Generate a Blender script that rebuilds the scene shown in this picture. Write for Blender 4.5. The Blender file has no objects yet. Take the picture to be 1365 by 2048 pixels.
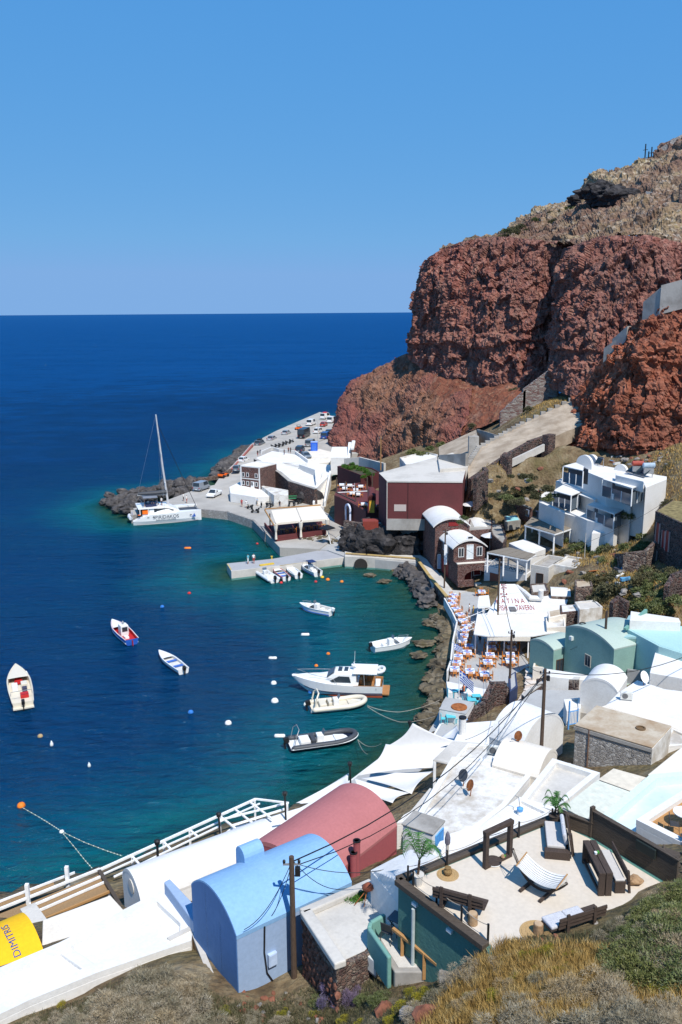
import bpy, bmesh, math, random
import numpy as np
from mathutils import Vector, Matrix, noise
random.seed(7)
SC = bpy.context.scene
COL = SC.collection
R = math.radians
# ---------------------------------------------------------------- camera, sky, sun, exposure
CAM_H, PITCH, ROLL, FPX = 41.0, R(12.84), R(0.42), 1750.0
_f = Vector((0, math.cos(PITCH), -math.sin(PITCH)))
_u = Vector((0, math.sin(PITCH), math.cos(PITCH)))
_r = Vector((1, 0, 0))
CR = _r * math.cos(ROLL) - _u * math.sin(ROLL)
CU = _r * math.sin(ROLL) + _u * math.cos(ROLL)
cd = bpy.data.cameras.new('camera')
cd.sensor_fit = 'VERTICAL'; cd.sensor_height = 36.0; cd.lens = 36.0 * FPX / 2048
cd.clip_start = 0.5; cd.clip_end = 200000
cam = bpy.data.objects.new('camera', cd); COL.objects.link(cam)
cam.matrix_world = Matrix(((CR.x, CU.x, -_f.x, 0), (CR.y, CU.y, -_f.y, 0), (CR.z, CU.z, -_f.z, CAM_H), (0, 0, 0, 1)))
SC.camera = cam
SUN_A, SUN_E = R(24), R(55)
w = bpy.data.worlds.new('World'); SC.world = w; w.use_nodes = True
nt = w.node_tree; bg = nt.nodes['Background']
sky = nt.nodes.new('ShaderNodeTexSky'); sky.sky_type = 'NISHITA'; sky.sun_disc = False
sky.sun_elevation = SUN_E; sky.sun_rotation = math.pi - SUN_A
sky.air_density = 1.0; sky.dust_density = 0.0; sky.ozone_density = 4.0; sky.altitude = 2500
# even grade of the whole sky towards the deep clear blue of the photograph
_sp = nt.nodes.new('ShaderNodeSeparateColor'); _cb = nt.nodes.new('ShaderNodeCombineColor'); nt.links.new(sky.outputs[0], _sp.inputs[0])
for _i, (_e, _g) in enumerate(((.55, .80), (.24, 2.60), (.07, 6.3))):
    _p = nt.nodes.new('ShaderNodeMath'); _p.operation = 'POWER'; _p.inputs[1].default_value = _e; nt.links.new(_sp.outputs[_i], _p.inputs[0])
    _m = nt.nodes.new('ShaderNodeMath'); _m.operation = 'MULTIPLY'; _m.inputs[1].default_value = _g; nt.links.new(_p.outputs[0], _m.inputs[0])
    _q = nt.nodes.new('ShaderNodeMath'); _q.operation = 'MINIMUM'; _q.inputs[1].default_value = (2.05, 4.0, 7.3)[_i]; nt.links.new(_m.outputs[0], _q.inputs[0])
    nt.links.new(_q.outputs[0], _cb.inputs[_i])
nt.links.new(_cb.outputs[0], bg.inputs[0]); bg.inputs[1].default_value = 0.091
sd = bpy.data.lights.new('sun', 'SUN'); sd.energy = 4.6; sd.angle = R(0.53); sd.color = (1, 0.955, 0.89)
so = bpy.data.objects.new('sun', sd); COL.objects.link(so)
_s = Vector((math.sin(SUN_A) * math.cos(SUN_E), -math.cos(SUN_A) * math.cos(SUN_E), math.sin(SUN_E)))
so.rotation_euler = _s.to_track_quat('Z', 'Y').to_euler(); so.location = (30, -60, 120)
SC.view_settings.view_transform = 'Standard'; SC.view_settings.look = 'None'
SC.view_settings.exposure = 0.22; SC.view_settings.gamma = 1.0; SC.view_settings.use_curve_mapping = False
SC.cycles.max_bounces = 6; SC.cycles.transparent_max_bounces = 12
SC.cycles.use_adaptive_sampling = True
try:
    SC.cycles.use_denoising = True
except Exception:
    pass

# ---------------------------------------------------------------- helpers
def ray(px, py):
    return _f + CR * ((px - 682.5) / FPX) - CU * ((py - 1024.0) / FPX)
def P(px, py, z=0.0):
    "point of the ground plan at height z seen at this place of the photograph"
    d = ray(px, py); t = (z - CAM_H) / d.z
    return Vector((d.x * t, d.y * t, z))
def PY(px, py, y):
    d = ray(px, py); t = y / d.y
    return Vector((d.x * t, y, CAM_H + d.z * t))

class B:
    "collects shapes, builds ONE mesh object"
    def __init__(s): s.v = []; s.f = []; s.m = []; s.mi = 0; s.sm = []; s.smooth = False
    def add(s, vs, fs):
        o = len(s.v); s.v.extend([tuple(v) for v in vs])
        for f in fs: s.f.append([i + o for i in f]); s.m.append(s.mi); s.sm.append(s.smooth)
        return s
    def box(s, x0, x1, y0, y1, z0, z1):
        return s.add([(x0,y0,z0),(x1,y0,z0),(x1,y1,z0),(x0,y1,z0),(x0,y0,z1),(x1,y0,z1),(x1,y1,z1),(x0,y1,z1)],
                     [(0,3,2,1),(4,5,6,7),(0,1,5,4),(1,2,6,5),(2,3,7,6),(3,0,4,7)])
    def rbox(s, c, size, rz=0, rx=0, ry=0):
        M = Matrix.Translation(c) @ Matrix.Rotation(rz,4,'Z') @ Matrix.Rotation(ry,4,'Y') @ Matrix.Rotation(rx,4,'X')
        a, b, c2 = [q / 2 for q in size]
        vs = [M @ Vector(q) for q in ((-a,-b,-c2),(a,-b,-c2),(a,b,-c2),(-a,b,-c2),(-a,-b,c2),(a,-b,c2),(a,b,c2),(-a,b,c2))]
        return s.add(vs, [(0,3,2,1),(4,5,6,7),(0,1,5,4),(1,2,6,5),(2,3,7,6),(3,0,4,7)])
    def bar(s, a, b, w, h=None):
        a = Vector(a); b = Vector(b); d = (b - a); L = d.length
        if L < 1e-6: return s
        d /= L; h = h or w
        sx = d.cross(Vector((0,0,1)))
        if sx.length < 1e-4: sx = Vector((1,0,0))
        sx.normalize(); sz = sx.cross(d)
        vs = [p + sx*i*w/2 + sz*j*h/2 for p in (a,b) for i,j in ((-1,-1),(1,-1),(1,1),(-1,1))]
        return s.add(vs, [(0,1,2,3),(7,6,5,4),(0,4,5,1),(1,5,6,2),(2,6,7,3),(3,7,4,0)])
    def prism(s, poly, z0, z1):
        n = len(poly); A = sum(poly[i][0]*poly[(i+1)%n][1]-poly[(i+1)%n][0]*poly[i][1] for i in range(n))
        if A < 0: poly = poly[::-1]
        zz0 = z0 if isinstance(z0, (list,tuple)) else [z0]*n
        zz1 = z1 if isinstance(z1, (list,tuple)) else [z1]*n
        if A < 0: zz0 = list(zz0)[::-1]; zz1 = list(zz1)[::-1]
        vs = [(p[0],p[1],zz0[i]) for i,p in enumerate(poly)] + [(p[0],p[1],zz1[i]) for i,p in enumerate(poly)]
        return s.add(vs, [tuple(range(n-1,-1,-1)), tuple(range(n,2*n))] + [(i,(i+1)%n,n+(i+1)%n,n+i) for i in range(n)])
    def xprism(s, prof, x0, x1):
        "profile in the y-z plane swept along x (convex or simple)"
        n = len(prof)
        vs = [(x0,p[0],p[1]) for p in prof] + [(x1,p[0],p[1]) for p in prof]
        return s.add(vs, [tuple(range(n-1,-1,-1)), tuple(range(n,2*n))] + [(i,(i+1)%n,n+(i+1)%n,n+i) for i in range(n)])
    def yprism(s, prof, y0, y1):
        n = len(prof)
        vs = [(p[0],y0,p[1]) for p in prof] + [(p[0],y1,p[1]) for p in prof]
        return s.add(vs, [tuple(range(n)), tuple(range(2*n-1,n-1,-1))] + [((i+1)%n,i,n+i,n+(i+1)%n) for i in range(n)])
    def tube(s, pts, r, n=8, cap=True):
        pts = [Vector(p) for p in pts]; k = len(pts)
        rs = r if isinstance(r,(list,tuple)) else [r]*k
        vs = []; ref = None
        for i,p in enumerate(pts):
            d = (pts[min(i+1,k-1)] - pts[max(i-1,0)]).normalized()
            if ref is None:
                ref = d.cross(Vector((0,0,1)))
                if ref.length < 1e-3: ref = Vector((1,0,0))
            ref = (ref - d*ref.dot(d)).normalized(); b = d.cross(ref)
            for j in range(n):
                a = 2*math.pi*j/n; vs.append(p + (ref*math.cos(a)+b*math.sin(a))*rs[i])
        fs = [(i*n+j, i*n+(j+1)%n, (i+1)*n+(j+1)%n, (i+1)*n+j) for i in range(k-1) for j in range(n)]
        if cap: fs += [tuple(range(n-1,-1,-1)), tuple(range((k-1)*n,k*n))]
        return s.add(vs, fs)
    def lathe(s, prof, c=(0,0,0), n=16, sx=1, sy=1):
        vs = []; k = len(prof)
        for r, z in prof:
            for j in range(n):
                a = 2*math.pi*j/n; vs.append((c[0]+r*math.cos(a)*sx, c[1]+r*math.sin(a)*sy, c[2]+z))
        fs = [(i*n+j, i*n+(j+1)%n, (i+1)*n+(j+1)%n, (i+1)*n+j) for i in range(k-1) for j in range(n)]
        fs += [tuple(range(n-1,-1,-1)), tuple(range((k-1)*n,k*n))]
        return s.add(vs, fs)
    def grid(s, rows):
        "rows of points -> quads"
        nu = len(rows[0]); vs = [p for r in rows for p in r]
        return s.add(vs, [(i*nu+j, (i+1)*nu+j, (i+1)*nu+j+1, i*nu+j+1) for i in range(len(rows)-1) for j in range(nu-1)])
    def blob(s, c, r, seed=0, sub=2, rough=.25, sx=1, sy=1, sz=1, fr=1.2):
        bm = bmesh.new(); bmesh.ops.create_icosphere(bm, subdivisions=sub, radius=1)
        vs = []
        for v in bm.verts:
            k = 1 + rough*noise.noise(v.co*fr + Vector((seed*7.3, seed*1.7, 0))) + rough*.5*noise.noise(v.co*fr*2.3 + Vector((0, seed*3.1, 5)))
            vs.append((c[0]+v.co.x*k*r*sx, c[1]+v.co.y*k*r*sy, c[2]+v.co.z*k*r*sz))
        fs = [[v.index for v in f.verts] for f in bm.faces]; bm.free()
        return s.add(vs, fs)
    def mesh(s, name, mats):
        me = bpy.data.meshes.new(name); me.from_pydata(s.v, [], s.f)
        mats = mats if isinstance(mats,(list,tuple)) else [mats]
        for m in mats: me.materials.append(m)
        if len(mats) > 1: me.polygons.foreach_set('material_index', s.m)
        if any(s.sm): me.polygons.foreach_set('use_smooth', s.sm)
        me.update(); return me
    def obj(s, name, mats, parent=None, loc=None, rz=0, bev=0, fix=True):
        me = s.mesh(name, mats)
        if fix:
            bm = bmesh.new(); bm.from_mesh(me); bmesh.ops.recalc_face_normals(bm, faces=bm.faces); bm.to_mesh(me); bm.free()
        o = bpy.data.objects.new(name, me); COL.objects.link(o)
        if parent: o.parent = parent
        if loc is not None: o.location = loc
        if rz: o.rotation_euler.z = rz
        if bev:
            md = o.modifiers.new('bevel', 'BEVEL'); md.width = bev; md.segments = 2; md.limit_method = 'ANGLE'; md.angle_limit = R(40)
        return o

def smooth(o):
    o.data.polygons.foreach_set('use_smooth', [True]*len(o.data.polygons)); return o
def tag(o, label=None, cat=None, group=None, kind=None):
    if label: o['label'] = label
    if cat: o['category'] = cat
    if group: o['group'] = group
    if kind: o['kind'] = kind
    return o
def empty(name, loc=(0,0,0), rz=0, label=None, cat=None, group=None):
    o = bpy.data.objects.new(name, None); COL.objects.link(o); o.location = loc; o.rotation_euler.z = rz
    o.empty_display_size = .2
    return tag(o, label, cat, group)
_kids = {}
def copy_tree(o, loc=None, rz=None, label=None, parent=None, scale=None, group=None):
    c = o.copy(); COL.objects.link(c); c.parent = parent
    if loc is not None: c.location = loc
    if rz is not None: c.rotation_euler.z = rz
    if scale is not None: c.scale = scale if not isinstance(scale,(int,float)) else (scale,)*3
    if label: c['label'] = label
    if group: c['group'] = group
    for ch in o.children: 
        k = copy_tree(ch, parent=c)
    return c

# ---------------------------------------------------------------- materials
def lin(c):
    return tuple(((x/255)/12.92 if x/255 <= .04045 else ((x/255+.055)/1.055)**2.4) for x in c)
class N:
    "tiny node-tree writer"
    def __init__(s, name):
        s.mat = bpy.data.materials.new(name); s.mat.use_nodes = True; s.t = s.mat.node_tree
        s.b = s.t.nodes['Principled BSDF']; s.out = s.t.nodes['Material Output']
        s.b.inputs['Specular IOR Level'].default_value = .3
    def n(s, typ, **kw):
        nd = s.t.nodes.new('ShaderNode'+typ)
        for k, v in kw.items():
            if k.startswith('i_'):
                key = k[2:]; key = int(key) if key.isdigit() else key.replace('_',' ')
                if hasattr(v,'is_output') or isinstance(v, bpy.types.NodeSocket): s.t.links.new(v, nd.inputs[key])
                else: nd.inputs[key].default_value = v
            else: setattr(nd, k, v)
        return nd
    def l(s, a, b): s.t.links.new(a, b)
    def pos(s, scale=(1,1,1), obj=False):
        src = s.n('TexCoord').outputs['Object'] if obj else s.n('NewGeometry').outputs['Position']
        m = s.n('Mapping', i_Scale=scale); s.l(src, m.inputs['Vector']); return m.outputs[0]
    def noise(s, vec, sc, det=4, ro=.55):
        nd = s.n('TexNoise', i_Scale=sc, i_Detail=det, i_Roughness=ro); s.l(vec, nd.inputs['Vector']); return nd.outputs['Fac']
    def vor(s, vec, sc, out='Distance', feat='F1', rnd=1.0):
        nd = s.n('TexVoronoi', i_Scale=sc, i_Randomness=rnd); nd.feature = feat; s.l(vec, nd.inputs['Vector']); return nd.outputs[out]
    def ramp(s, fac, stops):
        nd = s.n('ValToRGB'); e = nd.color_ramp.elements
        while len(e) > 1: e.remove(e[-1])
        e[0].position = stops[0][0]; e[0].color = (*stops[0][1], 1)
        for p, c in stops[1:]:
            q = e.new(p); q.color = (*c, 1)
        s.l(fac, nd.inputs[0]); return nd.outputs[0]
    def mix(s, fac, a, b, typ='MIX'):
        nd = s.n('Mix', data_type='RGBA', blend_type=typ)
        for sock, v in ((nd.inputs[0], fac), (nd.inputs[6], a), (nd.inputs[7], b)):
            if isinstance(v, bpy.types.NodeSocket): s.l(v, sock)
            elif isinstance(v, (int,float)): sock.default_value = v
            else: sock.default_value = (*v, 1)
        return nd.outputs[2]
    def math(s, op, a, b=0.0, clamp=False):
        nd = s.n('Math', operation=op, use_clamp=clamp)
        for i, v in enumerate((a, b)):
            if isinstance(v, bpy.types.NodeSocket): s.l(v, nd.inputs[i])
            else: nd.inputs[i].default_value = v
        return nd.outputs[0]
    def bump(s, h, st=.3, dist=.1, prev=None):
        nd = s.n('Bump', i_Strength=st, i_Distance=dist); s.l(h, nd.inputs['Height'])
        if prev: s.l(prev, nd.inputs['Normal'])
        return nd.outputs[0]
    def done(s, col, rough=.8, normal=None, metal=0):
        if isinstance(col, bpy.types.NodeSocket): s.l(col, s.b.inputs['Base Color'])
        else: s.b.inputs['Base Color'].default_value = (*col, 1)
        if isinstance(rough, bpy.types.NodeSocket): s.l(rough, s.b.inputs['Roughness'])
        else: s.b.inputs['Roughness'].default_value = rough
        s.b.inputs['Metallic'].default_value = metal
        if normal: s.l(normal, s.b.inputs['Normal'])
        return s.mat
MATS = {}
def flat(name, col, rough=.6, var=.12, sc=3.0, bump=0, metal=0, bsc=None):
    "painted or plain surface with slight unevenness"
    if name in MATS: return MATS[name]
    m = N(name); v = m.pos()
    f = m.noise(v, sc, 4, .6)
    c = m.ramp(f, [(.3, tuple(x*(1-var) for x in col)), (.7, tuple(min(1,x*(1+var)) for x in col))])
    nr = m.bump(m.noise(v, bsc or sc*8, 4), bump, .03) if bump else None
    MATS[name] = m.done(c, rough, nr, metal); return MATS[name]
def plaster(name, col, dirt=(.45,.42,.37), amt=.35, sc=.35, fine=6.0, rough=.85, lo=.5, hi=.75, bump=.25):
    "limewashed or cement surface: brush marks, blotches and stains of their own shape"
    if name in MATS: return MATS[name]
    m = N(name); v = m.pos()
    f1 = m.noise(v, sc, 6, .65); f2 = m.noise(v, fine, 5, .6)
    a = m.ramp(f2, [(.3, tuple(x*.92 for x in col)), (.7, tuple(min(1,x*1.05) for x in col))])
    k = m.ramp(f1, [(lo, (0,0,0)), (hi, (amt,amt,amt))])
    c = m.mix(k, a, dirt)
    v2 = m.pos((3,3,.5)); st = m.noise(v2, 1.2, 4, .6)
    k2 = m.ramp(st, [(.58, (0,0,0)), (.8, (amt*.6,)*3)])
    c = m.mix(k2, c, dirt)
    MATS[name] = m.done(c, rough, m.bump(m.noise(v, 3.0, 6, .65), bump, .06)); return MATS[name]
def stone(name, cols, mortar, sc=2.2, rough=.9, bump=.8, edge=.06, zs=1.3):
    "rubble masonry seen from afar: irregular stones with joints"
    if name in MATS: return MATS[name]
    m = N(name); v = m.pos((1,1,zs))
    wv = m.n('TexNoise', i_Scale=1.5, i_Detail=2.0); m.l(v, wv.inputs['Vector'])
    v3 = m.mix(.12, v, wv.outputs['Color'], 'ADD')
    nd = m.n('TexVoronoi', i_Scale=sc); m.l(v3, nd.inputs['Vector'])
    ed = m.n('TexVoronoi', i_Scale=sc); ed.feature = 'DISTANCE_TO_EDGE'; m.l(v3, ed.inputs['Vector'])
    sep = m.n('SeparateColor'); m.l(nd.outputs['Color'], sep.inputs[0])
    n_ = len(cols); c = m.ramp(sep.outputs[0], [((i+.5)/n_, q) for i, q in enumerate(cols)])
    c = m.mix(m.ramp(m.noise(v, 7, 4), [(.3,(0,0,0)),(.75,(.5,.5,.5))]), c, tuple(x*.4 for x in cols[0]))
    e = m.ramp(ed.outputs['Distance'], [(0,(0,0,0)),(edge,(1,1,1))])
    c = m.mix(e, mortar, c)
    h = m.math('MULTIPLY', m.ramp(ed.outputs['Distance'], [(0,(0,0,0)),(edge*2.5,(1,1,1))]), m.math('ADD', m.noise(v,9,3), .6))
    MATS[name] = m.done(c, rough, m.bump(h, bump, .12)); return MATS[name]
def glass(name='window_glass', col=(.03,.04,.05)):
    if name in MATS: return MATS[name]
    m = N(name); m.b.inputs['Specular IOR Level'].default_value = .6
    MATS[name] = m.done(col, .08); return MATS[name]
# ---------------------------------------------------------------- shore line and the sea
SHORE = [P(x,y,0) for x,y in [(215,1012),(262,1042),(330,1040),(405,1027),(470,1033),(520,1045),(545,1075),(560,1092),(600,1100),(640,1104),
  (560,1122),(455,1134),(458,1156),(560,1150),(690,1128),(760,1140),(820,1150),(845,1185),(860,1200),(870,1225),(890,1240),(885,1262),(868,1275),(880,1300),(865,1335),(870,1370),(853,1400),(862,1440),
  (840,1470),(790,1500),(720,1560),(650,1610),(575,1650),(460,1690),(330,1760),(200,1820),(90,1860),(0,1890)]]
SHORE += [Vector((-40,40,0)), Vector((-60,20,0)), Vector((120,20,0)), Vector((160,330,0))]
SHORE += [P(x,y,0) for x,y in [(700,835),(650,842),(600,868),(540,895),(485,925),(430,960),(330,988),(262,992)]]
LP = np.array([(p.x,p.y) for p in SHORE])
def land_dist(X, Y):
    "signed distance to the shore: positive over water"
    d = np.full(X.shape, 1e9); inside = np.zeros(X.shape, bool); n = len(LP)
    for i in range(n):
        a = LP[i]; b = LP[(i+1)%n]; ab = b-a; L2 = max((ab**2).sum(), 1e-9)
        t = np.clip(((X-a[0])*ab[0]+(Y-a[1])*ab[1])/L2, 0, 1)
        d = np.minimum(d, np.hypot(X-a[0]-t*ab[0], Y-a[1]-t*ab[1]))
        c = ((a[1] > Y) != (b[1] > Y)) & (X < (b[0]-a[0])*(Y-a[1])/((b[1]-a[1]) or 1e-9)+a[0])
        inside ^= c
    return np.where(inside, -d, d)
def spread(lo, hi, step, far):
    a = list(np.arange(lo, hi, step)); s = step; x = a[-1]
    while x < far: s *= 1.35; x += s; a.append(x)
    return a
def water_material():
    m = N('sea_water'); g = m.n('NewGeometry').outputs['Position']
    at = m.n('Attribute', attribute_name='depth').outputs['Fac']
    v = m.pos((1,1,1)); patch = m.noise(m.pos((.05,.07,1)), 1.0, 4, .6)
    d = m.math('ADD', at, m.math('MULTIPLY', m.math('SUBTRACT', patch, .5), .42))
    c = m.ramp(d, [(.0,(.004,.115,.105)), (.16,(.003,.105,.115)), (.36,(.001,.070,.108)), (.58,(.0006,.034,.092)), (.8,(.0003,.024,.085)), (1,(.0002,.046,.165))])
    # waves: wind ripples on longer swell
    r1 = m.n('TexNoise', i_Scale=.55, i_Detail=5.0, i_Roughness=.62, i_Distortion=.4); m.l(m.pos((.8,1.9,1)), r1.inputs['Vector'])
    r2 = m.n('TexNoise', i_Scale=.16, i_Detail=3.0, i_Roughness=.5); m.l(m.pos((.7,2.0,1)), r2.inputs['Vector'])
    r3 = m.n('TexNoise', i_Scale=.012, i_Detail=4.0); m.l(m.pos((.5,1.4,1)), r3.inputs['Vector'])
    amp = m.ramp(r3.outputs['Fac'], [(.3,(.55,.55,.55)),(.7,(1,1,1))])
    h = m.math('MULTIPLY', m.math('ADD', r1.outputs['Fac'], m.math('MULTIPLY', r2.outputs['Fac'], 1.6)), amp)
    nb = m.bump(h, 1.0, 1.5)
    body = m.n('BsdfDiffuse'); m.l(c, body.inputs[0])
    gl = m.n('BsdfGlossy', i_Roughness=.10); gl.inputs[0].default_value = (.42,.74,1,1); m.l(nb, gl.inputs['Normal'])
    m.l(nb, body.inputs['Normal'])
    fr = m.n('Fresnel', i_IOR=1.33); m.l(nb, fr.inputs['Normal'])
    fac = m.math('MINIMUM', m.math('MULTIPLY', fr.outputs[0], .75), .19)   # wave slopes keep a wind-roughened sea from mirroring the horizon
    top = m.n('MixShader'); m.l(fac, top.inputs[0]); m.l(body.outputs[0], top.inputs[1]); m.l(gl.outputs[0], top.inputs[2])
    # shallow edge: the bed shows through
    tr = m.n('BsdfTransparent'); tr.inputs[0].default_value = (.55,.83,.80,1)
    ms = m.n('MixShader')
    m.l(m.ramp(m.math('ADD', at, m.math('MULTIPLY', m.math('SUBTRACT', patch, .5), .1)), [(.0,(.10,.10,.10)),(.12,(.5,.5,.5)),(.30,(1,1,1))]), ms.inputs[0])
    m.l(tr.outputs[0], ms.inputs[1]); m.l(top.outputs[0], ms.inputs[2]); m.l(ms.outputs[0], m.out.inputs[0])
    return m.mat
def make_sea():
    xs = [-x for x in spread(20, 120, 2.0, 90000)][::-1] + list(np.arange(-18, 72, 2.0)) + spread(72, 100, 4.0, 90000)
    ys = [-600, -100, 0] + spread(24, 300, 2.0, 110000)
    X, Y = np.meshgrid(xs, ys); D = land_dist(X, Y)
    vs = np.stack([X.ravel(), Y.ravel(), np.zeros(X.size)], 1); nx = len(xs)
    fs = [(i*nx+j, i*nx+j+1, (i+1)*nx+j+1, (i+1)*nx+j) for i in range(len(ys)-1) for j in range(nx-1)]
    me = bpy.data.meshes.new('sea'); me.from_pydata(vs.tolist(), [], fs)
    # depth 0..1: bed falls away from the shore; the inner cove shelves slowly
    d = np.clip(D, 0, None)
    cove = np.exp(-(((X-P(790,1230).x)/17)**2 + ((Y-P(790,1230).y)/26)**2))
    dep = .8*(1-np.exp(-d/(14+20*cove))) + .2*np.clip((d-40)/260,0,1)
    at = me.attributes.new('depth', 'FLOAT', 'POINT'); at.data.foreach_set('value', dep.ravel().astype(np.float32))
    me.materials.append(water_material())
    o = bpy.data.objects.new('sea', me); COL.objects.link(o); tag(o, 'deep blue sea turning teal along the harbour shore', None, kind='structure')
    # bed
    xs2 = np.arange(-110, 76, 1.5); ys2 = np.arange(40, 250, 1.5); X, Y = np.meshgrid(xs2, ys2); D = land_dist(X, Y)
    Z = np.where(D > 0, -.25-np.clip(D,0,60)*.16, .4*0-.25+0*D)
    nx = len(xs2); Z = Z + np.array([noise.noise((x*.35,y*.35,0))*.25+noise.noise((x*1.1,y*1.1,3))*.12 for x,y in zip(X.ravel(),Y.ravel())]).reshape(X.shape)*np.clip(D/1.5+.3,0,1)
    fs = [(i*nx+j, i*nx+j+1, (i+1)*nx+j+1, (i+1)*nx+j) for i in range(len(ys2)-1) for j in range(nx-1)]
    keep = [f for f in fs if min(abs(D.ravel()[f[0]]),99) < 45]
    b = B(); b.smooth = True; b.add(np.stack([X.ravel(),Y.ravel(),Z.ravel()],1).tolist(), keep)
    m = N('sea_bed'); v = m.pos(); 
    c = m.ramp(m.noise(v,.35,6,.7), [(.35,(.035,.045,.025)),(.5,(.10,.085,.045)),(.62,(.05,.055,.03)),(.75,(.20,.20,.14))])
    ob = b.obj('sea_bed', m.done(c,.9,m.bump(m.noise(v,1.2,6),.8,.4)), fix=False); tag(ob, kind='structure')
make_sea()

# ---------------------------------------------------------------- cliffs
def catmull(pts, t):
    n = len(pts); x = t*(n-1); i = min(int(x), n-2); f = x-i
    p0 = pts[max(i-1,0)]; p1 = pts[i]; p2 = pts[i+1]; p3 = pts[min(i+2,n-1)]
    return .5*((2*p1)+(p2-p0)*f+(2*p0-5*p1+4*p2-p3)*f*f+(3*p1-p0-3*p2+p3)*f*f*f)
def cliff_grid(rows, nu, nv, disp):
    "rows (top to bottom) of (px,py,Y) -> displaced grid of points"
    W = [[PY(*q) for q in r] for r in rows]
    fine = [[catmull(r, j/(nu-1)) for j in range(nu)] for r in W]
    G = [[catmull([fine[k][j] for k in range(len(W))], i/(nv-1)) for j in range(nu)] for i in range(nv)]
    out = []
    for i in range(nv):
        row = []
        for j in range(nu):
            a = G[i][min(j+1,nu-1)]-G[i][max(j-1,0)]; b = G[max(i-1,0)][j]-G[min(i+1,nv-1)][j]
            n_ = a.cross(b); n_ = n_.normalized() if n_.length > 1e-6 else Vector((0,-1,0))
            p = G[i][j]; row.append(p + n_*disp(p, i/(nv-1), j/(nu-1)))
        out.append(row)
    return out
def fbm(p, o=4): return noise.fractal(p, 1.0, 2.1, o)
def crag(p, i, j, big=1.0):
    "fissured, blocky scoria with ledges"
    wq = noise.noise(p*.22)*1.2
    q = Vector((p.x*.16+wq*.12, p.y*.16, p.z*.028)); d = 2.4*noise.noise(q*.7)
    f1 = abs(noise.noise(q*1.2)); d -= .45*max(0, 1-f1/.05)
    d += .55*noise.noise(Vector((p.x*.9+wq, p.y*.9, p.z*.11)))
    d += .55*noise.cell(Vector((3.3, 0, (p.z+2.2*noise.noise(Vector((p.x*.12,p.y*.12,0))))*.33)))      # ledges
    v_, _ = noise.voronoi(Vector((p.x*.9, p.y*.9, p.z*.75)) + noise.noise_vector(p*.5)*.5); d += .3*min(.5, v_[1]-v_[0])
    v_, _ = noise.voronoi(p*2.2); d += .3*min(.5, v_[1]-v_[0])
    v_, pt = noise.voronoi(Vector((p.x*.30+wq*.15, p.y*.30, p.z*.20))); d += .75*noise.cell(pt[0]*7.1)       # broken faces
    v_, pt = noise.voronoi(Vector((p.x*.75, p.y*.75, p.z*.6+wq*.2))); d += .5*noise.cell(pt[0]*5.3)
    d += .22*fbm(p*1.8, 2) + .55*fbm(p*.3, 3)
    return d*big
def crag_edge(p, i, j): return crag(p, i, j)*min(1, .25+6*i)*min(1,.4+5*(1-i))
def cliff_mat(name, stops, sc=.5, streak=1.0, tint=None, bump=1.0, streakc=(.33,.21,.15)):
    m = N(name); v = m.pos(); v2 = m.pos((.6,.6,.12)); v3 = m.pos((.9,.9,2.2))
    f = m.noise(v, sc, 10, .72); f2 = m.noise(v2, .5, 5, .6)
    k = m.math('ADD', m.math('MULTIPLY', f, .72), m.math('MULTIPLY', f2, .28*streak))
    c = m.ramp(k, stops)
    vo = m.n('TexVoronoi', i_Scale=1.6); m.l(m.mix(.5, v, m.n('TexNoise', i_Scale=1.0).outputs['Color'], 'ADD'), vo.inputs['Vector'])
    sep = m.n('SeparateColor'); m.l(vo.outputs['Color'], sep.inputs[0])
    c = m.mix(m.ramp(sep.outputs[1], [(.55,(0,0,0)),(.95,(.55,.55,.55))]), c, stops[0][1])
    c = m.mix(m.ramp(sep.outputs[0], [(.72,(0,0,0)),(1,(.5,.5,.5))]), c, stops[-1][1])
    c = m.mix(m.ramp(m.noise(m.pos((.35,.35,.05)), 1.0, 4, .6), [(.56,(0,0,0)),(.72,(.45,.45,.45))]), c, streakc)
    if tint: c = m.mix(m.ramp(m.noise(v, .045, 3, .5), tint[0]), c, tint[1])
    h = m.math('ADD', m.noise(v, 1.1, 8, .7), m.math('MULTIPLY', vo.outputs['Distance'], .7))
    h = m.math('ADD', h, m.math('MULTIPLY', m.noise(v3, .7, 5, .7), .5))
    return m.done(c, .95, m.bump(h, bump, .38))
CLIFF_RED = cliff_mat('red_scoria', [(.29,(.06,.024,.019)),(.40,(.155,.054,.040)),(.49,(.245,.088,.064)),(.59,(.33,.14,.105)),(.73,(.46,.27,.205))],
                      tint=([(.4,(0,0,0)),(.65,(.5,.5,.5))],(.20,.115,.09)))
CLIFF_ORANGE = cliff_mat('orange_scoria', [(.29,(.07,.022,.014)),(.40,(.20,.055,.028)),(.49,(.34,.10,.048)),(.61,(.45,.16,.09)),(.75,(.55,.28,.19))],
                      tint=([(.4,(0,0,0)),(.62,(.6,.6,.6))],(.19,.075,.05)))
CLIFF_HEAD = cliff_mat('headland_rock', [(.3,(.07,.035,.022)),(.45,(.17,.078,.046)),(.58,(.26,.125,.075)),(.75,(.34,.20,.135))], sc=.25,
                      tint=([(.42,(0,0,0)),(.6,(.7,.7,.7))],(.22,.07,.06)))
SCREE = cliff_mat('red_scree', [(.3,(.09,.03,.018)),(.5,(.19,.065,.036)),(.65,(.24,.10,.058)),(.8,(.28,.17,.10))], sc=.3, bump=.5)
UPPER = cliff_mat('dry_slope', [(.3,(.06,.042,.034)),(.42,(.18,.12,.08)),(.52,(.32,.235,.14)),(.6,(.24,.185,.09)),(.70,(.42,.36,.27)),(.82,(.58,.53,.45))], sc=.16,
                      tint=([(.45,(0,0,0)),(.62,(.75,.75,.75))],(.15,.075,.055)))
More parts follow.
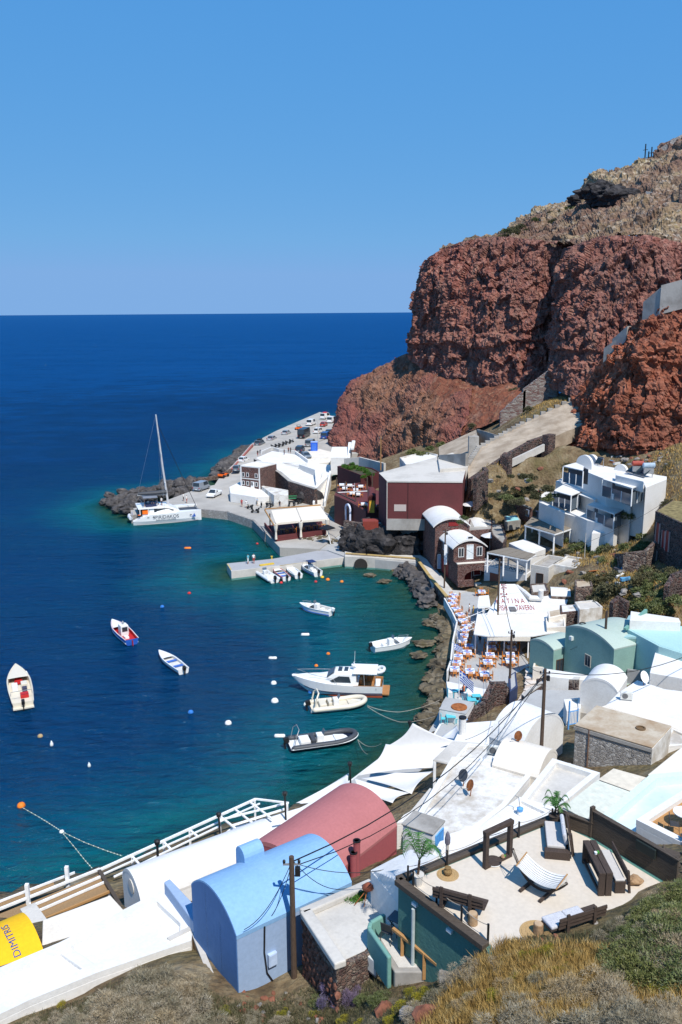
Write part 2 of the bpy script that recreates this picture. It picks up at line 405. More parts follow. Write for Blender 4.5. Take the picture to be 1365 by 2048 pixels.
def cliff(name, label, rows, nu, nv, mat, disp, kind='structure'):
    b = B(); b.smooth = False; b.grid(cliff_grid(rows, nu, nv, disp))
    o = b.obj(name, mat, fix=False); tag(o, label, kind=kind); return o
cliff('cliff', 'tall dark red scoria face above the car park', [
  [(900,498,310),(852,520,240),(900,491,226),(980,474,216),(1060,478,207),(1126,484,203)],
  [(880,560,310),(838,585,238),(890,560,221),(980,540,211),(1060,545,202),(1122,560,200)],
  [(860,640,310),(826,650,239),(885,640,220),(975,620,207),(1058,630,198),(1114,650,197)],
  [(850,720,310),(817,714,241),(860,746,221),(960,776,205),(1055,780,193),(1104,772,193)]], 330, 190, CLIFF_RED, crag_edge)
cliff('cliff', 'tall dark red scoria face right of the shaded cleft', [
  [(1116,496,214),(1140,494,194),(1200,474,182),(1270,470,176),(1330,478,172),(1420,500,168)],
  [(1112,570,208),(1134,560,188),(1200,555,175),(1270,560,170),(1340,570,166),(1420,580,164)],
  [(1105,650,204),(1124,640,183),(1190,645,170),(1260,650,166),(1330,660,162),(1420,660,160)],
  [(1096,770,200),(1112,780,178),(1170,800,166),(1240,800,162),(1310,800,158),(1420,800,156)]], 310, 190, CLIFF_RED, crag_edge)
cliff('cliff', 'orange red scoria bluff above the white hotel', [
  [(1152,786,172),(1187,732,163),(1227,686,157),(1267,646,153),(1312,611,150),(1420,568,146)],
  [(1141,820,165),(1180,780,156),(1225,750,150),(1265,730,147),(1310,710,144),(1420,690,141)],
  [(1133,860,160),(1175,850,151),(1225,840,146),(1265,840,143),(1315,840,140),(1420,830,137)],
  [(1130,890,157),(1175,908,149),(1225,920,144),(1265,926,141),(1315,934,138),(1420,940,135)]], 310, 190, CLIFF_ORANGE, crag_edge)
cliff('cliff', 'shaded back of the cleft between the red cliff faces', [[(1085,470,216),(1125,472,215),(1170,468,214)],[(1085,600,212),(1125,600,211),(1170,600,210)],[(1085,780,206),(1125,780,205),(1170,780,204)]], 60, 90, CLIFF_RED, lambda p,i,j: crag(p,i,j,.5))
cliff('headland', 'rounded brown and red headland beside the car park', [
  [(760,764,320),(740,752,266),(778,726,252),(815,706,240),(850,735,226),(900,760,214),(950,775,206)],
  [(735,800,320),(694,785,260),(732,775,245),(790,770,232),(840,775,216),(895,800,205),(940,815,196)],
  [(715,850,320),(672,835,254),(715,840,236),(775,840,222),(830,845,208),(880,850,198),(930,860,190)],
  [(700,905,320),(661,905,246),(705,915,229),(765,935,214),(830,940,202),(880,935,192),(930,940,184)]], 200, 110, CLIFF_HEAD,
  lambda p,i,j: (1.6*fbm(p*.10,3)+.6*fbm(Vector((p.x*.4,p.y*.4,p.z*.15)),3)+crag(p,i,j,.42))*min(1,.3+4*i))
cliff('scree_slope', 'smooth rust red scree between the cliff foot and the ramp', [
  [(790,715,246),(855,728,226),(905,742,216),(960,760,207),(1010,760,200),(1060,765,194),(1125,742,192)],
  [(815,770,228),(860,780,214),(905,790,206),(955,795,199),(1005,790,193),(1060,788,188),(1118,775,184)],
  [(850,850,204),(885,880,196),(915,880,190),(945,862,187),(1000,838,184),(1055,806,181),(1120,800,178)]], 120, 60, SCREE,
  lambda p,i,j: .5*fbm(p*.2,3)+.2*fbm(p*.9,3))
cliff('hill', 'dry grassy upper slope above the red cliffs', [
  [(880,500,256),(985,477,262),(1010,462,256),(1050,432,252),(1100,412,250),(1145,400,248),(1185,352,245),(1225,338,242),(1290,318,240),(1330,292,238),(1430,235,235)],
  [(880,500,250),(985,478,240),(1020,470,234),(1060,452,228),(1105,440,222),(1150,432,216),(1195,420,212),(1240,400,208),(1290,390,204),(1335,380,200),(1430,355,196)],
  [(880,503,240),(985,484,222),(1020,486,214),(1060,488,207),(1105,490,203),(1150,494,193),(1195,482,184),(1240,478,180),(1290,478,176),(1335,486,173),(1430,508,169)]], 260, 90, UPPER,
  lambda p,i,j: (1.5*fbm(p*.13,4)+.7*fbm(p*.6,4)+.7*noise.cell(noise.voronoi(p*.22)[1][0]*5.0)+.3*noise.cell(noise.voronoi(p*.6)[1][0]*5.0)))

# ---------------------------------------------------------------- ground of the village hillside
GC = [  # (px, py, z) places where the ground shows or must lie
  (680,2048,15.2),(600,2010,14.4),(590,1970,14.2),(480,1990,14.2),(395,1900,13.8),(300,1960,14.9),(200,2000,14.2),(100,2040,14.0),(0,2048,13.6),(420,2030,14.9),(250,2045,15.4),
  (700,1965,15.4),(760,1985,16.6),(830,1985,17.0),(880,1962,17.2),(920,1925,18.6),(975,1900,20.0),(1050,1885,20.35),(1100,1880,20.6),(1200,1850,20.6),(1290,1800,20.6),(1365,1760,20.6),
  (800,2048,17.6),(900,2048,19.6),(1000,2048,21.0),(1100,2048,21.8),(1200,2048,22.2),(1300,2048,22.4),(1365,2000,22.2),(1150,1950,21.4),(1300,1900,21.6),(1000,1960,20.2),
  (1400,1850,22),(1400,2000,23),(640,1900,14),
  (300,1800,7),(600,1750,7),(100,1850,7),(700,1640,4),(500,1650,3),(900,1560,5),(800,1560,1.4),(1000,1640,8),(1150,1600,11),(1300,1640,13),(1365,1600,13),
  (1000,1480,4),(1120,1480,6),(1300,1500,8),(1365,1480,9),(930,1440,1.4),(1000,1400,1.6),(1090,1400,2.6),(1200,1400,4.5),(1330,1400,6),
  (900,1300,1.0),(930,1230,1.2),(1000,1300,1.2),(1100,1290,2),(1140,1240,3.5),(1250,1240,5.0),(1365,1230,7.5),
  (1080,1200,3.5),(1130,1160,6.2),(1200,1130,8.2),(1260,1100,9.4),(1310,1150,9.0),(1365,1170,10.2),(1180,1190,6.0),(1250,1180,8.0),(1300,1200,8.6),
  (1100,1090,6.5),(1150,1075,7.6),(1215,1085,8.2),(1285,1060,10.2),(1330,1010,14.2),(1365,1000,15.5),(1365,930,19),(1300,935,17.5),(1240,925,17),(1150,900,17),(1060,950,13),(1000,960,12.2),(1060,1000,10),
  (1030,925,14.5),(1090,890,16.5),(1130,870,18),(1120,900,16.2),(960,1000,8.5),(1000,1040,7.2),(1040,1060,6.8),(900,1100,1.3),(850,1110,1.3),(940,1180,1.2),
]
gpts = [P(x,y,z) for x,y,z in GC]
gpts += [PY(1000,945,144),PY(1060,915,147),PY(1110,895,150),PY(960,970,143),PY(940,955,147.5)+Vector((0,0,-1.2)), PY(1010,905,153)+Vector((0,0,-1.2)), PY(1070,860,159)+Vector((0,0,-1.2)), PY(1128,830,166)+Vector((0,0,-1.2)), PY(880,925,178)+Vector((0,0,-1.5)), PY(800,960,165)+Vector((0,0,-3)),
         Vector((95,100,30)), Vector((95,140,30)), Vector((60,20,27)), Vector((30,8,26)), Vector((-12,14,17)), Vector((-30,26,13)), Vector((0,16,20)), Vector((15,12,24)), Vector((70,60,22)),Vector((60,190,26)),Vector((45,182,24))]
GA = np.array([(p.x,p.y) for p in gpts]); GZ = np.array([p.z for p in gpts])
_k = np.sqrt(((GA[:,None]-GA[None])**2).sum(2)+4.0)
_K = np.block([[_k, np.ones((len(GZ),1)), GA],[np.ones((1,len(GZ))), np.zeros((1,3))],[GA.T, np.zeros((2,3))]])
_w = np.linalg.solve(_K + np.diag([-.05]*len(GZ)+[0]*3), np.concatenate([GZ,[0,0,0]]))
def ground_z(X, Y):
    X = np.asarray(X,float); Y = np.asarray(Y,float)
    k = np.sqrt((X[...,None]-GA[:,0])**2+(Y[...,None]-GA[:,1])**2+4.0)
    z = k@_w[:-3] + _w[-3] + _w[-2]*X + _w[-1]*Y
    return np.where(land_dist(X, Y) > -.3, -1.5, z)
def gz(x, y): return float(np.sqrt((x-GA[:,0])**2+(y-GA[:,1])**2+4.0)@_w[:-3] + _w[-3] + _w[-2]*x + _w[-1]*y)
def make_ground():
    xs = np.concatenate([np.arange(-40,-24,2.0), np.arange(-24,24,.4), np.arange(24,100,1.2)])
    ys = np.concatenate([np.arange(8,44,.4), np.arange(44,205,1.2)])
    X, Y = np.meshgrid(xs, ys); Z = ground_z(X, Y); nx = len(xs)
    Z += np.array([.25*fbm(Vector((x*.25,y*.25,0)),4) if y > 44 else .12*fbm(Vector((x*.6,y*.6,0)),4) for x,y in zip(X.ravel(),Y.ravel())]).reshape(X.shape)
    b = B(); b.smooth = True
    b.add(np.stack([X.ravel(),Y.ravel(),Z.ravel()],1).tolist(), [(i*nx+j, i*nx+j+1, (i+1)*nx+j+1, (i+1)*nx+j) for i in range(len(ys)-1) for j in range(nx-1)])
    m = N('dry_earth'); v = m.pos()
    c = m.ramp(m.noise(v,.5,8,.7), [(.3,(.05,.035,.02)),(.45,(.14,.095,.05)),(.55,(.20,.15,.085)),(.66,(.27,.22,.14)),(.8,(.33,.29,.22))])
    c = m.mix(m.ramp(m.noise(v,.22,4), [(.5,(0,0,0)),(.68,(.6,.6,.6))]), c, (.11,.095,.035))
    vo = m.vor(v, 2.4); 
    o = b.obj('ground', m.done(c,.95,m.bump(m.math('ADD',m.noise(v,3,7,.7),vo),.8,.2)), fix=False)
    tag(o, 'dry earth hillside between the village houses', kind='structure')
make_ground()
# ---------------------------------------------------------------- building kit
WHITE = plaster('white_limewash', (.71,.70,.675), (.50,.46,.40), .42, .45, lo=.46)
WHITE2 = plaster('white_limewash_worn', (.69,.675,.64), (.36,.31,.245), .8, .6, lo=.42, hi=.62)
CREAM = plaster('cream_plaster', (.72,.66,.57), (.50,.44,.36), .4)
CONC = plaster('bare_concrete', (.38,.36,.33), (.19,.175,.155), .8, .3, lo=.42, hi=.65)
CONC_L = plaster('pale_concrete', (.56,.53,.48), (.30,.28,.25), .6, .25, lo=.45, hi=.7)
ROOF_TAN = plaster('tan_roof_screed', (.50,.43,.33), (.30,.19,.10), .8, .45, lo=.42, hi=.65)
PAVE = plaster('grey_quay_paving', (.40,.40,.39), (.26,.25,.24), .6, .3, lo=.45)
ROADM = plaster('pale_road', (.42,.395,.355), (.27,.25,.225), .8, .2, lo=.40)
BLUE = plaster('blue_limewash', (.22,.40,.62), (.29,.46,.66), .6, .7, bump=.2)
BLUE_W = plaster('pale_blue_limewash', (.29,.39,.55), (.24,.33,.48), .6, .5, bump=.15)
BLUE_SHADE = plaster('blue_gable_shade', (.085,.19,.40), (.13,.26,.50), .5, .5, bump=.1)  # darker copy of the blue limewash: the gable's shade put into the colour
PINK = plaster('rose_roof_paint', (.41,.15,.15), (.34,.12,.12), .6, .4, bump=.1)
PINK_W = plaster('rose_wall_paint', (.33,.085,.095), (.27,.075,.085), .6, .5, bump=.1)
TEAL = plaster('teal_render', (.085,.205,.17), (.065,.155,.13), .5, .6, fine=14, bump=.5)
TEAL_L = plaster('pale_teal_render', (.16,.33,.28), (.12,.26,.22), .5, .6)
GREEN = plaster('sage_green_wall', (.23,.37,.32), (.17,.28,.24), .7, .4)
GREEN_L = plaster('sage_green_roof', (.40,.48,.42), (.28,.38,.33), .5, .3)
MINT = plaster('mint_roof', (.38,.58,.56), (.30,.50,.50), .5, .3)
MINT_P = plaster('pale_mint_screed', (.60,.72,.68), (.50,.60,.58), .5, .3)
MAROON = plaster('maroon_wall', (.125,.033,.034), (.075,.025,.026), .7, .3, bump=.3)
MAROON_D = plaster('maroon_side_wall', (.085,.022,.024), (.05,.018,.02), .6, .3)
SANDT = plaster('sand_terrace_screed', (.60,.53,.44), (.50,.43,.34), .5, .35, bump=.08)
YELL = plaster('yellow_paint', (.80,.46,.012), (.70,.36,.01), .4, .6, bump=.1)
BRICKR = stone('red_brick_rubble', [(.10,.042,.036),(.15,.062,.05),(.20,.10,.085),(.08,.035,.032)], (.24,.20,.18), 3.4, edge=.07, bump=.5)
BRICKD = stone('dark_lava_rubble', [(.05,.032,.03),(.10,.055,.048),(.15,.075,.06),(.035,.028,.027)], (.20,.17,.15), 2.6, edge=.09)
RUBBLE = stone('grey_red_rubble', [(.10,.06,.05),(.19,.12,.095),(.30,.25,.21),(.07,.045,.04)], (.22,.18,.15), 2.4, edge=.08)
RUBBLE_P = stone('rough_cement_rubble', [(.36,.335,.31),(.43,.40,.37),(.29,.27,.25),(.52,.50,.47)], (.27,.25,.23), 3.6, edge=.05, bump=.6)
LAVA = cliff_mat('black_lava', streakc=(.09,.085,.085), stops=[(.3,(.014,.013,.014)),(.5,(.035,.032,.033)),(.62,(.06,.055,.055)),(.8,(.11,.10,.098))], sc=.6, bump=.7)
BOULD = cliff_mat('grey_boulder', streakc=(.16,.14,.125), stops=[(.3,(.03,.028,.029)),(.5,(.07,.064,.063)),(.65,(.12,.11,.105)),(.8,(.19,.17,.155))], sc=.7, bump=.6)
SHOREROCK = cliff_mat('brown_shore_rock', streakc=(.17,.14,.05), stops=[(.3,(.03,.024,.016)),(.45,(.085,.068,.042)),(.58,(.16,.13,.085)),(.66,(.13,.12,.04)),(.8,(.28,.24,.18))], sc=.5, bump=.8)
def wood(name, c0, c1, sc=6, rough=.75, along=(1,1,1)):
    if name in MATS: return MATS[name]
    m = N(name); v = m.pos(along, obj=True)
    f = m.noise(v, sc, 5, .7); c = m.ramp(f, [(.3,c0),(.7,c1)])
    MATS[name] = m.done(c, rough, m.bump(f, .4, .02)); return MATS[name]
DWOOD = wood('dark_stained_wood', (.035,.024,.019), (.085,.06,.047), 5, along=(1,6,6))
FWOOD = wood('weathered_dark_boards', (.045,.034,.026), (.105,.082,.062), 5, along=(1,6,8))
POLEW = wood('pole_wood', (.055,.035,.024), (.115,.078,.055), 5, along=(6,6,1))
OWOOD = wood('orange_chair_wood', (.50,.155,.02), (.66,.24,.04), 5)
HONEY = wood('honey_deck_wood', (.33,.17,.06), (.45,.25,.10), 4, along=(1,8,8))
STUMP = wood('stump_wood', (.26,.15,.075), (.42,.28,.16), 8)
BEAMW = flat('white_painted_beam', (.78,.78,.77), .6)
REED = wood('reed_mat', (.20,.115,.05), (.36,.235,.12), 9, along=(9,1,1))
THATCH = wood('grey_reed_roof', (.16,.135,.105), (.27,.235,.19), 7, along=(1,9,1))
GLASS = glass()
GLASS_B = glass('pale_glass', (.10,.13,.16))
SHUT_BL = flat('blue_shutter_paint', (.10,.33,.66), .5)
RED_D = flat('red_door_paint', (.22,.018,.018), .5)
BROWN_D = flat('brown_door_paint', (.10,.055,.035), .6)
WPAINT = flat('white_gloss_paint', (.80,.80,.79), .4, .05)
BLACKM = flat('black_metal', (.015,.015,.016), .45)
GREYM = flat('grey_metal', (.30,.31,.32), .4, metal=.3)
RUST = flat('rusty_iron', (.30,.10,.03), .9, .5, 4, bump=.4)
AWN = flat('cream_canvas', (.70,.64,.54), .9, .06)
CANV = flat('white_sailcloth', (.60,.60,.60), .85, .04)
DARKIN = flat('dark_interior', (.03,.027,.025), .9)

def frame(p0, p1, z):
    a = P(*p0, z); b = P(*p1, z); d = b-a
    return a, math.atan2(d.y, d.x), d.length
class T:
    "a thing: an Empty at its base with parts in local coordinates"
    def __init__(s, name, label, cat, loc, rz=0, group=None):
        s.e = empty(name, loc, rz, label, cat, group); s.loc = Vector(loc); s.rz = rz
        s.inv = Matrix.Rotation(-rz,4,'Z') @ Matrix.Translation(-s.loc)
    def __call__(s, name, b, mats, bev=0, parent=None, sm=False):
        o = b.obj(name, mats, parent or s.e, bev=bev)
        if sm: smooth(o)
        return o
    def loc_(s, p): return s.inv @ Vector(p)
    def face(s, f):
        if f == 'f': return lambda u,o,z: (u, -o, z)
        if f == 'b': return lambda u,o,z: (s.L-u, s.W+o, z)
        if f == 'l': return lambda u,o,z: (-o, s.W-u, z)
        return lambda u,o,z: (s.L+o, u, z)
    def window(s, f, u, z, w, h, fm=None, gm=None, bars=1, name='window', arch=False, t=.07):
        "framed window or door on face f with lower left corner (u, z)"
        M = s.face(f); fm = fm or WPAINT; gm = gm or GLASS
        def bx(u0,u1,z0,z1,o0,o1):
            vs = [M(a,c,b) for c in (o0,o1) for a,b in ((u0,z0),(u1,z0),(u1,z1),(u0,z1))]
            return vs, [(0,1,2,3),(7,6,5,4),(0,4,5,1),(1,5,6,2),(2,6,7,3),(3,7,4,0)]
        b = B()
        for q in ((u-t,u,z-t,z+h+t),(u+w,u+w+t,z-t,z+h+t),(u,u+w,z-t,z),(u,u+w,z+h,z+h+t)): b.add(*bx(*q,-.03,.07))
        for i in range(bars):
            x = u+w*(i+1)/(bars+1); b.add(*bx(x-.025,x+.025,z,z+h,-.02,.05))
        o = s(name, b, fm)
        g = B(); g.add(*bx(u,u+w,z,z+h,-.04,.025))
        s('pane' if gm in (GLASS,GLASS_B) else 'panel', g, gm, parent=o); return o
    def box(s, name, x0,x1,y0,y1,z0,z1, m, bev=0, parent=None):
        return s(name, B().box(x0,x1,y0,y1,z0,z1), m, bev, parent)
def arc(W, rise, n=20, y0=0.0, z0=0.0):
    r = (W*W/4+rise*rise)/(2*rise); a = math.asin(min(1,(W/2)/r))
    if rise > W/2: a = math.pi-a
    return [(y0+W/2+r*math.sin(-a+2*a*i/n), z0+rise-r+r*math.cos(-a+2*a*i/n)) for i in range(n+1)]
def house(name, label, cat, p0, p1, p2, zt, zb, wall, roof=None, vault=None, rise=0, par=0, pw=.25, over=0.0, group=None, parm=None, bev=.04, th=.14):
    "rectangular house; p0-p1 the eave facing us, p2 a corner behind; all seen at height zt"
    a, rz, L = frame(p0, p1, zt); q = P(*p2, zt)-a
    W = -q.x*math.sin(rz)+q.y*math.cos(rz)
    assert W > 0, (name, label, W)
    t = T(name, label, cat, (a.x,a.y,zb), rz, group); t.L = L; t.W = W; H = zt-zb; t.H = H
    roof = roof or wall
    if vault == 'x':
        pr = [(0,0),(W,0)] + [(y,H-.01+z) for y,z in arc(W,rise)][::-1]
        t('wall', B().xprism(pr, 0, L), wall)
        o = arc(W+2*over+.04, rise+.02, y0=-over-.02, z0=H); i_ = arc(W+2*over+.02, rise-th*.5, y0=-over-.01, z0=H-th)
        b = B(); n = len(o)
        b.xprism(o+i_[::-1], -over-.02, L+over+.02)
        t('roof', b, roof)
    elif vault == 'y':
        pr = [(0,0),(L,0)] + [(x,H-.01+z) for x,z in arc(L,rise)][::-1]
        t('wall', B().yprism(pr, 0, W), wall)
        o = arc(L+2*over+.04, rise+.02, y0=-over-.02, z0=H); i_ = arc(L+2*over+.02, rise-th*.5, y0=-over-.01, z0=H-th)
        t('roof', B().yprism(o+i_[::-1], -over-.02, W+over+.02), roof)
    else:
        t('wall', B().box(0,L,0,W,0,H), wall, bev)
        if par:
            t('roof', B().box(pw,L-pw,pw,W-pw,H-.05,H+.02), roof)
            b = B(); b.box(0,L,0,pw,H,H+par); b.box(0,L,W-pw,W,H,H+par); b.box(0,pw,pw,W-pw,H,H+par); b.box(L-pw,L,pw,W-pw,H,H+par)
            t('parapet', b, parm or wall, bev)
        else:
            t('roof', B().box(-over-.01,L+over+.01,-over-.01,W+over+.01,H-.06,H+.05), roof, bev)
    return t
def block(name, label, cat, pix, zt, zb, wall, roof=None, par=0, pw=.22, group=None, bev=.05, slab=None):
    "flat roofed house of any plan; corners seen at height zt (one height, or one for each corner)"
    n = len(pix); zz = zt if isinstance(zt,(list,tuple)) else [zt]*n
    W = [P(x,y,z) for (x,y),z in zip(pix,zz)]
    c = sum(W, Vector())/n; t = T(name, label, cat, (c.x,c.y,zb), 0, group)
    pl = [(p.x-c.x,p.y-c.y) for p in W]; zh = [z-zb for z in zz]
    t.pl = pl; t.zh = zh
    t('wall', B().prism(pl, (0 if slab is None else [h-slab for h in zh]), zh), wall, bev)
    A = sum(pl[i][0]*pl[(i+1)%n][1]-pl[(i+1)%n][0]*pl[i][1] for i in range(n)); sg = 1 if A > 0 else -1
    ins = []
    for i in range(n):
        p = Vector(pl[i]); d0 = (p-Vector(pl[i-1])).normalized(); d1 = (Vector(pl[(i+1)%n])-p).normalized()
        n0 = Vector((-d0.y,d0.x))*sg; n1 = Vector((-d1.y,d1.x))*sg; k = (n0+n1); k = k/max(.35,k.length_squared)*2
        ins.append((p+k*pw/1.0*.5*1.0*1.0) if False else p+k*pw)
    if roof is not None or par:
        t('roof', B().prism([tuple(q) for q in ins], [h-.03 for h in zh], [h+.02 for h in zh]), roof or wall)
    if par:
        b = B()
        for i in range(n):
            j = (i+1)%n; b.prism([pl[i],pl[j],tuple(ins[j]),tuple(ins[i])], [zh[i]-.01,zh[j]-.01,zh[j]-.01,zh[i]-.01], [zh[i]+par,zh[j]+par,zh[j]+par,zh[i]+par])
        t('parapet', b, wall)
    return t
def wallrun(name, label, cat, pts, h, th, mat, base=None, coping=None, group=None, down=0.0):
    "free-standing wall along world points (z of each point = its foot)"
    c = sum(pts, Vector())/len(pts); t = T(name, label, cat, c, 0, group)
    b = B(); cb = B()
    for i in range(len(pts)-1):
        p, q = pts[i]-c, pts[i+1]-c; d = Vector((q.x-p.x,q.y-p.y)).normalized(); nn = Vector((-d.y,d.x))*th/2
        ex = d*th*.5*(.98 if i else 0)
        pl = [(p.x+nn.x-ex.x,p.y+nn.y-ex.y),(p.x-nn.x-ex.x,p.y-nn.y-ex.y),(q.x-nn.x,q.y-nn.y),(q.x+nn.x,q.y+nn.y)]
        h0 = h[i] if isinstance(h,(list,tuple)) else h; h1 = h[i+1] if isinstance(h,(list,tuple)) else h
        zb = [p.z-down,p.z-down,q.z-down,q.z-down]; zt = [p.z+h0,p.z+h0,q.z+h1,q.z+h1]
        A = (pl[1][0]-pl[0][0])*(pl[2][1]-pl[0][1])-(pl[2][0]-pl[0][0])*(pl[1][1]-pl[0][1])
        b.prism(pl, zb, zt)
        if coping: cb.prism([(x*1,y*1) for x,y in pl], [z+.003 for z in zt], [z+.12 for z in zt])
    t('wall', b, mat)
    if coping: t('coping', cb, coping)
    return t
def stones_on(parent, name, p, ux, uz, nu, nz, su, sz, mat, depth=.12, jit=.25, seed=1, keep=None):
    "rows of rough stones as parts: p corner, ux and uz world directions, local to parent"
    rnd = random.Random(seed); n_ = Vector(ux).cross(Vector(uz)).normalized()
    protos = []
    for k in range(5):
        b = B(); b.blob((0,0,0), .5, seed*9+k, 1, .35, 1, 1, 1, 1.3); protos.append(b.mesh(name, mat))
    ux = Vector(ux); uz = Vector(uz)
    rot = Matrix((ux, n_, uz)).transposed().to_euler()
    for j in range(nz):
        for i in range(nu):
            if keep and not keep(i/nu, j/nz): continue
            o = bpy.data.objects.new(name, protos[rnd.randrange(5)]); COL.objects.link(o); o.parent = parent
            o.location = Vector(p)+ux*su*(i+.5+(j%2)*.5+rnd.uniform(-jit,jit)*.5)+uz*sz*(j+.5+rnd.uniform(-jit,jit)*.3)
            o.rotation_euler = rot; o.scale = (su*rnd.uniform(.85,1.15), depth*2*rnd.uniform(.8,1.3), sz*rnd.uniform(.85,1.15))
# ---------------------------------------------------------------- near village: blue house, rose house, white roofs by the water
blue = house('vaulted_house', 'bright blue barrel vaulted house with a wooden utility pole before its wall', 'house', (474,1871), (703,1764), (384,1768), 16.95, 13.6, BLUE_W, BLUE, 'x', .95, th=.2)
def seams(t):
    for u, z0, z1 in ((1.35,.3,3.9),(2.6,.3,3.2)):
        t.box('seam', -.03,-.003, t.W-u-.02,t.W-u+.02, z0,z1, flat('light_blue_seam',(.35,.55,.85)))
    t('gable', B().xprism([(0.02,.0),(t.W-.02,.0)]+[(y,t.H-.03+z) for y,z in arc(t.W-.04,.93,y0=.02)][::-1], -.03,-.002), BLUE_SHADE)
    m = t.box('meter_box', 1.35,1.75,-.16,0,1.25,1.85, flat('meter_grey_blue',(.42,.52,.68)), .02)
    t.box('meter_lid', 1.39,1.71,-.175,-.162,1.30,1.80, flat('meter_grey_blue',(.42,.52,.68)), 0, m)
    t('conduit', B().tube([(1.25,-.05,3.2),(1.2,-.05,2.0),(1.3,-.05,1.0),(1.55,-.05,.5),(1.5,-.05,.05)], .035, 6), BLACKM)
    # little vaulted roof vent
    x = 2.0; b = B(); b.xprism([(t.W-1.15,t.H+.2),(t.W-.35,t.H+.2)]+[(y,z) for y,z in arc(.8,.35,8,t.W-1.15,t.H+1.05)][::-1], x, x+1.0) 
    t('roof_vent', b, BLUE, .02)
    t('plinth', B().box(-.28,t.L,-.22,-.002,-.2,.16), CONC_L, .03)
seams(blue)
# annex yard of the blue house
block('yard_wall', 'low blue yard wall left of the blue vaulted house', 'wall', [(328,1764),(340,1757),(392,1812),(388,1845)], 14.9, 12.5, BLUE_W)
pink = house('vaulted_house', 'rose pink barrel vaulted house with two round chimneys', 'house', (625,1783), (794,1651), (510,1694), 9.8, 5, PINK_W, PINK, 'x', 1.75, th=.18)
def chim(t):
    for px, py, pb in ((681,1690,1726),(698,1676,1726)):
        q = t.loc_(P(px, pb, 9.6)); 
        y = -.42; x = q.x; zt = 4.9 + (.7 if px < 690 else 1.3)
        b = B(); b.lathe([(.2,0),(.2,zt),(.22,zt),(.22,zt+.08),(.15,zt+.08),(.15,zt-.1)], (x,y,0), 16)
        o = t('chimney', b, PINK_W, sm=False); t('rim', B().lathe([(.23,zt+.081),(.23,zt+.14),(.16,zt+.14),(.16,zt+.081)], (x,y,0), 16), BLACKM, parent=o)
chim(pink)
# long white vault towards the water
wv = house('vaulted_house', 'long white barrel vault with a porthole in its end wall beyond the blue house', 'house', (283,1808), (560,1700), (249,1752), 9.0, 4.5, WHITE, WHITE, 'x', 1.15)
wv('porthole', B().tube([(-.05,wv.W*.5,wv.H+.25),(.02,wv.W*.5,wv.H+.25)], .42, 16), CONC_L)
# big near white roof with its parapets
r1 = block('flat_roof_house', 'wide white flat roof with low parapets beside the blue house', 'house', [(-90,1985),(120,1896),(323,1791),(387,1850),(384,1892),(197,1956),(60,2012),(-90,2085)], 14.0, 9.5, WHITE, WHITE, .28, .55)
def r1x():
    a = P(122,1900,14.0)-r1.loc; b_ = P(192,1950,14.0)-r1.loc
    r1('ridge', B().bar((a.x,a.y,4.55),(b_.x,b_.y,4.55),.5,.3), WHITE, .04)
r1x()
wallrun('retaining_wall', 'rust brown cement wall below the blue gable beside dry scrub', 'wall', [P(340,1922,13.2),P(387,1897,13.2),P(424,1990,13.2)], [1.0,1.0,.9], .25, plaster('rust_cement',(.30,.19,.10),(.20,.12,.06),.6,.8), coping=CONC_L, down=1)
block('terrace_floor', 'cream cement terrace between the reed pergola and white parapet', 'terrace', [(84,1905),(86,1840),(221,1790),(250,1822),(122,1895)], 9.0, 4.5, CREAM, CREAM)
yel = house('vaulted_house', 'yellow vaulted roof lettered DIMITRIS at the left edge', 'house', (-85,1985), (88,1906), (-140,1905), 10.2, 6, WHITE, YELL, 'x', .8, th=.2)
def text(parent, body, size, mat, loc, rot, name='lettering', ext=.012, sx=1.0, align='CENTER', shear=0):
    c = bpy.data.curves.new(name, 'FONT'); c.body = body; c.size = size; c.extrude = ext; c.align_x = align; c.align_y = 'CENTER'; c.shear = shear
    c.materials.append(mat); o = bpy.data.objects.new(name, c); COL.objects.link(o); o.parent = parent; o.location = loc; o.rotation_euler = rot; o.scale = (sx,1,1)
    return o
def text_mesh(parent, body, size, mat, fn, name='lettering', lift=.02, align='CENTER', sx=1.0):
    "lettering laid on a curved or sloping surface: fn maps flat (u,v) to local points"
    c = bpy.data.curves.new(name, 'FONT'); c.body = body; c.size = size; c.align_x = align; c.align_y = 'CENTER'; c.resolution_u = 4
    o = bpy.data.objects.new(name, c); COL.objects.link(o); dg = bpy.context.evaluated_depsgraph_get(); dg.update()
    me = bpy.data.meshes.new_from_object(o.evaluated_get(dg)); COL.objects.unlink(o); bpy.data.objects.remove(o)
    bm = bmesh.new(); bm.from_mesh(me); bmesh.ops.triangulate(bm, faces=bm.faces); bmesh.ops.subdivide_edges(bm, edges=[e for e in bm.edges if e.calc_length() > size*.25], cuts=1); 
    for v in bm.verts: v.co = fn(v.co.x*sx, v.co.y)
    bm.to_mesh(me); bm.free(); me.materials.clear(); me.materials.append(mat)
    o = bpy.data.objects.new(name, me); COL.objects.link(o); o.parent = parent; return o
def yel_text():
    t = yel; W = t.W; rise = .82; r = (W*W/4+rise*rise)/(2*rise); zc = t.H+rise-r
    q = t.loc_(P(34,1895,10.9)).x
    def fn(u, v):
        a = math.asin(W/2/r); th = -.34*a + u/r      # along the arc from the near eave up
        return Vector((q - v, W/2+(r+.035)*math.sin(th), zc+(r+.035)*math.cos(th)))
    text_mesh(t.e, 'DIMITRIS', .50, flat('blue_letter_paint',(.03,.08,.25)), fn, 'lettering', align='CENTER', sx=1.05)
yel_text()
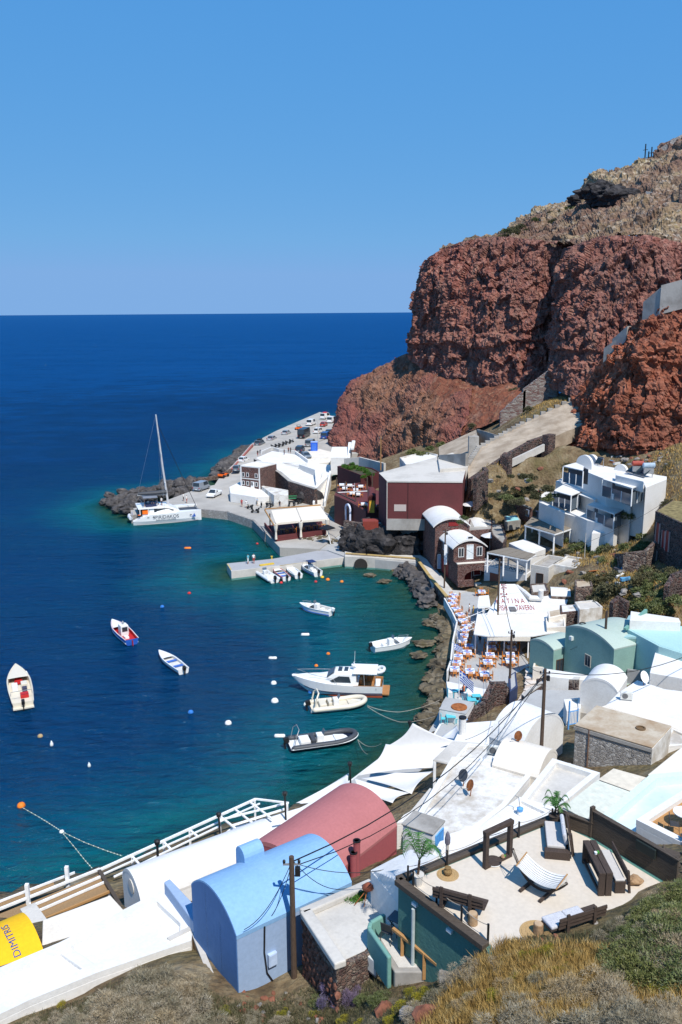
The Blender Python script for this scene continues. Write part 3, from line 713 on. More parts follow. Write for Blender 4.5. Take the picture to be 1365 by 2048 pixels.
# reed pergola and white rails above the water
PRZ = 6.2
rp = T('reed_pergola', 'reed matted pergola with white beams over the water beside the yellow roof', 'pergola', P(120,1790,2.0))
def pergola():
    rl = lambda x,y,z: rp.loc_(P(x,y,z))
    for pl in ([(62,1806),(199,1750),(219,1782),(82,1838)], [(-80,1862),(52,1808),(60,1826),(-20,1868)], [(-80,1842),(-10,1806),(44,1784),(108,1766),(110,1772),(-20,1832)]):
        W = [rl(x,y,PRZ) for x,y in pl]; zz = W[0].z
        b = B(); b.prism([(p.x,p.y) for p in W], zz, zz+.05); rp('reed_mat', b, REED)
    for a, c, w in (((66,1811),(205,1752),.12),((72,1824),(210,1764),.10),((84,1840),(222,1782),.12),((-60,1842),(200,1738),.14),((-60,1826),(150,1745),.08)):
        rp('beam', B().bar(rl(*a,PRZ+.16), rl(*c,PRZ+.16), w, .14), BEAMW if a[1] != 1840 else HONEY)
    for x,y in ((136,1764),(57,1800)):
        q = rl(x,y,PRZ); rp('post', B().bar((q.x,q.y,0),(q.x,q.y,q.z+1.1),.22), BEAMW)
    q0 = rl(199,1742,PRZ+.2); q1 = rl(246,1820,PRZ+.2); rp('beam', B().bar(q0,q1,.22,.18), FWOOD)
    a = rl(56,1818,PRZ+.2); c = rl(84,1858,PRZ+.2); rp('pillar', B().bar(a,c,.9,.5), CONC_L, .03)
    for x,y in ((200,1750),(62,1806),(219,1784),(-20,1845)): 
        q = rl(x,y,PRZ); rp('post', B().bar((q.x,q.y,-2),(q.x,q.y,q.z),.16), BEAMW)
pergola()
rail = T('rail_frame', 'white timber pergola frame along the water beyond the white vault', 'pergola', P(400,1665,2.0))
def railframe():
    rl = lambda x,y,z: rail.loc_(P(x,y,z)); Z = 5.6
    rail('beam', B().bar(rl(197,1741,Z), rl(512,1598,Z), .16, .14), BEAMW); rail('beam', B().bar(rl(208,1748,Z), rl(520,1607,Z), .10, .10), BEAMW)
    rail('beam', B().bar(rl(228,1754,Z), rl(440,1652,Z), .10, .10), BEAMW)
    rail('beam', B().bar(rl(440,1640,Z), rl(575,1606,Z), .12, .12), BEAMW); rail('beam', B().bar(rl(462,1652,Z), rl(570,1618,Z), .12, .12), BEAMW)
    rail('beam', B().bar(rl(512,1598,Z), rl(578,1606,Z), .12, .12), BEAMW); rail('beam', B().bar(rl(470,1662,Z), rl(590,1640,Z), .12, .12), BEAMW)
    for a, c in (((265,1713),(282,1732)),((328,1684),(343,1700)),((380,1660),(397,1674)),((440,1632),(475,1660)),((470,1618),(508,1648)),((500,1604),(545,1638))):
        rail('crossbeam', B().bar(rl(*a,Z+.02), rl(*c,Z+.02), .14, .10), BEAMW)
    for x,y in ((200,1742),(265,1714),(328,1686),(380,1662),(440,1634),(510,1600),(575,1606)):
        q = rl(x,y,Z); rail('post', B().bar((q.x,q.y,-2.5),(q.x,q.y,q.z),.14), BEAMW)
railframe()
def sea_post(px, pt, pb, zb, label, th=.13):
    base = P(px, pb, zb); y = base.y; top = PY(px-3, pt, y)
    t = T('lamp_post', label, 'post', base)
    h = top.z-base.z
    t('post', B().tube([(0,0,-1),(top.x-base.x,0,h)], th, 8), BLACKM)
    o = t('lantern', B().lathe([(.05,h),(.16,h+.05),(.2,h+.3),(.08,h+.38)], (top.x-base.x,0,0), 8), BLACKM)
sea_post(318,1690,1765,6.5,'black lantern post leaning by the porthole vault', .08)
sea_post(441,1634,1658,5.6,'short black lantern post on the white rail frame', .07)
sea_post(573,1592,1645,5.0,'black lantern post between the white frame and the sails', .07)
sea_post(703,1532,1570,4.5,'black lantern post at the seaward edge of the big sails', .07)
sea_post(823,1448,1472,2.0,'black lantern post at the far sail corner near the rocks', .08)
# platform under sails
block('terrace_floor', 'white quay terrace under the shade sails', 'terrace', [(200,1800),(330,1732),(480,1668),(575,1618),(700,1560),(790,1492),(850,1470),(905,1480),(930,1560),(800,1660),(560,1720),(300,1830)], 1.9, -1.0, WHITE, PAVE)
block('roof_deck', 'white seaside roof strip between the rail frame and rose house', 'roof', [(430,1680),(462,1655),(600,1615),(690,1570),(720,1588),(560,1690),(505,1705)], 5.2, 1.9, WHITE, WHITE)
def sail(label, pts, sag=.5, n=14):
    "tensioned shade sail through 3 or 4 corners (px,py,z) with hollow edges"
    W = [P(*p) for p in pts]; c = sum(W, Vector())/len(W); c0 = Vector((c.x,c.y,min(p.z for p in W)-1.0))
    if len(W) == 3: W.append((W[2]+W[0])/2 + (c-(W[2]+W[0])/2)*.18)
    rows = []
    for i in range(n+1):
        r = []
        for j in range(n+1):
            u, v = i/n, j/n
            p = W[0]*(1-u)*(1-v)+W[1]*u*(1-v)+W[2]*u*v+W[3]*(1-u)*v
            # hollow edges: pull edge middles towards the centre
            k = .16*(4*u*(1-u)*(2*abs(v-.5))**3 + 4*v*(1-v)*(2*abs(u-.5))**3)
            p = p + (c-p)*k; p.z -= sag*(4*u*(1-u))*(4*v*(1-v))*.6
            r.append(p-c0)
        rows.append(r)
    b = B(); b.smooth = True; b.grid(rows)
    o = b.obj('shade_sail', CANV, None, c0); md = o.modifiers.new('thickness','SOLIDIFY'); md.thickness = .015
    tag(o, label, 'shade sail', 'white shade sails over the quay terrace'); return o
sail('large white shade sail with a peak near the shore rocks', [(826,1446,6.6),(772,1494,4.6),(868,1502,4.6),(925,1486,5.0)])
sail('wide white shade sail in the middle beside the lantern post', [(772,1488,6.0),(715,1552,4.6),(866,1536,4.2),(908,1494,5.2)])
sail('white shade sail with a dark gap along its upper edge', [(720,1556,5.0),(824,1588,4.4),(868,1542,4.6),(790,1545,4.8)])
sail('white triangular shade sail tucked behind the rose roof', [(708,1556,5.6),(706,1584,5.2),(786,1606,4.6),(820,1586,4.6)])
sail('narrow white shade sail stretched left along the water', [(592,1606,4.6),(630,1616,4.4),(712,1578,5.4),(698,1546,5.2)])
sail('small white shade sail by the turquoise tables', [(914,1450,3.6),(878,1476,3.4),(908,1484,4.4),(926,1470,4.6)])
# courtyard block with its rubble wall
cy = block('courtyard_house', 'flat cement courtyard roof with a rubble wall beside the blue house', 'house', [(604,1831),(744,1770),(806,1836),(738,1908),(674,1938)], 17.0, 13.4, stone('fine_rubble',[(.12,.07,.055),(.20,.12,.09),(.30,.25,.2),(.09,.05,.045)],(.24,.2,.17),5.5,edge=.06), CONC_L, 0)
def cyx():
    a = P(604,1831,17)-cy.loc; b_ = P(674,1938,17)-cy.loc; c = P(744,1770,17)-cy.loc
    cy('kerb', B().bar((a.x+.15,a.y,3.75),(b_.x+.15,b_.y,3.75),.5,.3), CONC_L, .06); cy('kerb', B().bar((a.x,a.y-.1,3.75),(c.x,c.y-.1,3.75),.4,.3), CONC_L, .06)
    d = Vector((b_.x-a.x,b_.y-a.y,0)); L = d.length; d /= L
    st = flat('red_brown_stone',(.20,.085,.055),.95,.6,4,bump=.8)
    stones_on(cy.e, 'stone', (a.x,a.y,.1), d, Vector((0,0,1)), int(L/.3), 11, .3, .31, st, .1, .3, 5, keep=lambda u,v: v < .98-.25*u)
cyx()
# teal house carrying the terrace
TZ = 20.2
teal = block('terrace_house', 'dark teal rendered house carrying the sand coloured roof terrace', 'house', [(796,1764),(1108,1638),(1184,1673),(1330,1762),(1420,1800),(1250,1960),(1010,1990),(972,1896)], TZ, 15.5, TEAL, SANDT, 0)
def tealx():
    L_ = lambda x,y,z=TZ: P(x,y,z)-teal.loc
    A, Bq, E = L_(796,1764), L_(1108,1638), L_(972,1896)
    led = FWOOD
    h = TZ-15.5
    def ledge(a, b_, off=0):
        teal('ledge', B().bar((a.x,a.y,h+.05),(b_.x,b_.y,h+.05),.34,.22), led, .02)
    ledge(A, E); ledge(A, Bq)
    # drain pipe, lamps
    q = L_(829,1793); d = (E-A).normalized(); nn = Vector((d.y,-d.x,0)); nn = nn if nn.y < 0 else -nn
    s_ = A + d*((q-A).dot(d)); teal('drain_pipe', B().tube([(s_.x+nn.x*.12,s_.y+nn.y*.12,h-.5),(s_.x+nn.x*.12,s_.y+nn.y*.12,.9)], .07, 8), flat('pale_pipe',(.42,.47,.46)))
    for px in (836,904):
        q = L_(px, 1790+(px-836)*.78); s_ = A+d*((q-A).dot(d)); teal('wall_lamp', B().rbox((s_.x+nn.x*.06,s_.y+nn.y*.06,h-.32),(.24,.12,.12), math.atan2(d.y,d.x)), WPAINT)
    # posts and rope round the edge
    for (a, b_, n, s0) in ((A, Bq, 5, .04), (A, E, 4, .12)):
        pts = []
        for i in range(n):
            f = s0+(.96-s0)*i/(n-1); p = a+(b_-a)*f; inward = Vector((.10,-.22,0)) if b_ is Bq else Vector((.22,.12,0)); p = p+inward
            teal('rail_post', B().box(p.x-.035,p.x+.035,p.y-.035,p.y+.035,h,h+.72), BLACKM); pts.append(Vector((p.x,p.y,h+.68)))
        ropes = []
        for p, q in zip(pts, pts[1:]):
            ropes += [p.lerp(q,k/6)-Vector((0,0,.12*4*(k/6)*(1-k/6))) for k in range(6)]
        teal('rope', B().tube(ropes+[pts[-1]], .014, 5), flat('pale_rope',(.35,.30,.24)))
tealx()
block('white_stair_block', 'white plaster block between the cement courtyard and teal house', 'wall', [(741,1740),(822,1698),(880,1712),(802,1764),(800,1812)], [18.6,18.9,19.4,19.4,18.4], 16.5, WHITE)
# lower balcony of the teal house
bal = block('balcony', 'small white balcony with rounded pale teal parapet below the terrace', 'balcony', [(748,1876),(800,1830),(836,1900),(850,1944),(790,1944)], 17.3, 15.0, CONC, CONC_L)
def balx():
    w = [P(x,y,17.3)-bal.loc for x,y in ((770,1856),(742,1872),(739,1884),(780,1944))]
    for p,q in zip(w,w[1:]): bal('parapet', B().bar((p.x,p.y,2.25),(q.x,q.y,2.25),.18,1.4), TEAL_L, .06)
    w = [P(x,y,17.3)-bal.loc for x,y in ((786,1898),(874,1962))]
    bal('handrail', B().bar((w[0].x,w[0].y,3.2),(w[1].x,w[1].y,3.0),.12,.1), HONEY)
    for f in (.22,.72): p = w[0].lerp(w[1],f); bal('rail_post', B().box(p.x-.06,p.x+.06,p.y-.06,p.y+.06,2.0,3.1), HONEY)
    a = P(752,1820,17.3)-bal.loc
balx()
# ---------------------------------------------------------------- roofs between the terrace and the taverns
h6 = house('small_house', 'small white house with grey roof and one blue shutter below the terrace', 'house', (806,1648), (866,1668), (829,1623), 14.6, 11, WHITE, CONC, None, over=.05)
h6.window('r', .35, 1.9, .8, 1.35, SHUT_BL, SHUT_BL, 1)
um = T('folded_umbrella', 'folded grey parasol standing on the white roof by the blue shutter', 'umbrella', P(895,1712,15.0))
um('canopy', B().lathe([(.05,.6),(.13,.7),(.14,1.0),(.08,1.25),(.02,1.35)], n=8), flat('slate_canvas',(.16,.15,.19))); um('pole', B().tube([(0,0,0),(0,0,.7)], .09, 8), CONC_L)
dish_roof = block('flat_roof_house', 'large stained white roof carrying two satellite dishes', 'house', [(836,1632),(905,1519),(985,1524),(1066,1552),(1012,1618),(954,1664),(880,1690)], 10.8, 7.8, WHITE, WHITE2, .22, .35)
block('flat_roof_house', 'white roof step with a rounded recess below the terrace ledge', 'house', [(880,1690),(954,1664),(1040,1600),(1108,1632),(985,1690),(850,1745)], 14.6, 9, WHITE, WHITE, .2, .3)
block('flat_roof_house', 'white roof with grey weathered screed inside white parapets', 'house', [(1038,1612),(1105,1527),(1200,1556),(1108,1632)], 14.2, 8, WHITE, CONC_L, .35, .35)
house('vaulted_house', 'smooth cream vault with rust streak behind the dish roof', 'house', (985,1530), (1076,1556), (1010,1480), 11.0, 6, CREAM, CREAM, 'x', 1.0)
block('flat_roof_house', 'low white roof step with grey stains above the shade sails', 'house', [(908,1522),(936,1490),(1000,1496),(988,1532)], 9.2, 6.5, WHITE, WHITE2, .15)
lower_awn = block('flat_canopy', 'weathered grey cement canopy on white posts beside the sails', 'canopy', [(866,1520),(905,1482),(962,1486),(912,1530)], 8.2, 2.2, CONC_L, CONC_L, 0, .03, slab=.15)
def post_at(t, px, py, z, w, m, name='post'):
    q = P(px,py,z)-t.loc; return t(name, B().box(q.x-w/2,q.x+w/2,q.y-w/2,q.y+w/2,0,q.z-.1), m)
for q in ((870,1520),(908,1530)): post_at(lower_awn, *q, 8.2, .2, BEAMW)
def lattice(t, a, b_, z0, z1, n=5, m=None):
    m = m or BEAMW; bb = B()
    for z in (z0,z1): bb.bar((a.x,a.y,z),(b_.x,b_.y,z),.07)
    for i in range(n):
        p = a.lerp(b_,i/n); q = a.lerp(b_,(i+1)/n); bb.bar((p.x,p.y,z0),(q.x,q.y,z1),.05); bb.bar((p.x,p.y,z1),(q.x,q.y,z0),.05)
    t('railing', bb, m)
lattice(lower_awn, P(868,1572,5.2)-lower_awn.loc, P(900,1570,5.2)-lower_awn.loc, 2.4, 3.6, 3)
block('low_roof', 'grey and terracotta roof strip beside the rose house', 'roof', [(806,1640),(860,1575),(884,1585),(846,1640)], 7.5, 3, CONC_L, CONC_L)
# big white vault with lamps and pole
lv = house('vaulted_house', 'white domed vault with wall lamps behind the tall wooden pole', 'house', (1043,1500), (1128,1452), (1000,1462), 9.0, 4.2, WHITE, WHITE, 'y', 1.9)
for i in range(3):
    o = lv('wall_lamp', B().tube([(2.6+i*.1,-.0,3.9-i*1.0),(2.6+i*.1,-.35,4.1-i*1.0),(2.6+i*.1,-.5,3.9-i*1.0)], .035, 6), BLACKM); lv('shade', B().lathe([(.03,.12),(.14,0)], (2.6+i*.1,-.5,3.78-i*1.0), 8), BLACKM, parent=o)
# concrete house
ch = house('stone_house', 'old house with peeling cement walls and flat tan roof', 'house', (1151,1450), (1304,1495), (1202,1414), 11.0, 6.4, RUBBLE_P, ROOF_TAN, None, over=.03)
ch('pipe', B().tube([(1.1,-.06,ch.H),(1.1,-.06,.2)], .05, 6), flat('rusty_pipe',(.17,.10,.07)))
ch('roof_drain', B().lathe([(.36,.0),(.36,.1),(.26,.1),(.26,.02)], (ch.L*.72,ch.W*.55,ch.H+.05), 16), flat('drain_brown',(.16,.10,.05)))
ch('end_wall', B().box(ch.L+.012,ch.L+.06,.0,ch.W,0,ch.H-.08), WHITE2)
ch('cornice', B().box(-.08,ch.L+.05,-.08,-.003,ch.H-.35,ch.H-.1), CONC)
def corr(label, pix, z, mat, n=16):
    t = T('corrugated_roof', label, 'roof', P(*pix[0], z-3)); W = [P(x,y,z)-t.loc for x,y in pix]
    b = B(); rows = []
    for i in range(n*4+1):
        u = i/(n*4); dz = .035*math.sin(u*n*2*math.pi)
        rows.append([W[0].lerp(W[1],u)+Vector((0,0,dz)), W[3].lerp(W[2],u)+Vector((0,0,dz))])
    b.grid(rows); o = t('sheet', b, mat); md = o.modifiers.new('thickness','SOLIDIFY'); md.thickness = .03
    t('frame', B().prism([(p.x,p.y) for p in W], 0, [p.z-.12 for p in W]), WHITE)
corr('cream corrugated roof sheet beside the peeling cement house', [(1197,1559),(1228,1537),(1304,1558),(1266,1584)], 13.2, flat('cream_sheet',(.62,.58,.50)))
corr('pale green corrugated roof sheet behind the dark wooden fence', [(1126,1614),(1195,1560),(1265,1585),(1196,1652)], 14.6, flat('pale_green_sheet',(.58,.60,.53)), 22)
block('flat_roof_house', 'pale mint flat roof with rounded parapet behind the fence', 'house', [(1190,1660),(1300,1566),(1365,1560),(1440,1562),(1440,1640),(1275,1700)], 14.6, 9, MINT_P, flat('pale_blue_screed',(.52,.62,.64),.8,.15,.6), .55, .45)
block('canopy', 'beige canvas canopy at the right edge above the mint roof', 'canopy', [(1296,1549),(1366,1492),(1440,1480),(1440,1570),(1326,1562)], 14.0, 12, AWN, None, 0, slab=.08)
deck = block('roof_deck', 'honey wood roof deck with grey kerb at the right edge', 'deck', [(1272,1650),(1372,1586),(1470,1590),(1470,1730),(1378,1704)], 16.4, 11, WHITE, None, .3, .4)
def deckx():
    a = P(1290,1652,16.4)-deck.loc; b_ = P(1385,1592,16.4)-deck.loc; c = P(1385,1690,16.4)-deck.loc
    u = (b_-a); v = (c-a); n = 12; me = None
    for i in range(n):
        p = a+v*(i/n); q = p+u; w = v/n*.93
        deck('plank', B().prism([(p.x,p.y),(q.x,q.y),(q.x+w.x,q.y+w.y),(p.x+w.x,p.y+w.y)], deck.zh[0]-.02, deck.zh[0]+.05), HONEY)
    deck.e['label'] = 'honey wood roof deck with grey kerb at the right edge'
deckx()
# right hand houses above the concrete house
g = house('vaulted_house', 'dark sage green vaulted house with one small window', 'house', (1132,1253), (1229,1298), (1172,1219), 8.6, 3.6, GREEN, GREEN_L, 'y', .85)
g.window('f', g.L*.45, 1.9, .75, 1.15, flat('weathered_frame',(.42,.38,.32)), GLASS, 1); g.box('wall_box', .9,1.3,-.3,0,3.9,4.3, flat('meter_pale',(.55,.6,.58)))
g('roof_ring', B().tube([(1.4+.3*math.cos(a*.524),1.0+.3*math.sin(a*.524),g.H+.62) for a in range(13)], .06, 6), BLACKM)
m2 = house('vaulted_house', 'pale mint vaulted house with brown doors right of the sage house', 'house', (1236,1278), (1318,1290), (1262,1232), 8.8, 3.8, GREEN, MINT, 'y', .5)
m2.window('f', .35, 1.6, .7, 2.0, flat('pale_shutter',(.50,.48,.42)), flat('pale_shutter2',(.42,.40,.35)), 1, 'door'); m2.window('f', 2.9, .9, .75, 2.2, BROWN_D, DARKIN, 0, 'door'); m2.window('f', 2.0, 2.9, .4, .4, BROWN_D, GLASS, 0)
m2.box('glass_panel', 1.25,2.6,-1.1,-.9,.9,2.4, flat('grey_plastic_sheet',(.33,.33,.33),.3)); m2.box('ledge', -.1,3.8,-1.5,-.02,.0,.9, GREEN_L)
block('flat_roof_house', 'mint terrace roof with a slanting parapet at the right edge', 'house', [(1255,1258),(1292,1244),(1365,1252),(1440,1260),(1440,1330),(1318,1292)], 9.6, 5, MINT, MINT, 0)
wallrun('parapet_wall', 'slanting pale teal parapet on the mint roof', 'wall', [P(1250,1260,9.6),P(1291,1244,9.6)], [.2,1.4], .3, TEAL_L)
block('garden_wall', 'long white wall below the dry slope behind the mint roof', 'wall', [(1262,1222),(1358,1236),(1362,1244),(1260,1240)], 10.6, 6, WHITE)
block('flat_roof_house', 'white house with sloping buttresses at the right edge', 'house', [(1314,1292),(1366,1286),(1440,1290),(1440,1370),(1300,1345)], 8.8, 4, WHITE, WHITE, 0)
for i,(a,b_) in enumerate((((1293,1330),(1316,1296)),((1340,1346),(1352,1308)))):
    wallrun('buttress', ('left','right')[i]+' white sloping buttress of the house at the right edge', 'wall', [P(*a,5.6),P(*b_,6.6)], [.5,2.4], .5, WHITE)
v17 = house('vaulted_house', 'white vault with round gable left of the air conditioner', 'house', (1162,1370), (1236,1385), (1178,1340), 8.4, 4.2, WHITE, WHITE, 'y', .95)
v17.box('door', .05,1.1,-.04,0,-.5,1.6, CONC)
block('flat_roof_house', 'white low roof with an air conditioner beside a white vault', 'house', [(1236,1386),(1275,1360),(1330,1378),(1440,1392),(1440,1460),(1345,1440),(1210,1412)], 8.8, 4.5, WHITE, WHITE, 0)
block('flat_roof_house', 'beige low roof right behind the tan roofed house', 'house', [(1203,1413),(1240,1400),(1345,1436),(1440,1460),(1440,1500),(1345,1458)], 9.6, 5, CREAM, CREAM, 0)
sm = house('small_house', 'pale sage small house with brown window beside the tavern awning', 'house', (1061,1279), (1108,1300), (1082,1254), 6.2, 2.5, GREEN, GREEN_L, 'y', .5)
sm.window('r', .5, 1.0, .9, 1.4, BROWN_D, GLASS, 1)
wsl = block('terrace_wall', 'white terrace front with struts below the sage house', 'wall', [(1086,1336),(1224,1357),(1232,1366),(1092,1352)], 5.2, 2.6, WHITE, None)
for f in (.16,.34,.5): 
    p = P(1086,1338,5.2).lerp(P(1224,1359,5.2), f)-wsl.loc; wsl('strut', B().bar((p.x,p.y-.3,.2),(p.x+.9,p.y-.9,1.6),.12), BEAMW)
block('terrace_floor', 'white lower roof beneath the strutted terrace front', 'terrace', [(1090,1352),(1232,1366),(1232,1376),(1170,1378),(1098,1376)], 3.2, 1.5, WHITE)
wallrun('stone_wall', 'upper rubble wall with a small plant behind the lamp vault', 'wall', [P(1074,1378,3.4),P(1110,1372,3.6),P(1160,1372,4.0)], 1.0, .5, RUBBLE, down=2)
wallrun('stone_wall', 'curved lower rubble wall beside the blue gate', 'wall', [P(1046,1402,2.6),P(1080,1392,2.8),P(1120,1388,3.2),P(1158,1388,3.6)], [.5,1.3,1.6,1.6], .6, RUBBLE, down=2, coping=CONC_L)
gate = T('gate', 'tall blue metal gate in the shaded lane beside the lamp vault', 'gate', P(1136,1475,4.8), R(20))
gate('frame', B().bar((0,0,0),(0,0,3.4),.1).bar((.9,0,0),(.9,0,2.6),.08).bar((0,0,1.2),(.9,0,1.2),.06).bar((0,0,2.4),(.9,0,2.4),.06), SHUT_BL)
for k in range(5): gate('bar', B().bar((.15+k*.15,0,1.2),(.15+k*.15,0,2.4),.03), SHUT_BL)
# ---------------------------------------------------------------- lower quay by the taverns
def sheet(name, label, pix, z, zb, mat, kind='structure'):
    W = [P(x,y,z) for x,y in pix]; b = B(); b.prism([(p.x,p.y) for p in W], zb, z); o = b.obj(name, mat); tag(o, label, kind=kind); return o
sheet('quay', 'grey paved tavern quay', [(893,1193),(935,1183),(985,1190),(1000,1230),(1085,1260),(1065,1320),(1048,1380),(1035,1400),(1000,1402),(897,1380),(902,1330),(918,1290),(905,1240)], 1.6, -1, PAVE)
block('quay_wall', 'white painted front wall of the tavern terrace', 'wall', [(893,1362),(1000,1384),(1004,1394),(896,1384)], 1.75, 0, WHITE)
sheet('quay', 'grey lower terrace with turquoise furniture', [(897,1386),(985,1395),(1010,1410),(985,1450),(930,1466),(880,1480),(850,1475),(872,1440),(885,1405)], 1.1, -1, PAVE)
wb = house('kiosk', 'white cube with a round rusty drum top beside turquoise chairs', 'building', (879,1418), (932,1428), (893,1395), 3.2, 1.1, WHITE, PAVE, None, over=.02)
wb('drum_lid', B().lathe([(.78,0),(.78,.12),(.7,.14)], (1.7,1.0,wb.H+.05), 20), RUST); wb.window('r', .3,.5,.6,.8, SHUT_BL, SHUT_BL, 0)
block('white_stair_block', 'white steps and ledge below the turquoise tables', 'steps', [(862,1476),(880,1446),(930,1440),(944,1450),(918,1480)], 2.0, 0, WHITE, PAVE, 0)
ruin = wallrun('stone_ruin', 'broken red rubble arch wall beside the turquoise tables', 'wall', [P(968,1428,1.6),P(985,1412,1.6),P(1010,1408,1.6),P(1022,1412,1.6)], [1.6,2.6,2.4,1.0], .6, BRICKD)
wallrun('stone_wall', 'low red rubble wall below the broken arch wall', 'wall', [P(928,1462,1.4),P(945,1442,1.4),P(968,1430,1.6)], [1.0,1.3,1.4], .5, BRICKD)
block('white_stair_block', 'white ramp wall running down to the tavern quay', 'wall', [(985,1452),(1060,1392),(1068,1398),(1000,1462)], [3.4,3.8,3.8,3.4], 1.2, WHITE)
sheet('path', 'cream stepped lane beside the tavern', [(1036,1400),(1050,1378),(1052,1330),(1090,1332),(1092,1360),(1070,1392)], 2.2, 0, plaster('pink_cement_lane',(.55,.48,.43),(.42,.36,.32),.5))
for i in range(5): 
    a = P(1050+i*.5,1382-i*12,2.2); b_ = P(1088,1372-i*9,2.2)
    o = B().bar(a+Vector((0,0,.06+.03*i)), b_+Vector((0,0,.06+.03*i)), .5, .12).obj('step', flat('pale_step',(.62,.57,.52))); tag(o, ('lowest pale step of the cream lane by the quay','second lowest pale step of the cream lane','middle pale step of the cream lane','second highest pale step of the cream lane','highest pale step of the cream lane below the struts')[i], 'step', 'steps of the cream lane')
block('terrace_wall', 'dark blue service wall at the end of the tavern terrace', 'wall', [(1017,1352),(1032,1342),(1036,1372),(1020,1384)], 3.4, 1.6, flat('navy_paint',(.035,.05,.11)), PAVE)
# tavern
kat = T('tavern', 'white roofed fish tavern with red KATINA lettering', 'tavern', P(1040,1270,1.6))
def katina():
    K = lambda x,y,z: kat.loc_(P(x,y,z)); Z = 4.6
    awn = [K(*q,Z) for q in ((948,1268),(955,1228),(1004,1224),(1130,1220),(1127,1262),(1066,1272),(976,1272))]
    kat('awning', B().prism([(p.x,p.y) for p in awn], Z-1.6-.12, Z-1.6), WHITE)
    val = [K(*q,Z) for q in ((976,1272),(1062,1273))]; kat('valance', B().bar(val[0]+Vector((0,.1,-.35)), val[1]+Vector((0,.1,-.35)), .05, .5), AWN)
    for q in ((976,1268),(1058,1268),(1010,1262),(952,1262),(958,1234)): p = K(*q,Z); kat('post', B().box(p.x-.07,p.x+.07,p.y-.07,p.y+.07,0,Z-1.7), WPAINT)
    bk = [K(*q,Z+.3) for q in ((975,1226),(1128,1222),(1140,1190),(1000,1186))]; kat('wall', B().prism([(p.x,p.y) for p in bk], 0, Z-1.6+.3), WHITE)
    # sloping sign roof, real slope rising to the back
    lo0, lo1, hi1, hi0 = K(988,1224,5.0), K(1070,1223,5.0), K(1031,1168,6.2), K(1000,1168,6.2); mid = K(1050,1192,5.75)
    th = Vector((0,0,-.25)); top = [lo0,lo1,mid,hi1,hi0]
    b = B(); b.add([p for p in top]+[p+th for p in top], [(0,1,2,3,4),(9,8,7,6,5)]+[(i,(i+1)%5,5+(i+1)%5,5+i) for i in range(5)][::1])
    kat('sign_roof', b, WHITE); 
    und = [Vector((p.x,p.y+.1,0)) for p in top]; b = B(); b.prism([(p.x,p.y) for p in top], 0, [p.z-.27 for p in top]); kat('sign_wall', b, WHITE2)
    red = flat('red_letter_paint', (.30,.03,.03), .6)
    ex = (lo1-lo0); W = ex.length; ex.normalize(); ey = ((hi0+hi1)/2-(lo0+lo1)/2); H = ey.length; ey.normalize(); nn = ex.cross(ey).normalized(); nn = nn if nn.z > 0 else -nn
    def put(u0, v0, s): return lambda u, v: lo0+ex*(u0+u)+ey*(v0+v*s)+nn*.03
    text_mesh(kat.e, 'FISH      TAVERN', .85, red, put(W*.57,H*.12,2.3), 'lettering', sx=.72); text_mesh(kat.e, 'K A T I N A', .85, red, put(W*.46,H*.36,2.2), 'lettering', sx=.85)
    for i, ch_ in enumerate('ANITAK'):
        text_mesh(kat.e, ch_, .75, red, put(W*.33+.07*i, H*(.53+.085*i), 1.0), 'lettering', sx=1.8)
    p = lo0+ex*W*.47+ey*H*.11+nn*.05; kat('sign_plate', B().rbox(p,(.8,1.8,.06), math.atan2(ex.y,ex.x)), flat('grey_plate',(.16,.15,.15)))
    # small canopy left and wires of white rods
    c = [K(*q,3.9) for q in ((955,1216),(958,1192),(978,1190),(982,1214))]; kat('side_canopy', B().prism([(p.x,p.y) for p in c], 2.2, 2.3), WHITE)
    for q in ((956,1214),(980,1212)): p = K(*q,3.9); kat('post', B().box(p.x-.06,p.x+.06,p.y-.06,p.y+.06,0,2.2), WPAINT)
    for a, c2 in (((918,1242),(986,1214)),((924,1258),(975,1230)),((935,1262),(960,1252))):
        kat('awning_rod', B().tube([K(*a,3.9), K(*c2,4.4)], .04, 6), WPAINT)
katina()

block('flat_roof_house', 'low white roof with a black topped flue above the sails', 'house', [(906,1486),(925,1446),(1000,1440),(1012,1480),(965,1490)], 5.2, 1.5, WHITE, WHITE, 0)
fl = T('flue', 'white round flue with a black cap above the sails', 'chimney', P(925,1468,5.2)); fl('pipe', B().lathe([(.32,0),(.32,1.5)], n=14), WHITE); fl('cap', B().lathe([(.34,1.5),(.34,1.62),(.05,1.64)], n=14), BLACKM)
sheet('path', 'shaded grey cement lane beside the peeling house', [(1040,1402),(1075,1380),(1165,1380),(1165,1440),(1150,1540),(1095,1530),(1128,1470),(1050,1440)], 4.2, 1, PAVE)
block('flat_roof_house', 'plain white house wall filling the gap left of the lamp vault', 'house', [(985,1462),(1004,1440),(1040,1440),(1040,1480)], 5.6, 2, WHITE, WHITE, 0)

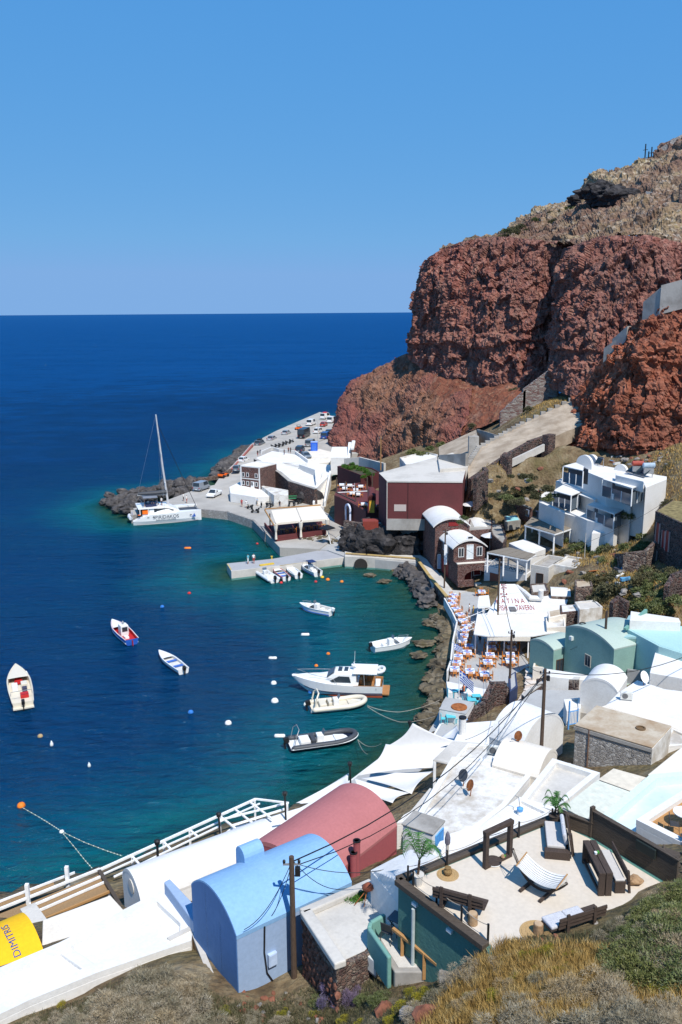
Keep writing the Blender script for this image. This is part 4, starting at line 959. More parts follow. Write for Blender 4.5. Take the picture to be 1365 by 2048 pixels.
FILL = [('tan plastered wall step left of the pale sage house',[(1070,1322),(1108,1326),(1090,1338),(1066,1336)],3.6,1.5,CREAM,ROOF_TAN),('white ledge house under the lamp vault',[(1020,1500),(1045,1512),(1030,1532),(1004,1520)],8.6,4,WHITE,WHITE2),('small white cube house between the tall vault and cement house',[(1128,1402),(1160,1398),(1162,1420),(1134,1426)],6.4,3.5,WHITE,WHITE2),('low cream roof between the tavern and the white wall',[(1092,1238),(1130,1236),(1132,1256),(1094,1258)],5.0,2,CREAM,WHITE2),('white cement yard behind the sage green house',[(1150,1206),(1190,1202),(1206,1216),(1160,1222)],6.2,3.5,WHITE2,CONC_L),('tan roofed hut on the slope above the tavern',[(1150,1162),(1182,1160),(1186,1174),(1152,1178)],7.4,5,RUBBLE,ROOF_TAN),('small roofless rubble pen above the tavern roof',[(1060,1170),(1092,1168),(1098,1184),(1064,1188)],5.4,3,RUBBLE,CONC_L),('white box roof right of the cement house',[(1345,1458),(1400,1450),(1410,1490),(1312,1498)],9.4,6,WHITE,WHITE2),('white stepped ledge under the tan roofed house',[(1100,1528),(1142,1530),(1150,1550),(1112,1546)],8.8,5,WHITE2,CONC_L),('pale roof tucked between the two cream sheets and fence',[(1176,1640),(1200,1630),(1240,1660),(1200,1676)],15.0,11,WHITE2,WHITE2),('narrow white roof between the rose house and grey strip',[(794,1650),(808,1634),(830,1622),(812,1648)],9.0,4,WHITE,WHITE2)]
for q in FILL: block('small_house', q[0], 'house', *q[1:6], .15, .2)
# ---------------------------------------------------------------- harbour ground: quay, road, car park, jetty
def slope(name, label, pts, mat, zb=-1.5, kind='structure'):
    "paved ground through corners (px,py,z), fan of a convex outline"
    W = [P(*p) for p in pts]; b = B(); b.prism([(p.x,p.y) for p in W], zb, [p.z for p in W]); o = b.obj(name, mat); tag(o, label, kind=kind); return o
sheet('quay', 'pale harbour quay below the car park', [(262,1031),(330,1024),(398,1018),(457,1024),(508,1041),(532,1066),(560,1095),(640,1098),(690,1060),(690,990),(640,985),(545,985),(480,975),(440,968),(402,975),(330,1002),(262,1018)], 1.6, -1.5, ROADM)
QE = [P(x,y,1.6) for x,y in ((262,1031),(330,1024),(398,1018),(457,1024),(508,1041),(532,1066))]
wallrun('quay_edge', 'rough stone edge of the pale quay above the water', 'wall', [p+Vector((0,0,-2.2)) for p in QE], 2.28, .5, RUBBLE_P)
sheet('quay', 'brown paved ground at the pavilion and bridge', [(560,1092),(650,1085),(690,1060),(720,1060),(770,1085),(835,1100),(850,1128),(694,1114),(655,1100)], 1.45, -1.5, PAVE)
for i in range(5):
    L = [(418,988,1.61),(440,954,2.2),(466,930,3.4),(503,888,4.6),(552,862,5.2),(640,824,5.4)]; Rr = [(482,980,1.61),(482,960,2.2),(520,928,3.4),(548,908,4.6),(620,890,5.2),(720,850,5.4)]
    slope('road', 'pale road climbing to the car park', [L[i],Rr[i],Rr[i+1],L[i+1]], ROADM)
slope('road', 'pale car park beside the headland', [(547,909,4.59),(620,891,5.19),(722,851,5.39),(735,905,5.2),(660,912,5.0),(617,926,4.9),(585,915,4.7)], ROADM)
jet = block('jetty', 'concrete jetty with yellow edge marks reaching into the harbour', 'jetty', [(454,1127),(544,1118),(655,1098),(700,1098),(706,1112),(560,1131),(463,1142)], 1.25, -2.5, CONC_L, None)
def jetx():
    J = lambda x,y: P(x,y,1.25)-jet.loc
    y_ = flat('yellow_line_paint',(.62,.42,.05)); z = 1.25+2.5
    for a, c in (((456,1128),(463,1140)),((466,1141),(556,1131)),((548,1118),(640,1102)),((560,1131),(700,1112))):
        p, q = J(*a), J(*c); jet('yellow_line', B().bar((p.x,p.y,z+.005),(q.x,q.y,z+.005),.12,.01), y_)
    p, q = J(520,1132), J(548,1128); jet('yellow_kerb', B().bar((p.x,p.y,z+.1),(q.x,q.y,z+.1),.5,.2), y_)
    p = J(544,1118); jet('bollard', B().lathe([(.12,0),(.12,.4),(.2,.42),(.2,.5)], (p.x,p.y,z), 10), y_)
    top = [J(*c) for c in ((454,1127),(544,1118),(655,1098),(700,1098),(706,1112),(560,1131),(463,1142))]
    import itertools
    jet('paving', B().prism([(p.x*.985,p.y*.985) for p in top], z, z+.012), plaster('grey_blue_paving',(.36,.36,.37),(.25,.24,.24),.5,.4))
jetx()
sheet('pavement', 'curved promenade with yellow edge below the lava rock', [(690,1113),(690,1100),(720,1104),(837,1108),(860,1122),(905,1180),(935,1182),(893,1196),(862,1162),(836,1122),(734,1115)], 1.7, -1.5, CONC_L)
wallrun('quay_edge', 'yellow lined sea wall curving past the brick houses', 'wall', [P(x,y,-.6) for x,y in ((692,1135),(735,1138),(834,1146),(858,1182),(893,1226))], 2.42, .5, RUBBLE, coping=plaster('ochre_edge',(.42,.30,.12),(.30,.25,.18),.7,.8))
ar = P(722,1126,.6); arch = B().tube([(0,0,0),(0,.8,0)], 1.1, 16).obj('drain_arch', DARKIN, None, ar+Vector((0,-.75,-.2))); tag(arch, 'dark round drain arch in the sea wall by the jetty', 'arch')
# ---------------------------------------------------------------- upper harbour: walls, stairs, brick office
wallrun('curb_wall', 'faded red curb wall along the sea side of the road', 'wall', [P(462,945,2.6),P(480,925,3.2),P(506,894,4.4)], .8, .4, plaster('faded_red',(.36,.12,.10),(.26,.10,.09),.5,.5))
wallrun('stone_wall', 'low rubble wall with posts behind the grey van', 'wall', [P(388,968,1.6),P(440,957,2.0),P(462,945,2.6)], 1.0, .5, RUBBLE)
off = house('office_building', 'two storey brick harbour office with small white framed windows', 'building', (481,933), (520,937), (510,924), 8.0, 2.6, BRICKR, WHITE, None, par=.3, parm=WHITE)
for r_ in range(2):
    for i in range(4):
        if r_ == 0 and i == 2: continue
        off.window('f', .5+i*(off.L-.6)/4, 3.3-r_*1.9, .55, .8, WPAINT, GLASS, 0)
off.window('f', .5+2*(off.L-.6)/4, .35, .8, 1.9, WPAINT, WPAINT, 0, 'door'); off.box('band', -.02,off.L+.02,-.06,-.002,2.75,2.95, WHITE)
for x in (0,off.L-.3): off.box('quoin', x-.02,x+.32,-.07,-.003,0,off.H, WHITE)
dw = T('stone_wall', 'long diagonal dark red rubble wall below the white plaza', 'wall', P(575,990,1.6))
def diag():
    top = [P(x,y,z)-dw.loc for x,y,z in ((511,918,7.6),(560,945,6.4),(580,962,5.6),(632,978,5.2))]; 
    b = B()
    for p, q in zip(top, top[1:]):
        d = Vector((q.x-p.x,q.y-p.y)).normalized(); nn = Vector((-d.y,d.x))*.4
        b.prism([(p.x+nn.x,p.y+nn.y),(p.x-nn.x,p.y-nn.y),(q.x-nn.x,q.y-nn.y),(q.x+nn.x,q.y+nn.y)], 0, [p.z,p.z,q.z,q.z])
    dw('wall', b, BRICKD); cb = B()
    for p, q in zip(top, top[1:]): cb.bar(p+Vector((0,0,.05)), q+Vector((0,0,.05)), .85, .12)
    dw('coping', cb, CONC)
diag()
slope('pavement', 'white painted plaza beside the brick office', [(511,917,6.0),(545,902,5.6),(591,909,5.3),(617,926,5.1),(620,940,4.9),(580,960,4.9)], WHITE)
slope('pavement', 'lower white plaza behind the dark rubble wall', [(565,935,4.95),(618,925,4.95),(662,930,4.95),(660,950,4.95),(632,978,4.7),(580,962,4.7)], WHITE)
for k in range(5):
    a = P(566+k*3,925+k*3.2,5.6-k*.13); c = P(616,926+k*3.4,5.6-k*.13)
    o = B().bar(a, c, .6, .15).obj('step', WHITE); tag(o, ('topmost','second','third','fourth','lowest')[k]+' white step of the plaza stair behind the rubble wall', 'step', 'white plaza steps')
wallrun('parapet_wall', 'white parapet of the car park above the plaza steps', 'wall', [P(523,909,5.6),P(545,900,5.2),P(560,905,5.0),P(592,908,5.0)], .9, .35, WHITE)
wallrun('parapet_wall', 'white wall under the parked grey car', 'wall', [P(592,912,4.7),P(617,930,4.6),P(656,924,4.6)], 1.3, .4, WHITE)
wallrun('parapet_wall', 'white inner wall beside the top of the white stair', 'wall', [P(600,942,4.6),P(632,955,4.5),P(634,978,4.0)], [1.6,1.8,1.5], .4, WHITE)
slope('pavement', 'beige upper yard beside the chapel', [(592,908,5.01),(640,898,5.2),(668,905,5.2),(660,925,5.1),(617,928,5.0)], CREAM)
chp = house('chapel', 'small white barrel vaulted chapel with scrolled bell gable', 'chapel', (662,915), (700,915), (668,899), 8.6, 4.6, WHITE, WHITE, 'x', 1.4)
chp('bell_gable', B().xprism([(0,0),(chp.W,0)]+[(y,z) for y,z in arc(chp.W,2.6,12,0,chp.H)][::-1], chp.L-.5, chp.L+.1), WHITE); chp.box('scroll', chp.L+.1,chp.L+1.0,.3,chp.W-.3,chp.H+1.6,chp.H+2.3, WHITE, .2)
chp.box('door', -.06,0,chp.W*.3,chp.W*.7,.2,3.4, CONC)
st = T('white_stair', 'white stair with side walls climbing beside the maroon terrace', 'stairs', P(634,1013,1.6))
def stair():
    a0, a1 = P(628,1014,1.6)-st.loc, P(650,1014,1.6)-st.loc; b0, b1 = P(643,952,4.9)-st.loc, P(661,952,4.9)-st.loc
    n = 18
    for i in range(n):
        f, g_ = i/n, (i+1)/n; p = [a0.lerp(b0,f),a1.lerp(b1,f),a1.lerp(b1,g_),a0.lerp(b0,g_)]
        st('step', B().prism([(q.x,q.y) for q in p], 0, .18*(i+1)), flat('stair_cream',(.66,.61,.54)))
    for a, b_, h in ((a0,b0,1.0),(a1,b1,1.2)):
        st('side_wall', B().prism([(a.x-.2,a.y),(a.x+.2,a.y),(b_.x+.2,b_.y),(b_.x-.2,b_.y)], 0, [h,h,3.3+h,3.3+h]), WHITE)
stair()
block('low_building', 'low white harbour shed with a small dark window below the office', 'building', [(459,974),(481,963),(512,966),(547,984),(545,992),(512,994),(461,986)], [3.6,3.8,3.8,3.0,3.0,3.4,3.6], 1.6, WHITE, None)
block('retaining_wall', 'stained cement wall between the white shed and the rubble wall', 'wall', [(520,970),(577,980),(577,990),(548,990)], 4.0, 1.6, WHITE2)
cave = P(622,1005,1.6); o = B().blob((0,0,1.2),1.8,3,2,.3,1.6,.6,1.1).obj('lava_rock', LAVA, None, cave); tag(o, 'dark rock with a hollow under the rubble wall end', 'rock')
# canopy pavilion
pv = T('pavilion', 'open waterside pavilion with two beige canvas roofs and wrapped posts', 'pavilion', P(600,1060,1.6))
def pavil():
    V = lambda x,y,z: pv.loc_(P(x,y,z)); Z = 5.0
    base = [V(*q,1.9) for q in ((530,1052),(552,1080),(655,1066),(640,1034))]; pv('floor', B().prism([(p.x,p.y) for p in base], -2, .3), MAROON)
    fr = [V(*q,1.9) for q in ((550,1079),(655,1066))]
    for a, c in ((fr[0],fr[1]),(base[0],base[1])): pv('low_wall', B().bar(a+Vector((0,0,.3)), c+Vector((0,0,.3)), .2, .7), MAROON)
    for pl in ([(543,1026),(592,1021),(602,1041),(552,1046)], [(594,1021),(640,1016),(658,1037),(604,1041)]):
        W = [V(*q,Z) for q in pl]; W = [W[0]+Vector((0,0,.5)), W[1]+Vector((0,0,.5)), W[2], W[3]]
        b = B(); b.add(W+[w_+Vector((0,0,-.06)) for w_ in W], [(0,1,2,3),(7,6,5,4)]+[(i,(i+1)%4,4+(i+1)%4,4+i) for i in range(4)]); pv('canvas_roof', b, AWN)
        a, c = W[3], W[2]; pv('valance', B().bar(a+Vector((0,0,-.2)), c+Vector((0,0,-.2)), .04, .35), AWN)
    for q in ((552,1046),(602,1042),(655,1037),(540,1027),(592,1021),(640,1016)):
        p = V(*q,Z); pv('post', B().box(p.x-.1,p.x+.1,p.y-.1,p.y+.1,.2,p.z), DWOOD)
        if q[1] > 1030: pv('curtain', B().lathe([(.42,p.z-.1),(.30,p.z-1.0),(.16,p.z-1.6),(.24,.5)], (p.x,p.y-.2,0), 8), AWN)
    pv('beam', B().bar(V(530,1018,Z+.6), V(642,1010,Z+.6), .2, .2), HONEY); pv('beam', B().bar(V(530,1020,Z+.3), V(548,1050,Z), .2, .2), HONEY)
pavil()
pw_ = T('sun_umbrella', 'black square parasol with white base pole near the bridge', 'umbrella', P(662,1088,1.5))
pw_('pole', B().bar((0,0,0),(-.6,0,3.0),.5,.12), WPAINT); pw_('canopy', B().lathe([(1.5,2.8),(1.3,3.0),(.1,3.5)], (-.6,0,0), 4), BLACKM)
# ---------------------------------------------------------------- maroon houses on the lava rock
mb = block('maroon_house', 'large blank maroon house with grey concrete roof and a pale sign', 'house', [(774,962),(926,963),(934,932),(880,938),(874,914),(758,946)], 14.2, 6.0, MAROON, CONC_L, 0, .02)
def mbx():
    a = P(774,962,14.2)-mb.loc; b_ = P(926,963,14.2)-mb.loc; d = (b_-a).normalized(); L = (b_-a).length
    def slabf(u0,u1,z0,z1,m,nm,o=.05): 
        p = a+d*u0; q = a+d*u1; nn = Vector((d.y,-d.x,0)); 
        mb(nm, B().prism([(p.x+nn.x*.003,p.y+nn.y*.003),(q.x+nn.x*.003,q.y+nn.y*.003),(q.x+nn.x*o,q.y+nn.y*o),(p.x+nn.x*o,p.y+nn.y*o)], z0, z1), m)
    slabf(0,L,0,1.9,CONC,'plinth',.12); slabf(L*.1,L*.26,3.2,4.3,plaster('pale_sign_board',(.50,.42,.38),(.40,.33,.3),.4),'sign_board'); slabf(0,L,8.0,8.22,CONC_L,'cornice',.1)
    slabf(L*.28,L*.285,1.5,8.0,BLACKM,'cable',.06)
    slabf(.0,.12,1.9,8.0,CONC_L,'corner_strip',.06)
mbx()
block('low_wall_building', 'grey concrete rear roof with a beige step above the maroon house', 'building', [(880,938),(876,915),(905,905),(940,925),(936,934)], 14.8, 8, CONC_L, None)
sheet('pavement', 'grey promenade in front of the large maroon house', [(756,1042),(772,1028),(930,1016),(938,1045),(860,1052),(760,1052)], 6.0, 1.0, CONC_L)
wallrun('parapet_wall', 'white bench wall along the promenade before the maroon house', 'wall', [P(782,1036,6.0),P(800,1040,6.0),P(850,1036,6.0)], [.4,.7,.7], .4, WHITE)
rk = T('lava_outcrop', 'black lava outcrop with rubble patches under the maroon promenade', 'rock', P(780,1105,1.4))
def lava():
    rnd = random.Random(4)
    for (px,py,z,r) in ((705,1092,3.0,2.2),(722,1100,2.5,1.8),(745,1095,3.2,2.8),(775,1092,3.4,3.2),(760,1105,2.2,2.2),(800,1100,2.6,2.8),(820,1098,3.0,2.6),(838,1092,3.0,2.0),(795,1075,4.2,2.6),(770,1070,4.4,2.4),(828,1070,4.6,2.4),(725,1080,4.4,2.2),(700,1075,4.2,1.6),(850,1072,4.6,2.0),(745,1062,4.8,2.2)):
        p = rk.loc_(P(px,py,z)); b = B(); b.blob((0,0,0), r*.85, px, 4, .5, 1.2, .8, 1.0, 1.6)
        o = rk('boulder', b, LAVA); o.location = p+Vector((0,2.4,-.3))
    w = [rk.loc_(P(x,y,5.9)) for x,y in ((690,1045),(740,1052),(800,1052),(862,1050))]
    for p,q in zip(w,w[1:]): rk('rubble_wall', B().bar(p+Vector((0,.6,-.9)), q+Vector((0,.6,-.9)), .8, 2.2), RUBBLE)
lava()
mt = block('maroon_terrace', 'maroon rubble terrace with arched blue window and white tables on top', 'house', [(669,990),(700,1003),(732,1022),(762,1020),(765,985),(720,965),(676,972)], 7.0, 1.4, plaster('maroon_rubble',(.13,.045,.04),(.06,.03,.028),.9,.8,bump=1.0), MAROON, 0)
def mtx():
    a = P(676,995,7.0)-mt.loc; b_ = P(716,1014,7.0)-mt.loc; d = (b_-a).normalized(); nn = Vector((d.y,-d.x,0))
    c = a.lerp(b_,.55); b = B(); n = 12
    for i in range(n):
        t0, t1 = math.pi*i/n, math.pi*(i+1)/n
        b.bar(c+nn*.12+d*math.cos(t0)*1.0+Vector((0,0,-.35+math.sin(t0)*1.0-1.0)), c+nn*.12+d*math.cos(t1)*1.0+Vector((0,0,-.35+math.sin(t1)*1.0-1.0)), .3, .3)
    for s in (-1,1): b.bar(c+nn*.12+d*s*1.0+Vector((0,0,-1.35)), c+nn*.12+d*s*1.0+Vector((0,0,-3.4)), .3, .3)
    mt('arch_frame', b, flat('pale_blue_frame',(.62,.66,.80)))
    mt('arch_pane', B().bar(c+nn*.03+Vector((0,0,-.6)), c+nn*.03+Vector((0,0,-3.3)), .1, 1.8), GLASS)
    for (px,py) in ((674,985),(692,994),(712,1002),(735,985),(745,975)):
        p = P(px,py,7.0)-mt.loc; mt('pergola_post', B().box(p.x-.1,p.x+.1,p.y-.1,p.y+.1,5.6,8.6), FWOOD)
    e = [P(*q)-mt.loc for q in ((674,985,10.0),(712,1002,10.0),(735,975,10.0))]; mt('pergola_beam', B().bar(P(674,985,9.9)-mt.loc, P(712,1003,9.9)-mt.loc, .16, .16), FWOOD); mt('pergola_beam', B().bar(P(674,985,9.9)-mt.loc, P(735,982,9.9)-mt.loc, .12, .12), WPAINT)
    ly = P(745,1046,6.6)-mt.loc; mt('balcony', B().box(ly.x-1.6,ly.x+1.0,ly.y-.6,ly.y+1.5,3.6,5.6), flat('red_balcony',(.24,.045,.03)))
mtx()
mc = house('maroon_chapel', 'little maroon vaulted room with a yellow arched door', 'house', (736,1000), (752,1000), (722,984), 9.2, 6.9, MAROON, MAROON, 'y', .9)
mc.window('f', .35, .1, .75, 2.0, flat('yellow_door_frame',(.65,.36,.05)), flat('yellow_door',(.75,.42,.05)), 0, 'door')
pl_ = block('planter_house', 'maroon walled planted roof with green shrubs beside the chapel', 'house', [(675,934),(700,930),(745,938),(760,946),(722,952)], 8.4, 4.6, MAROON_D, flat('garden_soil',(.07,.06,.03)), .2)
wallrun('garden_wall', 'pale stepped wall at the foot of the headland', 'wall', [P(690,925,7.6),P(720,922,8.4),P(770,935,9.0)], .9, .5, CONC_L, down=3)
block('flat_roof_house', 'white roofed terrace house with dark awning under the headland', 'house', [(800,918),(850,906),(876,912),(872,926),(812,932)], 13.2, 9, WHITE2, WHITE, .3)
# ---------------------------------------------------------------- brick captains' houses
b1 = house('brick_house', 'tall dark brick house with a bright white curved roof', 'house', (871,1052), (936,1050), (857,1024), 8.8, 1.6, BRICKR, WHITE, 'y', 1.35, over=.35, th=.2)
b1.window('f', b1.L*.5, 4.3, .9, 2.3, RED_D, RED_D, 0, 'door'); b1.window('f', b1.L*.42, 7.2, 1.4, .5, RED_D, RED_D, 0); b1.window('f', .5, .4, 1.0, 2.2, WPAINT, flat('pale_blue_door',(.35,.45,.6)), 0, 'door')
b2 = house('brick_house', 'front brick house with white vault, balcony and arched red porch', 'house', (908,1096), (971,1092), (891,1076), 6.9, 1.6, BRICKR, WHITE, 'y', 1.25, over=.25, th=.18)
L2 = b2.L
for u in (.16,.74): b2.window('f', L2*u, 3.9, .75, 1.3, WPAINT, GLASS, 1)
b2.window('f', L2*.42, 3.5, .95, 2.1, WPAINT, flat('pale_door',(.66,.72,.74)), 1, 'door'); b2.window('f', L2*.44, 6.5, .75, .4, WPAINT, GLASS, 0)
for u in (1.2,2.7): b2.window('l', u, 3.9, .7, 1.2, WPAINT, GLASS, 1)
for u in (.9,2.7): b2.window('l', u, .2, .9, 2.2, RED_D, RED_D, 0, 'door')
def porch(t):
    D = 1.9; b = B(); x0, x1 = .0, L2+.25; ax0, ax1, ah = L2*.22, L2*.95, 1.0; n = 14
    out = [(x0,0),(ax0,0)]+[(ax0+(ax1-ax0)*(.5-.5*math.cos(math.pi*i/n)), 1.2+ah*math.sin(math.pi*i/n)) for i in range(n+1)]+[(ax1,0),(x1,0),(x1,3.3),(x0,3.3)]
    bm = bmesh.new(); vs = [bm.verts.new((x,-D,z)) for x,z in out]; f = bm.faces.new(vs); r = bmesh.ops.extrude_face_region(bm, geom=[f]); bmesh.ops.translate(bm, verts=[v for v in r['geom'] if isinstance(v,bmesh.types.BMVert)], vec=(0,.45,0)); bmesh.ops.triangulate(bm, faces=bm.faces)
    me = bpy.data.meshes.new('porch'); bm.to_mesh(me); bm.free(); me.materials.append(BRICKR); o = bpy.data.objects.new('porch', me); COL.objects.link(o); o.parent = t.e
    t.box('porch_side', 0,.4,-D+.451,-.003,0,3.3, BRICKR, parent=o); t.box('balcony_floor', .41,L2+.2,-D+.451,-.003,3.0,3.3, BRICKR, parent=o); t.box('coping', -.05,L2+.3,-D-.05,-D+.5,3.303,3.42, CREAM, parent=o)
    t.window('f', L2*.32, .1, 1.25, 2.3, WPAINT, RED_D, 0, 'door'); t.window('f', L2*.66, .9, 1.0, 1.4, WPAINT, RED_D, 0)
    t.box('step', L2*.5,L2*1.0,-D-.7,-D-.003,0,.35, CREAM); t.box('low_wall', -.1,L2*.5,-D-.6,-D-.003,0,.9, BRICKR)
porch(b2)
b3 = house('brick_house', 'small rear brick house with a white arched coping', 'house', (938,1066), (986,1066), (942,1046), 6.6, 2.0, BRICKR, WHITE, 'y', 1.25, over=.15, th=.2)
b3.window('f', b3.L*.42, 2.4, 1.0, 1.5, RED_D, RED_D, 0, 'door'); b3.window('f', b3.L*.4, 4.4, .9, .4, RED_D, RED_D, 0)
block('brick_house', 'flat brick terrace wall behind the small arched house', 'house', [(936,1062),(985,1058),(985,1040),(940,1036)], 7.6, 2, BRICKR, CONC, 0)
block('brick_house', 'brick stair house with a dark opening and turquoise roof light', 'house', [(975,1048),(1005,1050),(1014,1078),(1006,1090),(985,1072)], 7.4, 2, BRICKD, CONC, .2)
block('skylight', 'turquoise roof sheet beside the grey posts', 'roof', [(1009,1032),(1034,1030),(1042,1040),(1012,1044)], 8.0, 6.5, CONC, flat('turquoise_sheet',(.30,.62,.66)))
gs = T('grey_stair', 'grey stone stair descending beside the brick houses', 'stairs', P(995,1095,2.6))
for i in range(12):
    a = gs.loc_(P(988+i*.2,1062+i*3.0,7.0-.35*i)); c = gs.loc_(P(1004+i*.4,1060+i*3.2,7.0-.35*i)); gs('step', B().bar(a+Vector((0,0,-.15)), c+Vector((0,0,-.15)), .7, .35), flat('grey_step',(.24,.235,.23)))
def parasol(name, label, px, py, z, r, m, h=2.3):
    t = T(name, label, 'umbrella', P(px,py,z)); b = B(); b.lathe([(r,h-.05),(r,h),(.05,h+.55)], n=8); t('canopy', b, m); t('pole', B().tube([(0,0,0),(0,0,h+.5)], .04, 6), WPAINT); return t
parasol('sun_umbrella', 'white parasol open beside the front brick house roof', 980, 1100, 4.6, 1.5, CANV)
parasol('sun_umbrella', 'white parasol open on the terrace behind the tall brick house', 941, 1036, 7.4, 1.6, CANV)
sheet('pavement', 'small brick terrace behind the tall brick house', [(900,1036),(930,1026),(985,1030),(990,1046),(940,1048),(915,1046)], 7.3, 2, CONC)
wallrun('retaining_wall', 'curved grey topped brick retaining wall below the dry slope', 'wall', [P(957,1010,8.0),P(990,1020,7.6),P(1040,1038,7.2),P(1062,1046,7.2)], [3.4,3.0,2.6,2.4], .5, BRICKR, coping=CONC)
# ---------------------------------------------------------------- ramp and its walls
ramp = T('stepped_ramp', 'wide pale stepped ramp climbing to the foot of the red cliff', 'ramp', PY(940,955,147.5)-Vector((0,0,2)))
def rampx():
    q = lambda x,y,Y: ramp.loc_(PY(x,y,Y))
    Lf = [q(936,930,152),q(958,896,159),q(1045,848,166),q(1185,780,171)]; Rt = [q(937,962,145.5),q(1012,918,149),q(1091,880,154),q(1185,842,158)]
    m = plaster('pale_ramp_cement',(.46,.38,.29),(.27,.21,.15),.9,.35,lo=.38,hi=.62,bump=.8)
    rw_ = []
    for k in range(31):
        f = k/30*2.999; i = int(f); a = Lf[i].lerp(Lf[i+1],f-i); c = Rt[i].lerp(Rt[i+1],f-i); rw_.append([a.lerp(c,j/8)+Vector((0,0,.12*noise.noise((a.lerp(c,j/8))*.4))) for j in range(9)])
    o = ramp('surface', B().grid(rw_), m); md = o.modifiers.new('t','SOLIDIFY'); md.thickness = 2.5; md.offset = -1
    for k in range(30):
        f = k/30*2.99; i = int(f); p = Lf[i].lerp(Lf[i+1],f-i); ramp('kerb_block', B().box(p.x-.45,p.x+.45,p.y-.4,p.y+.4,p.z-2,p.z+.45), CONC)
    la = [q(878,894,176),q(953,859,178),q(960,896,159.5),q(937,931,152.5),q(880,932,160)]; ramp('landing', B().prism([(p.x,p.y) for p in la], -3, [p.z for p in la]), m)
    w = [q(955,866,176),q(1010,878,165)]; ramp('side_wall', B().prism([(w[0].x,w[0].y-.3),(w[1].x,w[1].y-.3),(w[1].x,w[1].y+.3),(w[0].x,w[0].y+.3)], [w[0].z-4,w[1].z-3,w[1].z-3,w[0].z-4], [w[0].z+.8,w[1].z+.3,w[1].z+.3,w[0].z+.8]), CONC)
    p = q(947,896,160); ramp('pillar', B().box(p.x-.9,p.x+.9,p.y-.7,p.y+.7,p.z-2,p.z+2.2), CONC)
rampx()
def wall_px(label, pts, h, th, mat, down=3, coping=None, name='stone_wall'):
    return wallrun(name, label, 'wall', [PY(*p) for p in pts], h, th, mat, down=down, coping=coping)
wall_px('dark red rubble parapet along the lower side of the ramp', [(940,966,144),(1010,925,147.5),(1060,898,150.5),(1092,884,152.5)], [.7,1.2,1.4,1.2], .9, BRICKD)
wall_px('short red rubble wall end beside the ramp parapet', [(1008,948,145),(1016,940,146)], 3.0, 1.6, BRICKD)
wall_px('red rubble pillar at the upper end of the ramp parapet', [(1090,905,149),(1104,902,150)], 3.0, 1.4, BRICKD)
wall_px('pale plank like beam wall below the ramp parapet', [(1015,930,146),(1088,895,149)], .6, .5, CONC_L, down=.6)
wall_px('grey streaked retaining wall with rubble foot above the ramp', [(1000,842,180),(1050,808,180),(1115,768,180)], [1.8,3.0,4.2], 1.0, stone('streaked_rubble',[(.34,.30,.27),(.25,.18,.16),(.16,.07,.06),(.40,.37,.34)],(.30,.26,.23),1.2,zs=3.0))
wall_px('grey concrete wall corner below the ramp landing', [(880,938,158),(934,936,150)], 2.6, .6, CONC)
wall_px('broken dark rubble wall between the ramp and the hotel', [(950,985,140),(972,968,142),(968,962,144)], 2.4, .7, BRICKD)
# walls and towers on the upper slope
wall_px('pale cement buttress wall on the upper slope', [(1292,440,204),(1340,448,200)], 6.0, 1.5, CONC_L, name='retaining_wall', down=4)
wall_px('tall dark stone tower edge at the upper right', [(1352,480,190),(1420,490,188)], 11.0, 3, RUBBLE, name='tower', down=8)
wall_px('rubble wall climbing along the ridge at the upper right', [(1308,326,236),(1345,304,234),(1420,262,232)], 2.6, 1.5, RUBBLE_P, down=6)
wall_px('pale parapet block of the cliff path at the right edge', [(1290,625,151),(1330,592,148),(1420,566,145)], 1.7, 1.2, CONC, name='parapet_wall', down=3)
wall_px('pale slanting path wall on the red bluff', [(1214,702,158),(1240,684,156),(1262,658,154)], .5, 1.8, CONC, name='parapet_wall', down=2)
for i,(px,py,h) in enumerate(((1290,322,3.6),(1303,318,2.4),(1297,322,1.8))):
    p = PY(px,py,239); t = T('mast', ('tallest thin','right hand short','middle short')[i]+' dark mast on the ridge skyline', 'mast', p-Vector((0,0,1))); t('pole', B().tube([(0,0,0),(0,0,h+1.5)], .16, 6), BLACKM); t('arm', B().bar((-.6,0,h),(.6,0,h+.2),.12), BLACKM)
for i,(px,py,Y,r) in enumerate(((1198,382,213,3.0),(1220,390,211,3.2),(1245,392,209,3.0),(1268,396,207,2.2),(1165,398,224,2.2))):
    b = B(); b.blob((0,0,-.4), r*.95, i+3, 5, .5, 1.5, .9, .8, 1.7); o = b.obj('lava_rock', LAVA, None, PY(px,py,Y+3)); tag(o, ('leftmost black lava crag under the ridge','large black lava crag in the middle of the upper slope','black lava crag with a flat top on the upper slope','rightmost small black lava crag beside the pale buttress','isolated low black crag on the skyline shoulder')[i], 'rock', 'black crags on the upper slope')

for i,(a,b_,Y) in enumerate((((1060,462),(1110,450),228),((1130,470),(1180,462),210),((1225,440),(1285,430),206),((1250,350),(1300,338),234))):
    wall_px(('lowest left dry stone terrace wall on the upper slope','dry stone terrace wall above the shaded cleft','dry stone terrace wall left of the pale buttress','dry stone wall just under the ridge masts')[i], [(*a,Y),(*b_,Y-2)], 1.6, .8, RUBBLE, down=2)
